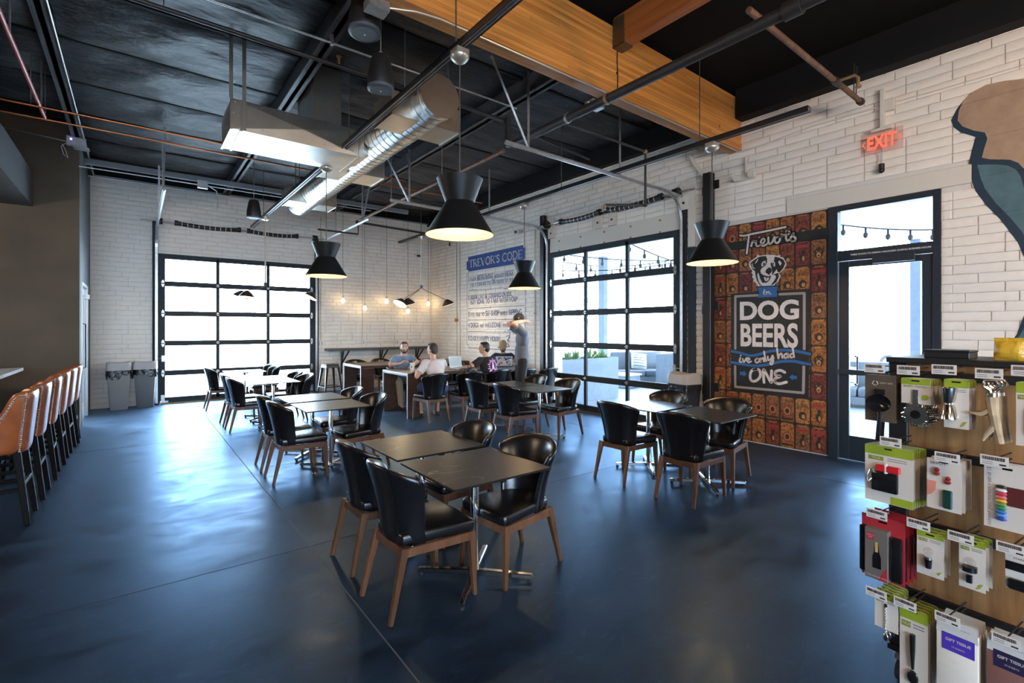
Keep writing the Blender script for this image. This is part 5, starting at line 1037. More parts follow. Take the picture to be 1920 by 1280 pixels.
# fixtures in the far corner
wall_run('pair of thin pipes down the corner wall beside the house rules', [(856, 455), (857, 700)], .014, M_ivory)
wall_run('second thin pipe down the corner wall beside the house rules', [(862, 455), (863, 700)], .010, M_ivory)
wall_run('thin dark conduit down the wall between rules and patio door post', [(1003, 430), (1003, 690)], .012, M_ivory, ((1003, 587, .08, .02),))
hv = thing('hose_valve', 'round brass hose valve on the corner wall pipe', 'valve', onX(856, 600, XR-.06)); obj('valve_body', MB().cyl((0, 0, 0), (.055, 0, 0), .03, n=12), M_bolt, hv); obj('hand_wheel', MB().cyl((-.03, 0, 0), (-.015, 0, 0), .055, n=18), mat('red_brass', (.45, .13, .07), .4, .6), hv, smooth=True); obj('wheel_stem', MB().cyl((-.03, 0, 0), (.0, 0, 0), .012, n=8), M_bolt, hv)
for (x, y, lb) in ((785, 479, 'small black bullet camera high on the far wall'),):
    p = onY(x, y, YB-.1); t = thing('bullet_camera', lb, 'camera', p); obj('camera_body', MB().cyl((0, .05, 0), (0, -.07, -.02), .035, n=14), M_blk, t, smooth=True); obj('mount', MB().cyl((0, .05, 0), (0, .095, .02), .02, n=10).cyl((0, .08, .0), (-.12, .08, .04), .006), M_blk, t)
p = onX(972, 435, XR-.1); t = thing('bullet_camera', 'pale camera on the wall above the house rules', 'camera', p); obj('camera_body', MB().box((0, 0, 0), (.10, .12, .09)), M_lint, t, bevel=.01); obj('lens', MB().cyl((-.05, .03, 0), (-.08, .03, 0), .03, n=14), M_blk, t); obj('mount', MB().cyl((.05, 0, 0), (.095, 0, 0), .02, n=8), M_lint, t)
p = onX(843, 458, XR-.12); t = thing('hanging_plug', 'small black plug hanging from a cord near the corner', 'plug', p); obj('plug_body', MB().box((0, 0, 0), (.035, .035, .10)), M_blk, t, bevel=.008); obj('cord', MB().cyl((0, 0, .05), (0, 0, .75), .005, n=6), M_cord, t)
# outlets with conduit drops on the far wall
for i, (x, y, yt, lb) in enumerate(((603, 643, 405, 'closest to the far door frame'), (681, 641, 390, 'in the middle of the far wall'), (745, 641, 641, 'above the man in the grey-blue shirt'))):
    p = onY(x, y, YB-.035); t = thing('wall_outlet', 'white outlet box on the far wall, %s' % lb, 'outlet', p, 0, 'outlets on the far wall')
    obj('box', MB().box((0, .005, 0), (.10, .05, .12)), M_white, t, bevel=.006); obj('socket', MB().box((.0, -.022, .022), (.03, .004, .03)).box((.0, -.022, -.022), (.03, .004, .03)), mat('socket_grey', (.25, .25, .26), .5), t)
    if i < 2: obj('conduit_drop', MB().cyl((-.02, .01, .06), (-.02, .01, (y-yt)/F*12.6), .009, n=8), M_ivory, t)
    else: obj('conduit_drop', MB().cyl((0, .01, .02), (-1.0, .01, .02), .008, n=8), M_ivory, t)
# router with a blue light on the dark wall corner
wl = thing('wireless_access_box', 'white wireless box with a blue light on the dark wall corner', 'electronics', onY(143, 266, YL-.12)); obj('box_body', MB().box((0, 0, 0), (.24, .10, .15)), mat('router_white', (.55, .53, .56), .5), wl, bevel=.008)
obj('status_light', MB().ell((-.06, -.052, .02), .014), mat('blue_led', (.3, .3, 1), .3, emit=(.35, .3, 1), estr=6), wl, smooth=True); obj('shelf_bracket', MB().box((.06, .03, -.09), (.2, .16, .02)), M_galv, wl)
obj('loose_cable', MB().tube([(-.12, 0, -.04), (-.18, -.02, -.12), (-.15, -.02, -.24), (-.10, 0, -.28), (-.13, 0, -.16), (-.17, .0, -.07)], .005, 6), M_white, wl, smooth=True); obj('cable', MB().tube([(-.1, .06, .0), (-1.0, .08, .06), (-3, .08, .12)], .01, 6), M_galv, wl)
# ================================================================== OUTSIDE: PATIO AND BEYOND
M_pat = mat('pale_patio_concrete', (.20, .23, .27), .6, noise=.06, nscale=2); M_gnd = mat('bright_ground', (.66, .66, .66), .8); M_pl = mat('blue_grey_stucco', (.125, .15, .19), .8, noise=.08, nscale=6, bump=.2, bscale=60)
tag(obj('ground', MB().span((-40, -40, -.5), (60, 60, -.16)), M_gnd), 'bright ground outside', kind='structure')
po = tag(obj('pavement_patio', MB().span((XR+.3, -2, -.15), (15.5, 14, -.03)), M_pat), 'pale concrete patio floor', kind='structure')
tag(obj('roof_patio_shade', MB().span((XR+.3, -2, 3.75), (15.0, 13.0, 3.95)), mat('white_patio_ceiling', (.8, .8, .8), .8)), 'white patio roof slab added to shade the patio', kind='structure')  # slab added to keep the sky off the planters and sofa
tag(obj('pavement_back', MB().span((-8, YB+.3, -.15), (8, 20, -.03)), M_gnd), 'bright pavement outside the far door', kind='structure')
for x, y, w_ in ((10.9, 9.66, .2), (8.35, 9.1, .26), (14.6, 3.2, .2), (14.6, -1.0, .2)):
    c_ = tag(obj('column_patio', MB().box((x, y, 1.85), (w_, w_, 3.8)), M_pl, bevel=.01), kind='structure')
def planter(x0, x1, y0, y1, h, label, n):
    t = thing('planter', label, 'planter', (x0, y0, -.03)); w_, d = x1-x0, y1-y0
    obj('trough', MB().span((0, 0, 0), (w_, .06, h)).span((0, d-.06, 0), (w_, d, h)).span((0, .06, 0), (.06, d-.06, h)).span((w_-.06, .06, 0), (w_, d-.06, h)), M_pl, t)
    obj('soil', MB().span((.06, .06, .1), (w_-.06, d-.06, h-.06)), mat('dark_soil', (.05, .045, .04), .9), t)
    return t
planter(7.45, 9.36, 7.80, 8.55, .98, 'long blue-grey planter trough with agaves just outside the patio door', 5)
M_agv = mat('agave_green', (.12, .20, .07), .5, noise=.3); SNa = ['first', 'second', 'third', 'fourth', 'fifth']
def agave(x, y, z, r, n, label, seed):
    rnd = random.Random(seed); t = thing('agave', label, 'plant', (x, y, z), 0, 'agaves on the patio')
    for k in range(n):
        a = 2*PI*k/n+rnd.uniform(-.2, .2); el = rnd.uniform(.5, 1.25); L_ = r*rnd.uniform(.8, 1.1); d = Vector((math.cos(a)*math.cos(el), math.sin(a)*math.cos(el), math.sin(el))); s = Vector((-math.sin(a), math.cos(a), 0))
        p = [Vector((0, 0, 0)), d*L_*.5, d*L_+Vector((0, 0, .03))]; w_ = r*.13; nn = d.cross(s)*.012
        obj('leaf', MB().add([p[0]-s*w_*.7, p[0]+s*w_*.7, p[1]+s*w_, p[2], p[1]-s*w_, p[1]-nn*1.5, p[0]-nn], [(0, 1, 2, 4), (4, 2, 3), (0, 5, 6), (0, 4, 5), (4, 3, 5), (5, 3, 2), (5, 2, 1), (6, 5, 1)]), M_agv, t)
for i, (x, y) in enumerate(((7.95, 8.12), (8.28, 8.2), (8.62, 8.1), (8.95, 8.16), (9.2, 8.2))): agave(x, y, .88, .28+.03*(i % 3), 11, 'green agave in the long patio planter, %s from the patio door post' % SNa[i], i)
def sofa(p, rz, wd, label):
    t = thing('patio_sofa', label, 'sofa', (p[0], p[1], -.03), rz); m = mat('light_grey_fabric', (.10, .115, .14), .85, bump=.2, bscale=120)
    obj('base', MB().span((-wd/2, -.4, .06), (wd/2, .4, .24)), m, t, bevel=.02); 
    for k in range(2): obj('seat_cushion', MB().span((-wd/2+k*wd/2+.01, -.42, .24), (-wd/2+(k+1)*wd/2-.01, .26, .42)), m, t, bevel=.04, seg=2)
    obj('backrest', MB().span((-wd/2, .26, .24), (wd/2, .44, .95)), m, t, bevel=.05, seg=2); obj('armrest', MB().span((wd/2+.002, -.4, .06), (wd/2+.18, .44, .6)), m, t, bevel=.04, seg=2)
def cushion(p, rz, s, label):
    t = thing('throw_pillow', label, 'pillow', p, rz); M_pw = mat('white_pillow', (.5, .5, .48), .85)
    def f(u, v, sgn): a, b = 2*u-1, 2*v-1; e = max(0, (1-a**4)*(1-b**4)); return (a*s, sgn*.11*e**.6, b*s+s)
    mb = MB().grid(lambda u, v: f(u, v, -1), 9, 9).grid(lambda u, v: f(u, v, 1), 9, 9); c_ = obj('cover', mb, M_pw, t, smooth=True, ang=180); c_.rotation_euler = (-.3, .12, 0)
    for b in (-.7, -.35, 0, .3, .6): 
        mb = MB().grid(lambda u, v: (lambda q: (q[0], q[1]-.004, q[2]))(f(.06+.88*u, (b+.06*v+1)/2, -1)), 9, 2); st = obj('stripe', mb, M_blk, t); st.rotation_euler = (-.3, .12, 0)
s1 = onZ(1200, 716, 0); sofa(s1, -.5, 1.7, 'light grey patio sofa behind the agave planter'); cushion((s1.x-.02, s1.y+.02, .40), -.5, .25, 'white pillow with black stripes on the patio sofa')
s2 = onZ(1266, 724, 0); planter(s2.x-.35, s2.x+.45, s2.y-.3, s2.y+.4, .95, 'square blue-grey planter seen past the striped pillow', 0)
agave(s2.x+.2, s2.y, .86, .35, 12, 'spiky agave in the square patio planter', 21)
tb = onZ(1172, 724, 0); t = thing('patio_side_table', 'low pale block table before the patio sofa', 'table', (tb.x, tb.y, -.03)); obj('block', MB().span((-.3, -.3, .02), (.3, .3, .36)), M_pl, t, bevel=.01); obj('table_slab', MB().span((-.33, -.33, .36), (.33, .33, .40)), M_quartz, t)
s3 = onZ(1622, 765, 0); sofa((s3.x+.45, s3.y+.25), -1.35, 1.6, 'light grey patio sofa just outside the exit door'); cushion((s3.x+.35, s3.y+.5, .40), -1.2, .22, 'patterned white pillow on the sofa outside the exit door')
planter(s3.x-.15, s3.x+.55, s3.y+1.2, s3.y+1.7, .62, 'low blue-grey planter beside the sofa outside the exit door', 0); agave(s3.x+.2, s3.y+1.45, .52, .34, 9, 'pale agave beside the sofa outside the exit door', 33)
# string lights under the patio roof
M_wire = mat('black_wire', (.008, .008, .009), .8, spec=.1)
def string(a, b, sag, n, label):
    a, b = Vector(a), Vector(b); t = thing('string_lights', label, 'string lights', a, 0, 'string lights over the patio'); P = lambda f: (b-a)*f-Vector((0, 0, sag*4*f*(1-f)))
    obj('cable', MB().tube([P(k/20) for k in range(21)], .012, 5), M_wire, t)
    for e_ in (Vector((0, 0, 0)), b-a): obj('end_hook', MB().cyl(e_, (e_.x, e_.y, 3.752-a.z), .008, n=6), M_wire, t)
    for k in range(n):
        q = P((k+.5)/n); s_ = obj('socket', MB().cyl(q, q-Vector((0, 0, .10)), .016, n=6), M_wire, t); obj('bulb', MB().ell(q-Vector((0, 0, .14)), (.042, .042, .058), 8, 6), mat('clear_bulb', (.03, .024, .018), .5, spec=.2), s_)
string(atT(1040, 474, 13), atT(1290, 486, 13), .10, 7, 'string of bulbs sagging across the middle of the patio'); string(atT(1040, 488, 15), atT(1290, 480, 14.5), .24, 9, 'deeper string of bulbs behind the patio column'); string(atT(1165, 448, 10.5), atT(1290, 497, 13), .06, 5, 'string of bulbs slanting down toward the patio door jamb'); string(atT(1040, 506, 14), atT(1290, 488, 13.5), .12, 8, 'lowest string of bulbs under the patio roof'); string(atT(1560, 419, 9), atT(1770, 430, 9), .05, 5, 'string of bulbs seen through the exit door transom')
tag(obj('beam_patio', MB().span((15.0, -2, 3.45), (15.08, 13, 3.6)), mat('fascia_grey', (.35, .36, .38), .6)), kind='structure')
# trees and a parked car in the glare beyond the patio
M_bark = mat('pale_bark', (.22, .20, .15), .8); M_leaf = mat('olive_leaf', (.16, .22, .07), .6)
def tree(x, y, h, label, seed):
    rnd = random.Random(seed); t = thing('desert_tree', label, 'tree', (x, y, -.16), 0, 'trees beyond the patio'); tr = MB(); lf = MB()
    tr.tube([(0, 0, 0), (.05, .03, h*.3), (0, .1, h*.5)], [.09, .07, .05], 7)
    for k in range(9):
        a = rnd.uniform(0, 6.3); e = Vector((math.cos(a)*h*.35*rnd.uniform(.5, 1), math.sin(a)*h*.35*rnd.uniform(.5, 1), h*rnd.uniform(.6, 1))); s = Vector((0, .05, h*rnd.uniform(.28, .5))); m = (s+e)/2+Vector((0, 0, .15)); tr.tube([s, m, e], [.035, .02, .008], 5)
        for j in range(26):
            c_ = s.lerp(e, rnd.uniform(.5, 1.05))+Vector([rnd.gauss(0, .22) for _ in range(3)]); u = Vector([rnd.uniform(-1, 1) for _ in range(3)]).normalized()*.09; v = Vector([rnd.uniform(-1, 1) for _ in range(3)]).normalized()*.05; lf.quad([c_-u, c_+v, c_+u, c_-v])
    obj('trunk', tr, M_bark, t); tag(obj('foliage', lf, M_leaf, t), kind='stuff')
tree(19, 17.5, 4.2, 'loose green desert tree beyond the patio column', 5); tree(24, 15.0, 4.6, 'thin leafless-looking desert tree beyond the patio sofa', 8); tree(21, 11.6, 2.4, 'low shrubby desert tree behind the patio planters', 9)
cr_ = thing('parked_car', 'white car parked far beyond the exit door', 'car', (26, 5.0, -.16), 1.35); M_car = mat('white_car_paint', (.55, .56, .58), .3, coat=.5)
obj('car_body', MB().prism([(-2.2, .35), (2.2, .35), (2.25, .8), (1.5, .95), (.9, 1.5), (-1.2, 1.55), (-2.0, 1.0), (-2.25, .9)], (0, .85, 0), (1, 0, 0), (0, 0, 1), 1.7), M_car, cr_, bevel=.08, seg=2)
obj('side_window', MB().prism([(-1.15, 1.02), (1.2, 1.0), (.8, 1.42), (-1.05, 1.46)], (0, -.86, 0), (1, 0, 0), (0, 0, 1), .02), M_blk, cr_); 
for x in (-1.35, 1.35):
    for y in (-.8, .8): w_ = obj('wheel', MB().cyl((x, y-.11, .34), (x, y+.11, .34), .34, n=20), M_rubber, cr_, smooth=True); obj('hubcap', MB().cyl((x, y-.12, .34), (x, y+.12, .34), .2, n=16), M_galv, w_)
bd = thing('far_building', 'pale low building with a scalloped awning far beyond the exit door', 'building', (44, 14, -.16), 1.2); M_fb = mat('pale_facade', (.7, .68, .64), .8)
obj('facade', MB().span((-14, 0, 0), (14, 6, 4.5)), M_fb, bd); obj('roof_edge', MB().span((-14.2, -.2, 4.5), (14.2, 6.2, 4.8)), M_pl, bd)
for k in range(7): obj('awning_scallop', MB().cyl((-4.5+k*1.3, -.7, 2.6), (-4.5+k*1.3, -.02, 3.1), .55, n=12), M_pl, bd)
for k in range(2): obj('window', MB().span((-11+k*16, -.05, .8), (-8+k*16, 0, 2.4)), M_blk, bd)
# ================================================================== PEOPLE
def skin(n, c): return mat(n, c, .5, noise=.08, nscale=20)
SK1, SK2 = skin('skin_light', (.62, .36, .26)), skin('skin_tan', (.48, .26, .17))
M_eye = mat('eye_white', (.75, .73, .7), .3); M_iris = mat('iris_dark', (.03, .02, .015), .3); M_lip = mat('lips', (.38, .15, .12), .5)
def remesh(name, prims, m, parent, vox=.008, sm=4):
    mb = MB()
    for p in prims:
        if p[0] == 'c': mb.caps(p[1], p[2], p[3], p[4], 12)
        elif p[0] == 't': mb.cyl(p[1], p[2], p[3], p[4], 16)
        elif p[0] == 'e': mb.ell(p[1], p[2], 18, 12, 0, p[3] if len(p) > 3 else None)
    me = baked(name, mb, [('REMESH', {'mode': 'VOXEL', 'voxel_size': vox}), ('SMOOTH', {'factor': .5, 'iterations': sm})])
    return obj(name, me, m, parent)
def Vv(*a): return Vector(a)
def hand(pr, wrist, dirv, up, curl=.6, s=1., thumb=1):
    """palm, four fingers of unequal length with two bends, and a thumb from the side of the palm"""
    d = Vector(dirv).normalized(); u = (Vector(up)-d*Vector(up).dot(d)).normalized(); r = d.cross(u)*thumb
    w_ = Vector(wrist); pr.append(('c', w_, w_+d*.085*s, .026*s, .030*s)); 
    for k in (-1.5, -.5, .5, 1.5): pr.append(('c', w_+d*.03*s+r*k*.008*s, w_+d*.088*s+r*k*.020*s, .016*s, .0125*s))
    for k, L_ in ((-1.5, .060), (-.5, .078), (.5, .084), (1.5, .074)):
        b = w_+d*.090*s+r*k*.021*s; a1 = curl*.6; p1 = b+(d*math.cos(a1)-u*math.sin(a1))*L_*.5*s; a2 = curl*1.4; p2 = p1+(d*math.cos(a2)-u*math.sin(a2))*L_*.55*s
        pr.append(('c', b, p1, .0100*s, .0092*s)); pr.append(('c', p1, p2, .0092*s, .0078*s))
    b = w_+d*.025*s+r*.026*s; p1 = b+(d*.6+r*.75-u*.15)*.045*s; p2 = p1+(d*.9+r*.25-u*.3)*.035*s; pr.append(('c', b, p1, .014*s, .0115*s)); pr.append(('c', p1, p2, .0115*s, .009*s))
def head_prims(pr, hc, R):
    E_ = lambda c, r: ('e', hc+R@Vector(c), r, R)
    pr += [E_((0, 0, .02), (.098, .076, .098)), E_((.022, 0, -.045), (.070, .060, .070)), E_((.040, 0, -.085), (.042, .040, .032)), E_((.088, 0, .02), (.018, .05, .03)),
           ('c', hc+R@Vector((.095, 0, .01)), hc+R@Vector((.113, 0, -.028)), .008, .0135), E_((.098, .014, -.032), (.011, .010, .008)), E_((.098, -.014, -.032), (.011, .010, .008)), E_((.078, .034, -.015), (.02, .02, .016)), E_((.078, -.034, -.015), (.02, .02, .016)),
           E_((-.005, .079, -.012), (.020, .011, .032)), E_((-.005, -.079, -.012), (.020, .011, .032)), E_((.093, 0, -.062), (.012, .024, .008)), E_((.090, 0, -.074), (.011, .020, .008))]
def face(parent, hc, R, hairm, beard):
    for s in (-1, 1):
        e = obj('eye', MB().ell(hc+R@Vector((.084, s*.031, .006)), .0125, 10, 8), M_eye, parent, smooth=True, ang=180); obj('iris', MB().ell(hc+R@Vector((.0935, s*.031, .006)), (.0045, .0065, .0065), 8, 6), M_iris, e, smooth=True)
        obj('eyebrow', MB().tube([hc+R@Vector((.098, s*.016, .026)), hc+R@Vector((.096, s*.033, .031)), hc+R@Vector((.084, s*.050, .025))], .0055, 6), hairm, parent, smooth=True)
    obj('mouth', MB().tube([hc+R@Vector((.091, -.022, -.066)), hc+R@Vector((.103, 0, -.067)), hc+R@Vector((.091, .022, -.066))], .0055, 6), M_lip, parent, smooth=True)
    if beard:
        E_ = lambda c, r: ('e', hc+R@Vector(c), r, R)
        remesh('beard', [E_((.050, 0, -.098), (.046, .046, .030)), E_((.082, 0, -.090), (.020, .032, .014)), E_((.098, 0, -.050), (.010, .026, .006)), E_((.035, .054, -.062), (.03, .012, .04)), E_((.035, -.054, -.062), (.03, .012, .04))], hairm, parent, .006, 2)
def hair_short(parent, hc, R, m, back=.0, full=True):
    E_ = lambda c, r: ('e', hc+R@Vector(c), r, R)
    pr = [E_((-.020, 0, .052), (.090, .081, .082)), E_((-.048, 0, .0), (.062, .078, .085)), E_((.03, 0, .10), (.055, .062, .028)), E_((-.006, .074, .035), (.022, .010, .045)), E_((-.006, -.074, .035), (.022, .010, .045))]
    return remesh('hair', pr, m, parent, .007, 3)
def cap(parent, hc, R, m, brim=True, back=False):
    n = 26; prof = [(.106, .018), (.107, .045), (.098, .085), (.07, .118), (.03, .134), (.001, .137)]
    mb = MB().shell(prof, n); mb.v = [tuple(hc+R@Vector((v[0]*1.02-.004, v[1]*.84, v[2]))) for v in mb.v]
    c_ = obj('cap', mb, m, parent, smooth=True, ang=180); md = None
    mb = MB()
    def br(u, v):
        a = (u-.5)*2.0; r = .10+v*.075*math.cos(a*.8); return hc+R@Vector((r*math.cos(a)*1.05-.004, r*math.sin(a)*.86, .022-.02*v+.012*abs(a)*v*0))
    mb.grid(br, 15, 5); mb.grid(lambda u, v: br(1-u, v)+Vector((0, 0, -.004)), 15, 5); obj('brim', mb, m, c_, smooth=True, ang=180); obj('button', MB().ell(hc+R@Vector((-.004, 0, .137)), .008, 8, 6), m, c_)
    return c_
def seated(label, loc, rz, look, lean, arms, sk, shirt, pants, hairm, shorts=False, beard=False, capm=None, shoem=None, knees=.10, feetx=.44, headtilt=0.):
    t = obj('person', None, None); Z = .475
    sh = Vv(.02+lean*.5, 0, Z+.57); hip = Vv(-.08, 0, Z+.07); ch = hip.lerp(sh, .72); nk = sh+Vv(.01+lean*.05, 0, .045)
    R = (Matrix.Rotation(look, 3, 'Z')@Matrix.Rotation(headtilt, 3, 'Y')); hc = sh+Vv(.035+lean*.15, 0, .205)
    pr = [('c', nk-Vv(0, 0, .05), hc-Vv(.01, 0, .05), .056, .050), ('e', ch, (.10, .15, .16)), ('e', hip+Vv(0, 0, .08), (.10, .14, .14)), ('c', hip, ch, .09, .10)]
    head_prims(pr, hc, R)
    jl = []
    for s, (el, wr, hd, hu, cu) in zip((1, -1), arms):
        S_ = sh+Vv(0, s*.175, -.03); el, wr = Vector(el), Vector(wr); pr += [('c', sh+Vv(0, s*.10, -.03), S_, .06, .058), ('c', S_, el, .052, .043), ('c', el, el.lerp(wr, .35), .042, .042), ('c', el.lerp(wr, .35), wr, .042, .027)]; hand(pr, wr, hd, hu, cu, thumb=-s); jl.append((S_, el, wr))
    legs = []
    for s in (1, -1):
        H_ = hip+Vv(.02, s*.095, -.0); K_ = Vv(.36, s*(.10+knees), Z+.075); A_ = Vv(feetx-.06, s*(.09+knees*.8), .085); pr += [('c', H_, K_, .08, .058), ('c', K_, K_.lerp(A_, .4), .056, .054), ('c', K_.lerp(A_, .4), A_, .052, .036), ('c', A_, A_+Vv(.12, 0, -.045), .04, .034)]; legs.append((H_, K_, A_))
    body = remesh('person', pr, sk, None, .0078, 3); bpy.data.objects.remove(t); t = body
    t.location = loc; t.rotation_euler = (0, 0, rz); tag(t, label, 'person')
    ps_ = [('e', ch, (.128, .190, .185)), ('e', hip+Vv(.01, 0, .08), (.135, .175, .17)), ('c', hip+Vv(0, 0, .06), ch, .125, .135), ('e', sh+Vv(-.01, 0, -.045), (.095, .165, .07)), ('t', nk-Vv(.005, 0, .08), nk-Vv(.0, 0, .012), .09, .066)]
    for s, (S_, el, wr) in zip((1, -1), jl): ps_ += [('c', sh+Vv(0, s*.1, -.04), S_, .078, .074), ('t', S_, S_.lerp(el, .72), .072, .070), ('e', S_, .075)]
    so = remesh('shirt', ps_, shirt, t, .011, 5)
    pp = [('e', hip+Vv(.0, 0, .015), (.145, .18, .12))]
    for H_, K_, A_ in legs:
        if shorts: pp += [('c', H_, H_.lerp(K_, .5), .098, .088), ('t', H_.lerp(K_, .5), K_+Vv(.02, 0, .01), .09, .086)]
        else: pp += [('c', H_, K_, .098, .080), ('t', K_, A_+Vv(0, 0, .0), .078, .062), ('e', K_, .082)]
    remesh('shorts' if shorts else 'trousers', pp, pants, t, .011, 4)
    for H_, K_, A_ in legs: remesh('shoe', [('e', A_+Vv(.0, 0, -.042), (.055, .045, .042)), ('c', A_+Vv(.02, 0, -.05), A_+Vv(.15, 0, -.055), .042, .034), ('e', A_+Vv(.06, 0, -.07), (.14, .046, .020))], shoem or M_blk, t, .009, 2)
    if capm: cap(t, hc, R, capm); remesh('hair', [('e', hc+R@Vector((-.045, 0, .0)), (.062, .079, .07), R)], hairm, t, .008, 2)
    else: hair_short(t, hc, R, hairm)
    face(t, hc, R, hairm, beard); return t, sh, hip, hc, R, so
H_br, H_bk, H_gr = mat('brown_hair', (.045, .025, .015), .6, bump=.3, bscale=200), mat('black_hair', (.012, .011, .011), .5, bump=.3, bscale=200), mat('dark_grey_hair', (.03, .028, .027), .55, bump=.3, bscale=200)
ZT = .825
# on the far side, facing the room
seated('bearded man in a grey-blue shirt sitting behind the laptop table', (4.46, 9.60, 0), -PI/2, -.35, .16, (((.16, .30, .94), (.36, .10, ZT+.045), (.6, -.8, .0), (0, 0, 1), .5), ((.16, -.30, .90), (.36, -.16, ZT+.10), (.4, .5, .5), (0, 0, 1), .9)), SK1, mat('grey_blue_cotton', (.16, .23, .32), .85, bump=.3, bscale=30), mat('khaki_cotton', (.36, .32, .25), .9), H_br, beard=True, shoem=mat('blue_black_shoe', (.02, .025, .05), .6))
# on the near side, backs to the room
seated('man in a white t-shirt sitting with his back to the room', (4.38, 7.88, 0), PI/2, .45, .20, (((.10, .36, .78), (.30, .26, ZT+.03), (1, -.2, 0), (0, 0, 1), .4), ((.22, -.28, .92), (.46, -.18, ZT+.03), (.9, .3, 0), (0, 0, 1), .5)), SK1, mat('white_cotton', (.66, .60, .60), .85, bump=.25, bscale=30), mat('blue_denim', (.05, .085, .19), .85), H_gr, shorts=True, shoem=mat('dark_sneaker', (.025, .03, .04), .6), feetx=.36)
_, sh3, hip3, hc3, R3, so3 = seated('black-haired man in a black t-shirt with a pink print on the back', (5.57, 7.90, 0), PI/2+.12, .75, .16, (((.16, .34, .90), (.36, .30, ZT+.035), (1, .1, 0), (0, 0, 1), .4), ((.18, -.30, .92), (.44, -.20, ZT+.035), (1, .2, 0), (0, 0, 1), .4)), SK2, mat('black_cotton', (.014, .014, .016), .85, bump=.25, bscale=30), mat('dark_denim', (.03, .035, .05), .85), H_bk)
M_pink = mat('pink_print', (.80, .36, .62), .7)
mb = MB(); bc = Vv(hip3.x+.09, 0, hip3.z+.34)
def backpt(y, z): # follow the rounded back of the shirt
    ch_ = hip3.lerp(sh3, .72); return Vv(ch_.x-.150*math.sqrt(max(.05, 1-(y/.24)**2))+(z-ch_.z)*.16-.006-.10*(z-ch_.z)**2, y, z)
zc = hip3.z+.36
for k in range(20):
    a = 2*PI*k/20
    if -2.3 < (a-PI if a > PI else a)*1 < 9:
        r0, r1 = .075, (.125 if k % 2 else .105); w_ = .10
        q = [backpt(r0*math.cos(a-w_), zc+r0*1.25*math.sin(a-w_)), backpt(r1*math.cos(a-w_*.5), zc+r1*1.25*math.sin(a-w_*.5)), backpt(r1*math.cos(a+w_*.5), zc+r1*1.25*math.sin(a+w_*.5)), backpt(r0*math.cos(a+w_), zc+r0*1.25*math.sin(a+w_))]; mb.quad(q)
for y0, z0, y1, z1 in ((-.016, .06, .016, .085), (-.04, -.08, .04, -.02), (-.03, -.02, .03, .03), (-.02, .03, .02, .06), (-.08, -.15, .08, -.11), (-.105, -.10, -.06, -.05), (.06, -.10, .105, -.05)):
    mb.quad([backpt(y1, zc+z0), backpt(y0, zc+z0), backpt(y0*.7, zc+z1), backpt(y1*.7, zc+z1)])
pk = obj('back_print', mb, M_pink, so3)
seated('bearded man in a tan cap and navy shirt behind a stickered laptop', (6.82, 9.10, 0), math.radians(228), -.05, .22, (((.18, .30, .92), (.40, .14, ZT+.03), (.9, -.4, 0), (0, 0, 1), .4), ((.18, -.30, .92), (.40, -.14, ZT+.03), (.9, .4, 0), (0, 0, 1), .4)), SK2, mat('navy_cotton', (.015, .03, .10), .85), mat('grey_cotton', (.06, .06, .065), .9), H_bk, beard=True, capm=mat('tan_cap_cotton', (.36, .28, .17), .85), headtilt=.35)
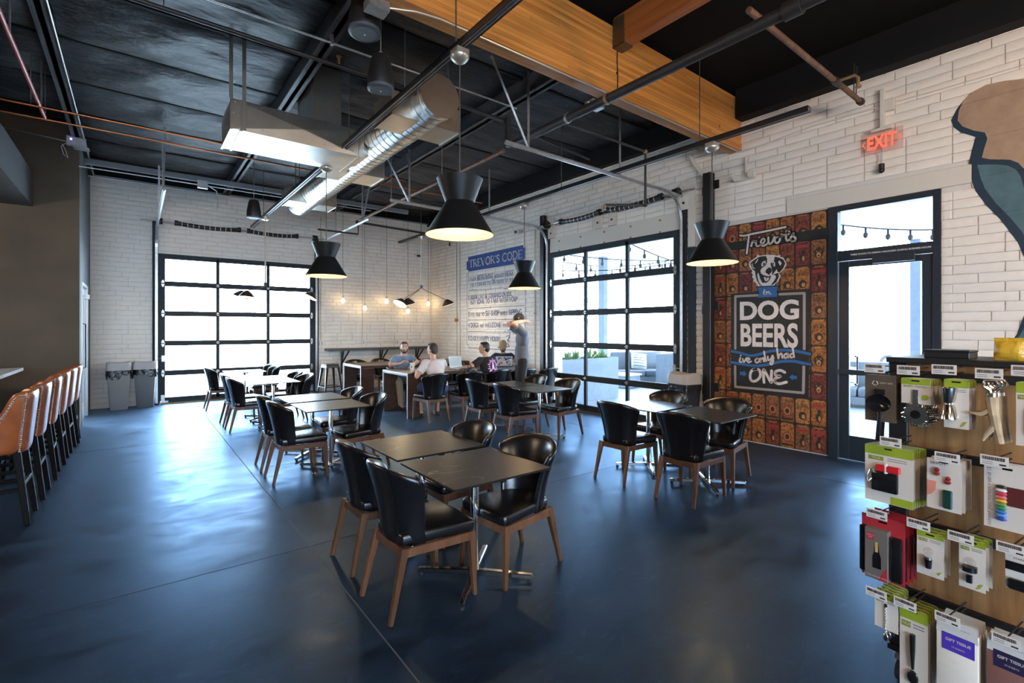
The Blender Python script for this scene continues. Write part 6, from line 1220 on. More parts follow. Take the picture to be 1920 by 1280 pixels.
# standing man, arms folded behind his head
def standing():
    Rz = math.radians(150); k = 1.085; pr = []
    hip = Vv(0, 0, .98*k); sh = Vv(-.015, 0, 1.46*k); nk = Vv(.0, 0, 1.53*k); hc = Vv(.045, 0, 1.655*k); R = Matrix.Rotation(.08, 3, 'Z')@Matrix.Rotation(.22, 3, 'Y')
    pr += [('c', nk-Vv(0, 0, .06), hc-Vv(.02, 0, .05), .058, .052), ('e', Vv(-.01, 0, 1.32*k), (.11, .155, .19)), ('e', hip, (.11, .15, .15)), ('c', hip, Vv(-.01, 0, 1.3*k), .10, .11)]
    head_prims(pr, hc, R); jl = []
    for s in (1, -1):
        S_ = Vv(-.01, s*.185, 1.445*k); el = Vv(.20, s*.335, 1.60*k); wr = Vv(-.03 if s > 0 else -.05, s*.12, 1.645*k+(.0 if s > 0 else .02))
        pr += [('c', sh+Vv(0, s*.1, 0), S_, .06, .06), ('c', S_, el, .056, .046), ('c', el, el.lerp(wr, .4), .046, .046), ('c', el.lerp(wr, .4), wr, .044, .030)]; hand(pr, wr, (-.75, -s*.62, .05*s), (-.5, 0, .6), .35, thumb=s); jl.append((S_, el))
        A_ = Vv(.02, s*.115, .085); K_ = Vv(.03, s*.11, .52*k); H_ = hip+Vv(0, s*.095, -.02); pr += [('c', H_, K_, .088, .062), ('c', K_, K_.lerp(A_, .4), .06, .058), ('c', K_.lerp(A_, .4), A_, .056, .038), ('c', A_, A_+Vv(.13, 0, -.045), .042, .034)]
    t = remesh('person', pr, SK1, None, .0078, 3); p = atT(978, 700, 9.0); t.location = (p.x, p.y, 0); t.rotation_euler = (0, 0, Rz); tag(t, 'standing man in a grey t-shirt and black cap with his arms behind his head', 'person')
    ps_ = [('e', Vv(-.015, 0, 1.33*k), (.128, .19, .20)), ('e', Vv(.0, 0, 1.10*k), (.128, .175, .26)), ('t', Vv(0, .045, .895*k), Vv(0, .05, 1.2*k), .132, .118), ('t', Vv(0, -.045, .895*k), Vv(0, -.05, 1.2*k), .132, .118), ('e', sh+Vv(0, 0, -.05), (.10, .17, .08)), ('t', nk-Vv(0, 0, .09), nk-Vv(0, 0, .0), .095, .068)]
    for s, (S_, el) in zip((1, -1), jl): ps_ += [('c', sh+Vv(0, s*.1, -.02), S_, .082, .08), ('t', S_, S_.lerp(el, .72), .080, .078), ('e', S_, .08), ('c', Vv(-.01, s*.13, 1.30*k), S_, .07, .075)]
    remesh('shirt', ps_, mat('heather_grey_cotton', (.15, .15, .165), .85, bump=.3, bscale=25), t, .011, 5)
    pp = [('e', hip-Vv(0, 0, .02), (.14, .175, .13))]
    for s in (1, -1): H_ = hip+Vv(0, s*.095, -.02); K_ = Vv(.03, s*.11, .52*k); A_ = Vv(.02, s*.115, .085); pp += [('c', H_, K_, .105, .080), ('t', K_, A_, .082, .066), ('e', K_, .083)]
    remesh('trousers', pp, mat('black_denim', (.010, .010, .012), .8, bump=.2, bscale=30), t, .011, 4)
    for s in (1, -1): A_ = Vv(.02, s*.115, .085); remesh('shoe', [('e', A_+Vv(0, 0, -.042), (.055, .045, .042)), ('c', A_+Vv(.02, 0, -.05), A_+Vv(.16, 0, -.055), .042, .034), ('e', A_+Vv(.06, 0, -.068), (.15, .047, .018))], M_blk, t, .009, 2)
    c_ = cap(t, hc, R, mat('black_cap_cotton', (.010, .010, .011), .7)); obj('cap_badge', MB().ell(hc+R@Vector((.02, .088, .05)), .010, 8, 6), M_white, c_)
    remesh('hair', [('e', hc+R@Vector((-.045, 0, .0)), (.062, .079, .07), R)], H_bk, t, .008, 2); face(t, hc, R, H_bk, True)
standing()
# ---- things on the community table
M_lap = mat('silver_laptop', (.55, .55, .57), .35, .6); M_scr = mat('laptop_screen', (.25, .27, .24), .25, emit=(.5, .55, .5), estr=.25); M_lid = M_lid
def laptop(x, y, rz, lidm, label, stick=False, w_=.33, op=1.9):
    t = thing('laptop', label, 'laptop', (x, y, ZT), rz); obj('base', MB().box((0, 0, .009), (w_, .225, .016)), mat('laptop_dark', (.05, .05, .06), .4) if lidm != M_lap else M_lap, t, bevel=.003)
    obj('keyboard', MB().box((0, -.02, .0178), (w_*.85, .11, .0016)), M_blk, t)
    a = op; c_, s_ = math.cos(a), math.sin(a); ex, ey = Vv(1, 0, 0), Vv(0, -c_, s_); ey = Vv(0, -math.cos(a), math.sin(a)); o = Vv(-w_/2, .1125, .017)
    mb = MB().prism([(0, 0), (w_, 0), (w_, .222), (0, .222)], o, ex, ey, .007); ld = obj('lid', mb, lidm, t, bevel=.002)
    nn = ex.cross(ey); obj('screen', MB().prism([(.012, .012), (w_-.012, .012), (w_-.012, .21), (.012, .21)], o+nn*.0072, ex, ey, .0006), M_scr, ld)
    if stick:
        rnd = random.Random(4); cols = [mat('sticker_%s' % n_, c, .5) for n_, c in (('red', (.5, .04, .05)), ('green', (.07, .25, .08)), ('white', (.7, .7, .68)), ('black', (.02, .02, .02)), ('blue', (.05, .12, .4)), ('orange', (.6, .2, .04)))]
        for i in range(22):
            cx, cy, r = rnd.uniform(.03, w_-.03), rnd.uniform(.03, .19), rnd.uniform(.015, .032); n_ = rnd.choice((4, 6, 10)); obj('sticker', MB().prism([(cx+r*math.cos(2*PI*k/n_+i), cy+r*math.sin(2*PI*k/n_+i)) for k in range(n_)], o-nn*(.0006+.0002*i), ex, ey, .0004), cols[i % 6], ld)
    return t
laptop(4.66, 8.88, PI, mat('lid_pink_reflection', (.42, .28, .28), .35, .4), 'laptop with a pink reflection coloured into its lid, before the grey-blue shirt man', op=1.75)  # pinkish lid colour stands in for a reflection
laptop(5.36, 8.70, .15, M_lap, 'open silver laptop showing its screen before the black t-shirt man', op=1.8)
laptop(6.37, 8.50, math.radians(146), mat('pale_lid', (.5, .5, .5), .5), 'laptop lid covered in colourful stickers', True, .36, 1.95)
tu = thing('tumbler', 'white tapered tumbler on the near corner of the laptop table', 'cup', (4.10, 8.33, ZT)); obj('cup_body', MB().lathe([(.032, 0), (.034, .005), (.045, .17), (.042, .172), (.030, .01), (0, .01)], 24), mat('white_tumbler', (.66, .64, .58), .35), tu, smooth=True, ang=50); obj('lid', MB().lathe([(.046, .168), (.048, .172), (.046, .182), (0, .184)], 24), M_white, tu, smooth=True); obj('straw', MB().cyl((.01, 0, .17), (.025, 0, .23), .004, n=8), M_white, tu); obj('sleeve_logo', MB().box((-.028, -.03, .11), (.02, .02, .03)), mat('logo_green', (.1, .3, .1), .5), tu)
t = thing('paper_stack', 'loose papers beside the white tumbler', 'papers', (4.40, 8.50, ZT)); 
for k in range(3): s_ = obj('sheet', MB().box((.01*k, .012*k, .001+.0015*k), (.21, .29, .001)), M_white, t); s_.rotation_euler = (0, 0, .3*k)
t = thing('phone', 'black phone lying on the laptop table', 'phone', (5.02, 8.42, ZT), .4); obj('phone_body', MB().box((0, 0, .004), (.072, .15, .008)), M_blk, t, bevel=.003); obj('phone_screen', MB().box((0, 0, .0083), (.066, .142, .0006)), M_scr, t)
bk = thing('backpack', 'black backpack standing on a chair at the laptop table', 'backpack', (5.02, 7.74, .467), .08); M_pack = mat('black_nylon', (.012, .013, .016), .6, bump=.3, bscale=40)
remesh('pack_body', [('e', (0, 0, .22), (.155, .095, .24)), ('e', (0, -.01, .12), (.16, .10, .12)), ('t', (0, 0, .003), (0, 0, .1), .11, .13)], M_pack, bk, .012, 3); remesh('front_pocket', [('e', (0, -.085, .14), (.12, .045, .12))], M_pack, bk, .01, 2)
for s in (-1, 1): obj('shoulder_strap', MB().tube([(s*.06, .06, .42), (s*.08, .12, .34), (s*.08, .13, .2), (s*.09, .09, .06)], .018, 8), M_pack, bk, smooth=True)
obj('grab_handle', MB().tube([(-.04, .04, .44), (-.03, .04, .49), (.03, .04, .49), (.04, .04, .44)], .009, 8), M_blk, bk, smooth=True); obj('zip', MB().tube([(.15*math.cos(a), -.06-.03*math.sin(a), .2+.22*math.sin(a)) for a in [k*PI/12 for k in range(13)]], .004, 6), M_galv, bk)
# ================================================================== RETAIL DISPLAY
OD = Vector((2.85, .73, 0)); UD, ND = Vector((-.099, -.995, 0)).normalized(), Vector((-.995, .099, 0)).normalized()
def SP(a, b, z): return OD+UD*a+ND*b+Vector((0, 0, z))
def spx(x, y, b):
    p = onP(x, y, OD+ND*b, ND); d = p-OD; return d.dot(UD), p.z
DRZ = math.atan2(UD.y, UD.x)               # local x along the face; local y = out of the face is -y after this turn
# local frame: x = UD, y = into the display (-ND), z up
WD = 1.25; M_gon = mat('black_powder_coat', (.010, .011, .013), .45); M_oak = wood('zebra_oak_laminate', (.16, .075, .028), (.34, .18, .075), (9, 9, .5), .4)
gd = thing('display_stand', 'black wheeled retail display stand with wood-look back panels', 'display stand', OD, DRZ)
obj('end_post', MB().span((0, -.0, .15), (.075, .36, 1.49)), M_gon, gd, bevel=.004); obj('end_post', MB().span((WD-.075, 0, .15), (WD, .36, 1.49)), M_gon, gd, bevel=.004)
obj('top_board', MB().span((0, -.03, 1.49), (WD, .40, 1.515)), M_gon, gd, bevel=.003); obj('base_shelf', MB().span((0, -.01, .125), (WD, .38, .15)), M_gon, gd)
zr = [1.455, 1.105, .775, .445, .15]
for i in range(4):
    obj('hook_rail', MB().span((.075, -.012, zr[i]-.035), (WD-.075, .02, zr[i]+.0)), M_gon, gd)
    obj('back_panel', MB().span((.076, .008, zr[i+1]+.001), (WD-.076, .022, zr[i]-.036)), M_oak, gd)
obj('back_panel', MB().span((.076, .008, 1.456), (WD-.076, .022, 1.489)), M_oak, gd)
obj('rear_board', MB().span((.076, .335, .151), (WD-.076, .36, 1.489)), M_gon, gd)
for x in (.06, WD-.06):
    for y in (.0, .33):
        w_ = obj('caster', MB().cyl((x-.018, y, .052), (x+.018, y, .052), .052, n=24), M_rubber, gd, smooth=True); obj('caster_fork', MB().box((x, y, .114), (.05, .06, .02)).box((x-.022, y+.01, .08), (.005, .03, .07)).box((x+.022, y+.01, .08), (.005, .03, .07)), M_galv, w_)
# ---- price tags and hooks
M_tag = mat('tag_white', (.60, .56, .52), .4); M_ink = mat('barcode_ink', (.02, .02, .02), .6)
HOOKS = {}
def hook(i, x, y, b, tagw=36, tagh=18, z=None):
    a, zz = spx(x, y, b); z = z if z is not None else zz
    t = thing('price_tag_hook', 'black display hook with a white barcode tag above the %s' % i, 'display hook', SP(a, 0, z), DRZ, 'hooks with price tags')
    obj('prong', MB().cyl((0, -.012, -.012), (0, -b+.02, -.012), .004, n=6).cyl((0, -b+.02, -.012), (0, -b+.005, -.002), .004, n=6), M_gon, t); obj('tag_arm', MB().cyl((0, -.01, .012), (0, -b-.01, .018), .003, n=6), M_gon, t)
    w_ = tagw*.0022; h_ = tagh*.0022; tg = obj('tag', MB().span((-w_/2, -b-.014, -h_/2+.01), (w_/2, -b-.011, h_/2+.01)), M_tag, t); rnd = random.Random(i); x_ = -w_*.42; mb = MB()
    while x_ < w_*.36:
        ww = rnd.choice((.0008, .0014, .0022)); mb.span((x_, -b-.0146, .012), (x_+ww, -b-.0141, h_/2+.005)); x_ += ww+rnd.choice((.0009, .0016))
    for k in range(2): mb.span((-w_*.42, -b-.0146, .004-.007*k), (-w_*.05, -b-.0141, .0055-.007*k))
    mb.span((w_*.18, -b-.0146, -.004), (w_*.42, -b-.0141, .002)); tag(obj('barcode', mb, M_ink, tg), kind='stuff')
    return t
# ---- products
C_wh = mat('card_white', (.58, .52, .46), .45); C_gr = mat('card_lime', (.26, .33, .02), .45); C_br = mat('card_umber', (.085, .06, .04), .5); C_red = mat('card_red', (.36, .02, .03), .45); C_dg = mat('card_lime_label', (.20, .22, .02), .5)
C_film = mat('clear_blister', (.55, .53, .5), .15); M_steel = mat('polished_steel', (.7, .67, .62), .18, 1.); M_gl = mat('gloss_black', (.008, .008, .009), .15); C_pur = mat('label_purple', (.06, .03, .35), .5); C_tis = mat('tissue_cream', (.72, .66, .57), .5, bump=.1, bscale=30); C_rose = mat('tissue_bronze', (.22, .10, .085), .4); C_grey = mat('box_taupe', (.13, .11, .10), .5)
M_ant = mat('antler_bone', (.42, .30, .18), .6, noise=.3, nscale=20, bump=.2, bscale=60); M_film = glass_mat('poly_film', (.93, .93, .93))
ORD = ['front', 'second', 'third', 'fourth', 'fifth', 'sixth', 'seventh', 'eighth', 'ninth']
def flat(nm, par, pts, y, m, th=.0007): return obj(nm, MB().prism(pts, (0, th if nm == 'card' else y, 0), (1, 0, 0), (0, 0, 1), th), m, par)
def rect(x0, x1, z0, z1): return [(x0, z0), (x1, z0), (x1, z1), (x0, z1)]
def lettering(nm, par, s, x, z, size, y, m, sx=1., rot=0., off=0.):
    mb = MB(); ex, ey = Vv(math.cos(rot), 0, math.sin(rot)), Vv(-math.sin(rot), 0, math.cos(rot)); text_into(mb, s, (x, y-.0009, z), ex, ey, size, sx, off); return obj(nm, mb, m, par)
def product(name, cat, phrase, box, b, build, count, dy=.022, swing=.03, group=None):
    """box: front card corners in photo pixels; build(root, w, h) draws one item hanging from (0, 0, 0) downwards"""
    a0, z1 = spx(box[0], box[1], b); a1, z1b = spx(box[2], box[1], b); _, z0 = spx((box[0]+box[2])/2, box[3], b); zt = (z1+z1b)/2; w_, h_ = abs(a1-a0), zt-z0; ac = (a0+a1)/2
    root = thing(name, '%s, %s on its hook' % (phrase, ORD[0]), cat, SP(ac, b, zt), DRZ, group or phrase); build(root, w_, h_); rnd = random.Random(len(phrase))
    for k in range(1, count):
        p = SP(ac+rnd.uniform(-.004, .004), b-k*dy, zt+.000-k*.001); dup(root, p, 0, '%s, %s on its hook' % (phrase, ORD[k]), None, (0, 0, DRZ+rnd.uniform(-swing, swing)))
    return root, ac, zt, w_, h_
def green_card(t, w_, h_, head=.17):
    c_ = flat('card', t, [(-w_/2, -h_), (w_/2, -h_), (w_/2, -.006), (w_/2-.006, 0), (-w_/2+.006, 0), (-w_/2, -.006)], 0, C_wh, .0016); flat('header_band', c_, rect(-w_/2, w_/2, -h_*head, -.001), -.0008, C_gr); flat('hang_hole', c_, rect(-.014, .014, -.014, -.008), -.0016, M_gl)
    flat('logo_patch', c_, rect(-w_*.42, -w_*.1, -h_*(head+.10), -h_*(head+.03)), -.0009, C_dg); lettering('logo_lettering', c_, 'TRUE', -w_*.26, -h_*(head+.065), min(.014, w_*.13), -.0010, C_wh); mb = MB()
    for k in range(2): mb.prism(rect(-w_*.02, w_*.38, -h_*(head+.05+.035*k), -h_*(head+.04+.035*k)), (0, -.0009, 0), (1, 0, 0), (0, 0, 1), .0005)
    tag(obj('small_print', mb, M_tag if False else C_grey, c_), kind='stuff'); return c_
def leafmark(c_, w_, h_): flat('leaf_mark', c_, [(w_*.15, -h_*.97), (w_*.28, -h_*.86), (w_*.42, -h_*.84), (w_*.3, -h_*.93)], -.0009, C_gr)
def b1(t, w_, h_):
    c_ = flat('card', t, rect(-w_/2, w_/2, -h_, 0), 0, C_br, .003); obj('stag_mark', MB().tube([(-w_*.2, -.0016, -h_*.13), (-w_*.26, -.0016, -h_*.19), (-w_*.16, -.0016, -h_*.23), (-w_*.06, -.0016, -h_*.19), (-w_*.12, -.0016, -h_*.13)], .0012, 5), C_wh, c_); lettering('brand_lettering', c_, 'CRAFT BEER', w_*.2, -h_*.17, .009, -.0012, C_wh)
    s_ = obj('strainer_bowl', MB().lathe([(0, 0), (.030, .004), (.045, .016), (.047, .02), (.03, .012), (0, .008)], 28, (0, -.006, -h_*.60), axis=(0, -1, 0)), M_gl, t, smooth=True, ang=60); s_.scale = (1, 1, .82); s_.location = (0, 0, -h_*.60*.18); obj('clip', MB().span((-w_*.16, -.010, -h_*.42), (w_*.16, -.002, -h_*.30)), M_gl, t); obj('handle', MB().tube([(0, -.01, -h_*.78), (0, -.014, -h_), (-.006, -.012, -h_*1.4)], [.009, .008, .009], 8), M_gl, t, smooth=True)
product('carded_strainer', 'kitchen tool', 'black strainer on an umber card', (1622, 703, 1680, 790), .20, b1, 3)
def b2(t, w_, h_):
    c_ = green_card(t, w_, h_, .25); zc = -h_-.045; r = .052
    obj('strainer_disc', MB().cyl((0, -.004, zc), (0, -.0015, zc), r*.82, n=28), M_steel, t, smooth=True); mb = MB(); mb.tube([((r*.9+.006*math.cos(k*1.9))*math.cos(k*.08), -.004+.006*math.sin(k*1.9), zc+(r*.9+.006*math.cos(k*1.9))*math.sin(k*.08)) for k in range(80)], .0016, 4); obj('coil_spring', mb, M_steel, t, smooth=True)
    obj('handle', MB().span((-.011, -.005, zc+.03), (.011, -.002, -h_*.45)), M_steel, t, bevel=.001); obj('disc_slot', MB().cyl((0, -.0055, zc), (0, -.004, zc), .018, n=16), M_gl, t); obj('green_dot', MB().cyl((w_*.33, -.003, -h_*.72), (w_*.33, -.0015, -h_*.72), .011, n=14), C_gr, t)
product('carded_cocktail_strainer', 'kitchen tool', 'steel cocktail strainer on a lime and white card', (1690, 709, 1745, 757), .20, b2, 7, .020)
def b3(t, w_, h_):
    c_ = green_card(t, w_, h_, .17); leafmark(c_, w_, h_); obj('jigger', MB().lathe([(.026, 0), (.016, .055), (.009, .06), (.017, .068), (.025, .125), (.023, .125), (.0, .09)], 24, (-w_*.22, -.028, -h_*.80)), M_steel, t, smooth=True, ang=50)
product('carded_jigger', 'kitchen tool', 'steel double jigger on a lime and white card', (1770, 711, 1817, 803), .20, b3, 3, .035)
def b4(t, w_, h_):
    obj('antler', MB().tube([(0, -.01, -.045), (.004, -.012, -.09), (.012, -.012, -.15), (.024, -.008, -.22)], [.022, .019, .016, .012], 9), M_ant, t, smooth=True); obj('antler_tine', MB().tube([(.004, -.012, -.09), (-.03, -.02, -.115), (-.065, -.026, -.112)], [.013, .009, .003], 8), M_ant, t, smooth=True); obj('antler_tine', MB().tube([(.012, -.012, -.15), (-.01, -.03, -.19), (-.02, -.03, -.215)], [.011, .008, .003], 8), M_ant, t, smooth=True)
    obj('opener_head', MB().tube([(0, -.01, -.045), (-.004, -.01, -.02), (-.022, -.01, -.006), (-.02, -.01, .016), (.012, -.01, .018), (.022, -.01, .002), (.004, -.01, -.02)], .0075, 8), M_steel, t, smooth=True); obj('ferrule', MB().cyl((0, -.01, -.05), (0, -.01, -.028), .017, n=14), M_steel, t, smooth=True)
product('antler_bottle_opener', 'bottle opener', 'bottle opener with an antler handle', (1838, 722, 1885, 815), .19, b4, 3, .04, .25)
def b5(t, w_, h_): c_ = green_card(t, w_, h_, .17); obj('tool_blade', MB().box((0, -.004, -h_*.62), (w_*.35, .006, h_*.4)), M_steel, t, bevel=.002)
product('carded_bar_tool', 'kitchen tool', 'tall lime carded bar tool by the picture edge', (1905, 717, 1962, 838), .21, b5, 3, .03)
def b6(t, w_, h_):
    c_ = green_card(t, w_, h_, .16); flat('footer_band', c_, rect(w_*.05, w_/2, -h_*.99, -h_*.86), -.0008, C_gr); obj('flask_pouch', MB().box((-w_*.05, -.012, -h_*.62), (w_*.55, .02, h_*.34)), M_gl, t, bevel=.006, seg=2); obj('red_cap', MB().box((w_*.02, -.012, -h_*.38), (w_*.5, .018, h_*.12)), mat('red_plastic', (.5, .015, .02), .3), t, bevel=.004); obj('spout', MB().cyl((-w_*.02, -.014, -h_*.46), (-w_*.02, -.014, -h_*.28), .008, n=10), C_film, t, smooth=True); obj('carabiner', MB().tube([(-w_*.36, -.012, -h_*.45), (-w_*.28, -.012, -h_*.42), (-w_*.3, -.012, -h_*.58), (-w_*.42, -.012, -h_*.68), (-w_*.42, -.012, -h_*.56), (-w_*.36, -.012, -h_*.45)], .003, 6), M_steel, t, smooth=True)
product('carded_flask', 'flask', 'black and red pocket flask on a lime and white card', (1622, 838, 1712, 945), .19, b6, 6, .026)
def b7(t, w_, h_):
    c_ = flat('card', t, rect(-w_/2, w_/2, -h_, 0), 0, C_wh, .0016); lettering('brand_lettering', c_, 'SAVOY', -w_*.17, -h_*.09, .017, -.0009, C_grey); flat('glass_picture', c_, [(-w_*.49, -h_*.45), (-w_*.22, -h_*.45), (-w_*.24, -h_*.62), (-w_*.36, -h_*.72), (-w_*.49, -h_*.76)], -.0009, mat('print_salmon', (.6, .22, .15), .5)); mb = MB()
    for x, z in ((-w_*.2, -.28), (w_*.12, -.42)): obj('clip_charm', MB().ell((x, -.006, h_*z), (.012, .006, .010), 10, 7).ell((x+.002, -.006, h_*z+.015), (.009, .006, .009), 10, 7), mat('dark_red_plastic', (.22, .02, .02), .35), t, smooth=True)
    obj('blister_charms', MB().box((w_*.12, -.007, -h_*.76), (w_*.28, .012, h_*.36)), mat('dark_green_plastic', (.01, .04, .03), .25), t, bevel=.004); flat('hang_hole', c_, rect(-.014, .014, -.014, -.008), -.0009, M_gl)
product('carded_wine_charms', 'wine charms', 'white card of dark wine charms with salmon glass picture', (1738, 862, 1803, 957), .19, b7, 5, .03)
def b8(t, w_, h_):
    c_ = flat('card', t, rect(-w_/2, w_/2, -h_, 0), 0, C_wh, .0016); lettering('card_lettering', c_, 'colored glass markers \u2022 set of 12', -w_*.38, -h_*.52, h_*.068, -.0009, C_grey, 1, PI/2); flat('wine_picture', c_, rect(-w_*.02, w_*.5, -h_*.62, -h_*.33), -.0009, mat('print_wine', (.10, .02, .02), .4)); cols = [(.02, .02, .02), (.6, .6, .58), (.5, .03, .05), (.6, .12, .12), (.6, .3, .03), (.12, .25, .05), (.03, .2, .1), (.03, .15, .4), (.05, .22, .5), (.04, .06, .35)]
    for i, c in enumerate(cols): obj('marker_disc', MB().ell((-w_*.12, -.008, -h_*(.34+.055*i)), (w_*.13, .007, h_*.028), 12, 7), mat('marker_%d' % i, c, .3), t, smooth=True)
    flat('hang_hole', c_, rect(-.014, .014, -.02, -.012), -.0009, M_gl)
product('carded_glass_markers', 'glass markers', 'white card of rainbow coloured glass markers', (1845, 872, 1936, 995), .19, b8, 3, .03)
def b9(t, w_, h_):
    c_ = flat('card', t, rect(-w_/2, w_/2, -h_, 0), 0, C_red, .002); flat('hang_hole', c_, rect(-.016, .016, -.026, -.018), -.001, M_gl); bx = obj('box_front', MB().box((-w_*.08, -.018, -h_*.58), (w_*.52, .034, h_*.80)), C_grey, t); obj('cooler_sleeve', MB().box((w_*.33, -.012, -h_*.60), (w_*.28, .022, h_*.70)), M_gl, t, bevel=.008, seg=2); obj('box_side', MB().box((-w_*.43, -.014, -h_*.55), (w_*.14, .026, h_*.74)), M_gl, t, bevel=.004)
    flat('logo_patch', bx, rect(-w_*.30, -w_*.12, -h_*.36, -h_*.25), -.0352, C_red); lettering('logo_lettering', bx, 'VACU\nVIN', -w_*.21, -h_*.305, .010, -.0362, C_wh); obj('bottle_picture', MB().prism([(-w_*.16, -h_*.80), (w_*.04, -h_*.80), (w_*.04, -h_*.62), (w_*.0, -h_*.54), (-w_*.02, -h_*.40), (-w_*.10, -h_*.40), (-w_*.12, -h_*.54), (-w_*.16, -h_*.62)], (0, -.0352, 0), (1, 0, 0), (0, 0, 1), .0006), M_gl, bx); flat('bottle_neck_picture', bx, rect(-w_*.095, -w_*.03, -h_*.54, -h_*.38), -.0362, mat('print_gold', (.5, .36, .12), .4)); flat('red_corner', bx, [(-w_*.05, -h_*.975), (w_*.175, -h_*.975), (w_*.175, -h_*.75)], -.0352, C_red); lettering('product_lettering', bx, 'ACTIVE COOLER WINE', -w_*.09, -h_*.93, .0085, -.0366, C_wh)
product('boxed_wine_cooler', 'wine cooler', 'red and taupe boxed wine cooler sleeve', (1616, 970, 1697, 1087), .21, b9, 4, .042)
def b10(t, w_, h_):
    c_ = green_card(t, w_, h_, .13); obj('glass_globe', MB().ell((-.002, -.014, -h_*.42), (.017, .012, .017)), M_film, t, smooth=True, ang=180); obj('stopper', MB().cyl((-.002, -.012, -h_*.80), (-.002, -.012, -h_*.60), .010, .013, n=14), M_gl, t, smooth=True); obj('collar', MB().cyl((-.002, -.012, -h_*.60), (-.002, -.012, -h_*.54), .012, n=14), M_steel, t, smooth=True); leafmark(c_, w_, h_); flat('ring_mark', c_, [(w_*.2+.008*math.cos(k*PI/5), -h_*.94+.008*math.sin(k*PI/5)) for k in range(10)], -.0014, C_film)
product('carded_stopper', 'bottle stopper', 'round glass bottle stopper on a lime and white card', (1719, 998, 1770, 1080), .20, b10, 3, .04)
def b11(t, w_, h_):
    c_ = green_card(t, w_, h_, .13); obj('aerator_dome', MB().ell((-.004, -.013, -h_*.45), (.02, .012, .022)), M_film, t, smooth=True, ang=180); obj('aerator_ring', MB().cyl((-.004, -.013, -h_*.62), (-.004, -.013, -h_*.52), .023, n=18), M_gl, t, smooth=True); obj('aerator_foot', MB().span((-.014, -.018, -h_*.86), (.004, -.004, -h_*.70)), M_gl, t, bevel=.002); leafmark(c_, w_, h_)
product('carded_aerator', 'wine aerator', 'black ringed wine aerator on a lime and white card', (1798, 1012, 1848, 1105), .20, b11, 3, .04)
def b12(t, w_, h_):
    c_ = flat('card', t, rect(-w_/2, w_/2, -h_, 0), 0, C_film, .002); flat('black_panel', c_, rect(-w_/2, w_/2, -h_*.52, -h_*.30), -.001, M_gl); flat('label_top', c_, rect(-w_/2, w_/2, -h_*.28, -h_*.12), -.001, C_wh); lettering('label_lettering', c_, 'STAINLESS', 0, -h_*.20, .010, -.0012, M_gl); obj('case', MB().box((0, -.012, -h_*.83), (w_*.8, .022, h_*.26)), M_gl, t, bevel=.005)
product('cased_bar_set', 'bar set', 'clear cased bar set with a black label', (1885, 1035, 1950, 1110), .19, b12, 2, .05)
def b13(t, w_, h_):
    c_ = green_card(t, w_, h_, .2); mb = MB(); zz = -h_-.075
    for k in range(26): mb.ell((.002*math.cos(k*2), -.005+.002*math.sin(k*2), -h_*.4-k*.0046), (.0032, .0032, .0032), 6, 4)
    obj('twisted_stem', mb, M_steel, t, smooth=True, ang=180); obj('spoon_bowl', MB().ell((0, -.006, -h_*.4-26*.0046-.012), (.011, .004, .017)), M_steel, t, smooth=True, ang=180); obj('fork_end', MB().span((-.006, -.006, -h_*.42), (.006, -.004, -h_*.30)), M_steel, t, bevel=.001)
product('twisted_bar_spoon', 'bar spoon', 'twisted steel bar spoon on a small lime card', (1640, 1110, 1684, 1180), .21, b13, 5, .03, .12)
def b14(t, w_, h_):
    c_ = green_card(t, w_, h_, .14); obj('spoon_handle', MB().tube([(0, -.009, -h_*.3), (0, -.010, -h_*.5), (0, -.009, -h_*.72)], [.010, .009, .005], 8), M_gl, t, smooth=True); obj('spoon_bowl', MB().ell((0, -.009, -h_*.82), (.020, .007, .030)), M_gl, t, smooth=True, ang=180); leafmark(c_, w_, h_)
product('carded_black_spoon', 'muddler', 'black spoon-ended muddler on a tall lime card', (1687, 1142, 1740, 1296), .20, b14, 5, .030)
def tissue(body, lab, labc):
    def f(t, w_, h_):
        p = obj('tissue_pack', MB().box((0, -.004, -h_/2-.01), (w_, .012, h_-.02)), body, t, bevel=.004, seg=2); obj('film_header', MB().prism([(-w_/2, -.05), (w_/2, -.05), (w_/2-.004, .012), (-w_/2+.004, .012)], (0, -.0095, 0), (1, 0, 0), (0, 0, 1), .0012), C_film, t); flat('label', p, rect(-w_*.36, w_*.42, -h_*.36, -h_*.14), -.0104, labc); lettering('label_lettering', p, 'GIFT TISSUE', w_*.03, -h_*.22, w_*.115, -.0106, C_wh, 1, 0, .0003); lettering('count_lettering', p, '10 SHEETS', w_*.03, -h_*.30, w_*.07, -.0106, C_wh)
        lettering('fold_lettering', t, '10 SHEETS', w_*.2, -.015, w_*.05, -.0115, C_pur)
    return f
product('gift_tissue_pack', 'gift tissue', 'cream gift tissue pack with a purple label', (1757, 1170, 1836, 1318), .21, tissue(C_tis, '', C_pur), 7, .018)
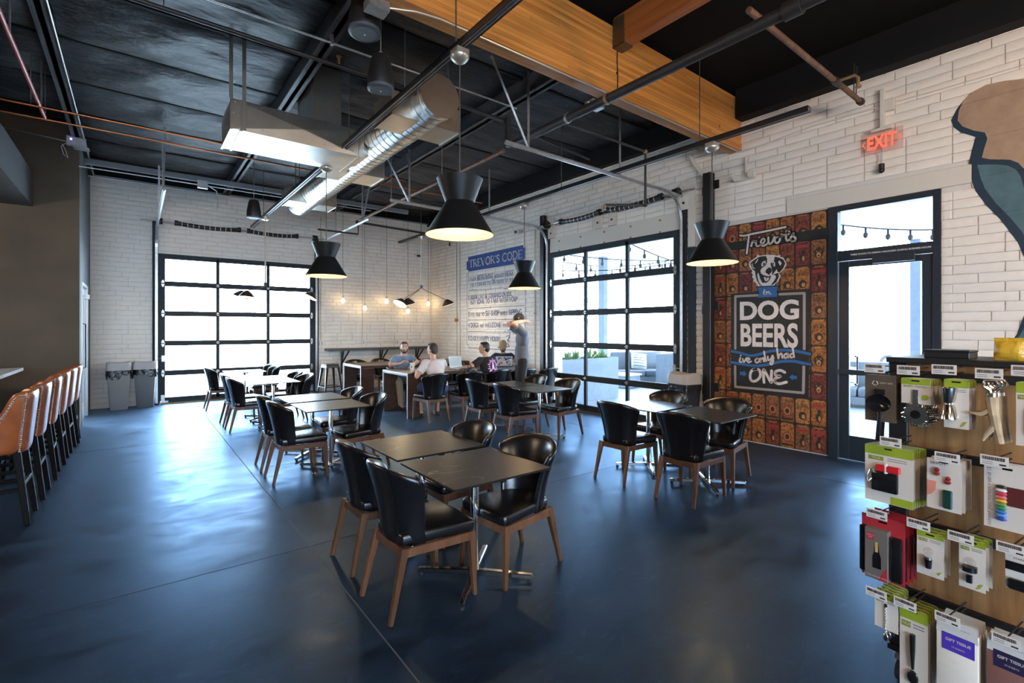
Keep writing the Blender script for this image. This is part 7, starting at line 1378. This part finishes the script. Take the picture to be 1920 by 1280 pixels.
product('gift_tissue_pack', 'gift tissue', 'bronze gift tissue pack with a dark label', (1852, 1205, 1942, 1350), .21, tissue(C_rose, '', mat('label_navy', (.015, .012, .05), .5)), 4, .025)
PT = ['black strainer', 'cocktail strainers', 'jiggers', 'antler openers', 'tall bar tools', 'pocket flasks', 'wine charms', 'glass markers', 'glass stoppers', 'wine aerators', 'cased bar sets', 'bar spoons', 'black muddlers', 'cream tissue', 'bronze tissue', 'red boxed coolers']
for nm, x, y in zip(PT, (1642, 1705, 1772, 1856, 1926, 1672, 1778, 1866, 1724, 1803, 1897, 1645, 1699, 1778, 1888, 1646), (694, 698, 697, 705, 700, 832, 862, 868, 986, 1011, 1032, 1115, 1135, 1163, 1204, 967)): hook(nm, x, y, .215)
# things on top of the stand
def ontop(x, y, z): p = onZ(x, y, z); return p
p = SP(.20, -.10, 1.515); t = thing('black_card_box', 'flat black box on top of the display stand', 'box', p, DRZ); obj('box_body', MB().box((0, 0, .015), (.16, .11, .03)), M_gon, t, bevel=.003); obj('box_lid', MB().box((0, 0, .034), (.164, .114, .008)), M_gon, t, bevel=.002)
M_yel = mat('yellow_wrapper', (.55, .33, .03), .3, bump=.6, bscale=30); M_dkw = mat('dark_wrapper', (.05, .05, .03), .3, bump=.6, bscale=30)
for k, (a, b_, m_, lb) in enumerate(((.40, -.07, M_yel, 'yellow snack pouch on the display stand top, foremost'), (.47, -.11, M_dkw, 'dark snack pouch leaning on the yellow one'), (.53, -.08, M_yel, 'yellow snack pouch at the edge of the picture'))):
    t = thing('snack_pouch', lb, 'snack', SP(a, b_, 1.516), DRZ+.2*k, 'snack pouches'); mb = MB()
    def pf(u, v, s): e = max(0, (1-(2*u-1)**4)*(1-(2*v-1)**2)); return ((u-.5)*.10, s*.02*e+.012*(v), v*.085)
    mb.grid(lambda u, v: pf(u, v, -1), 9, 8).grid(lambda u, v: pf(1-u, v, 1), 9, 8); obj('pouch', mb, m_, t, smooth=True, ang=180); obj('crimp', MB().span((-.05, .011, .083), (.05, .014, .095)), m_, t)
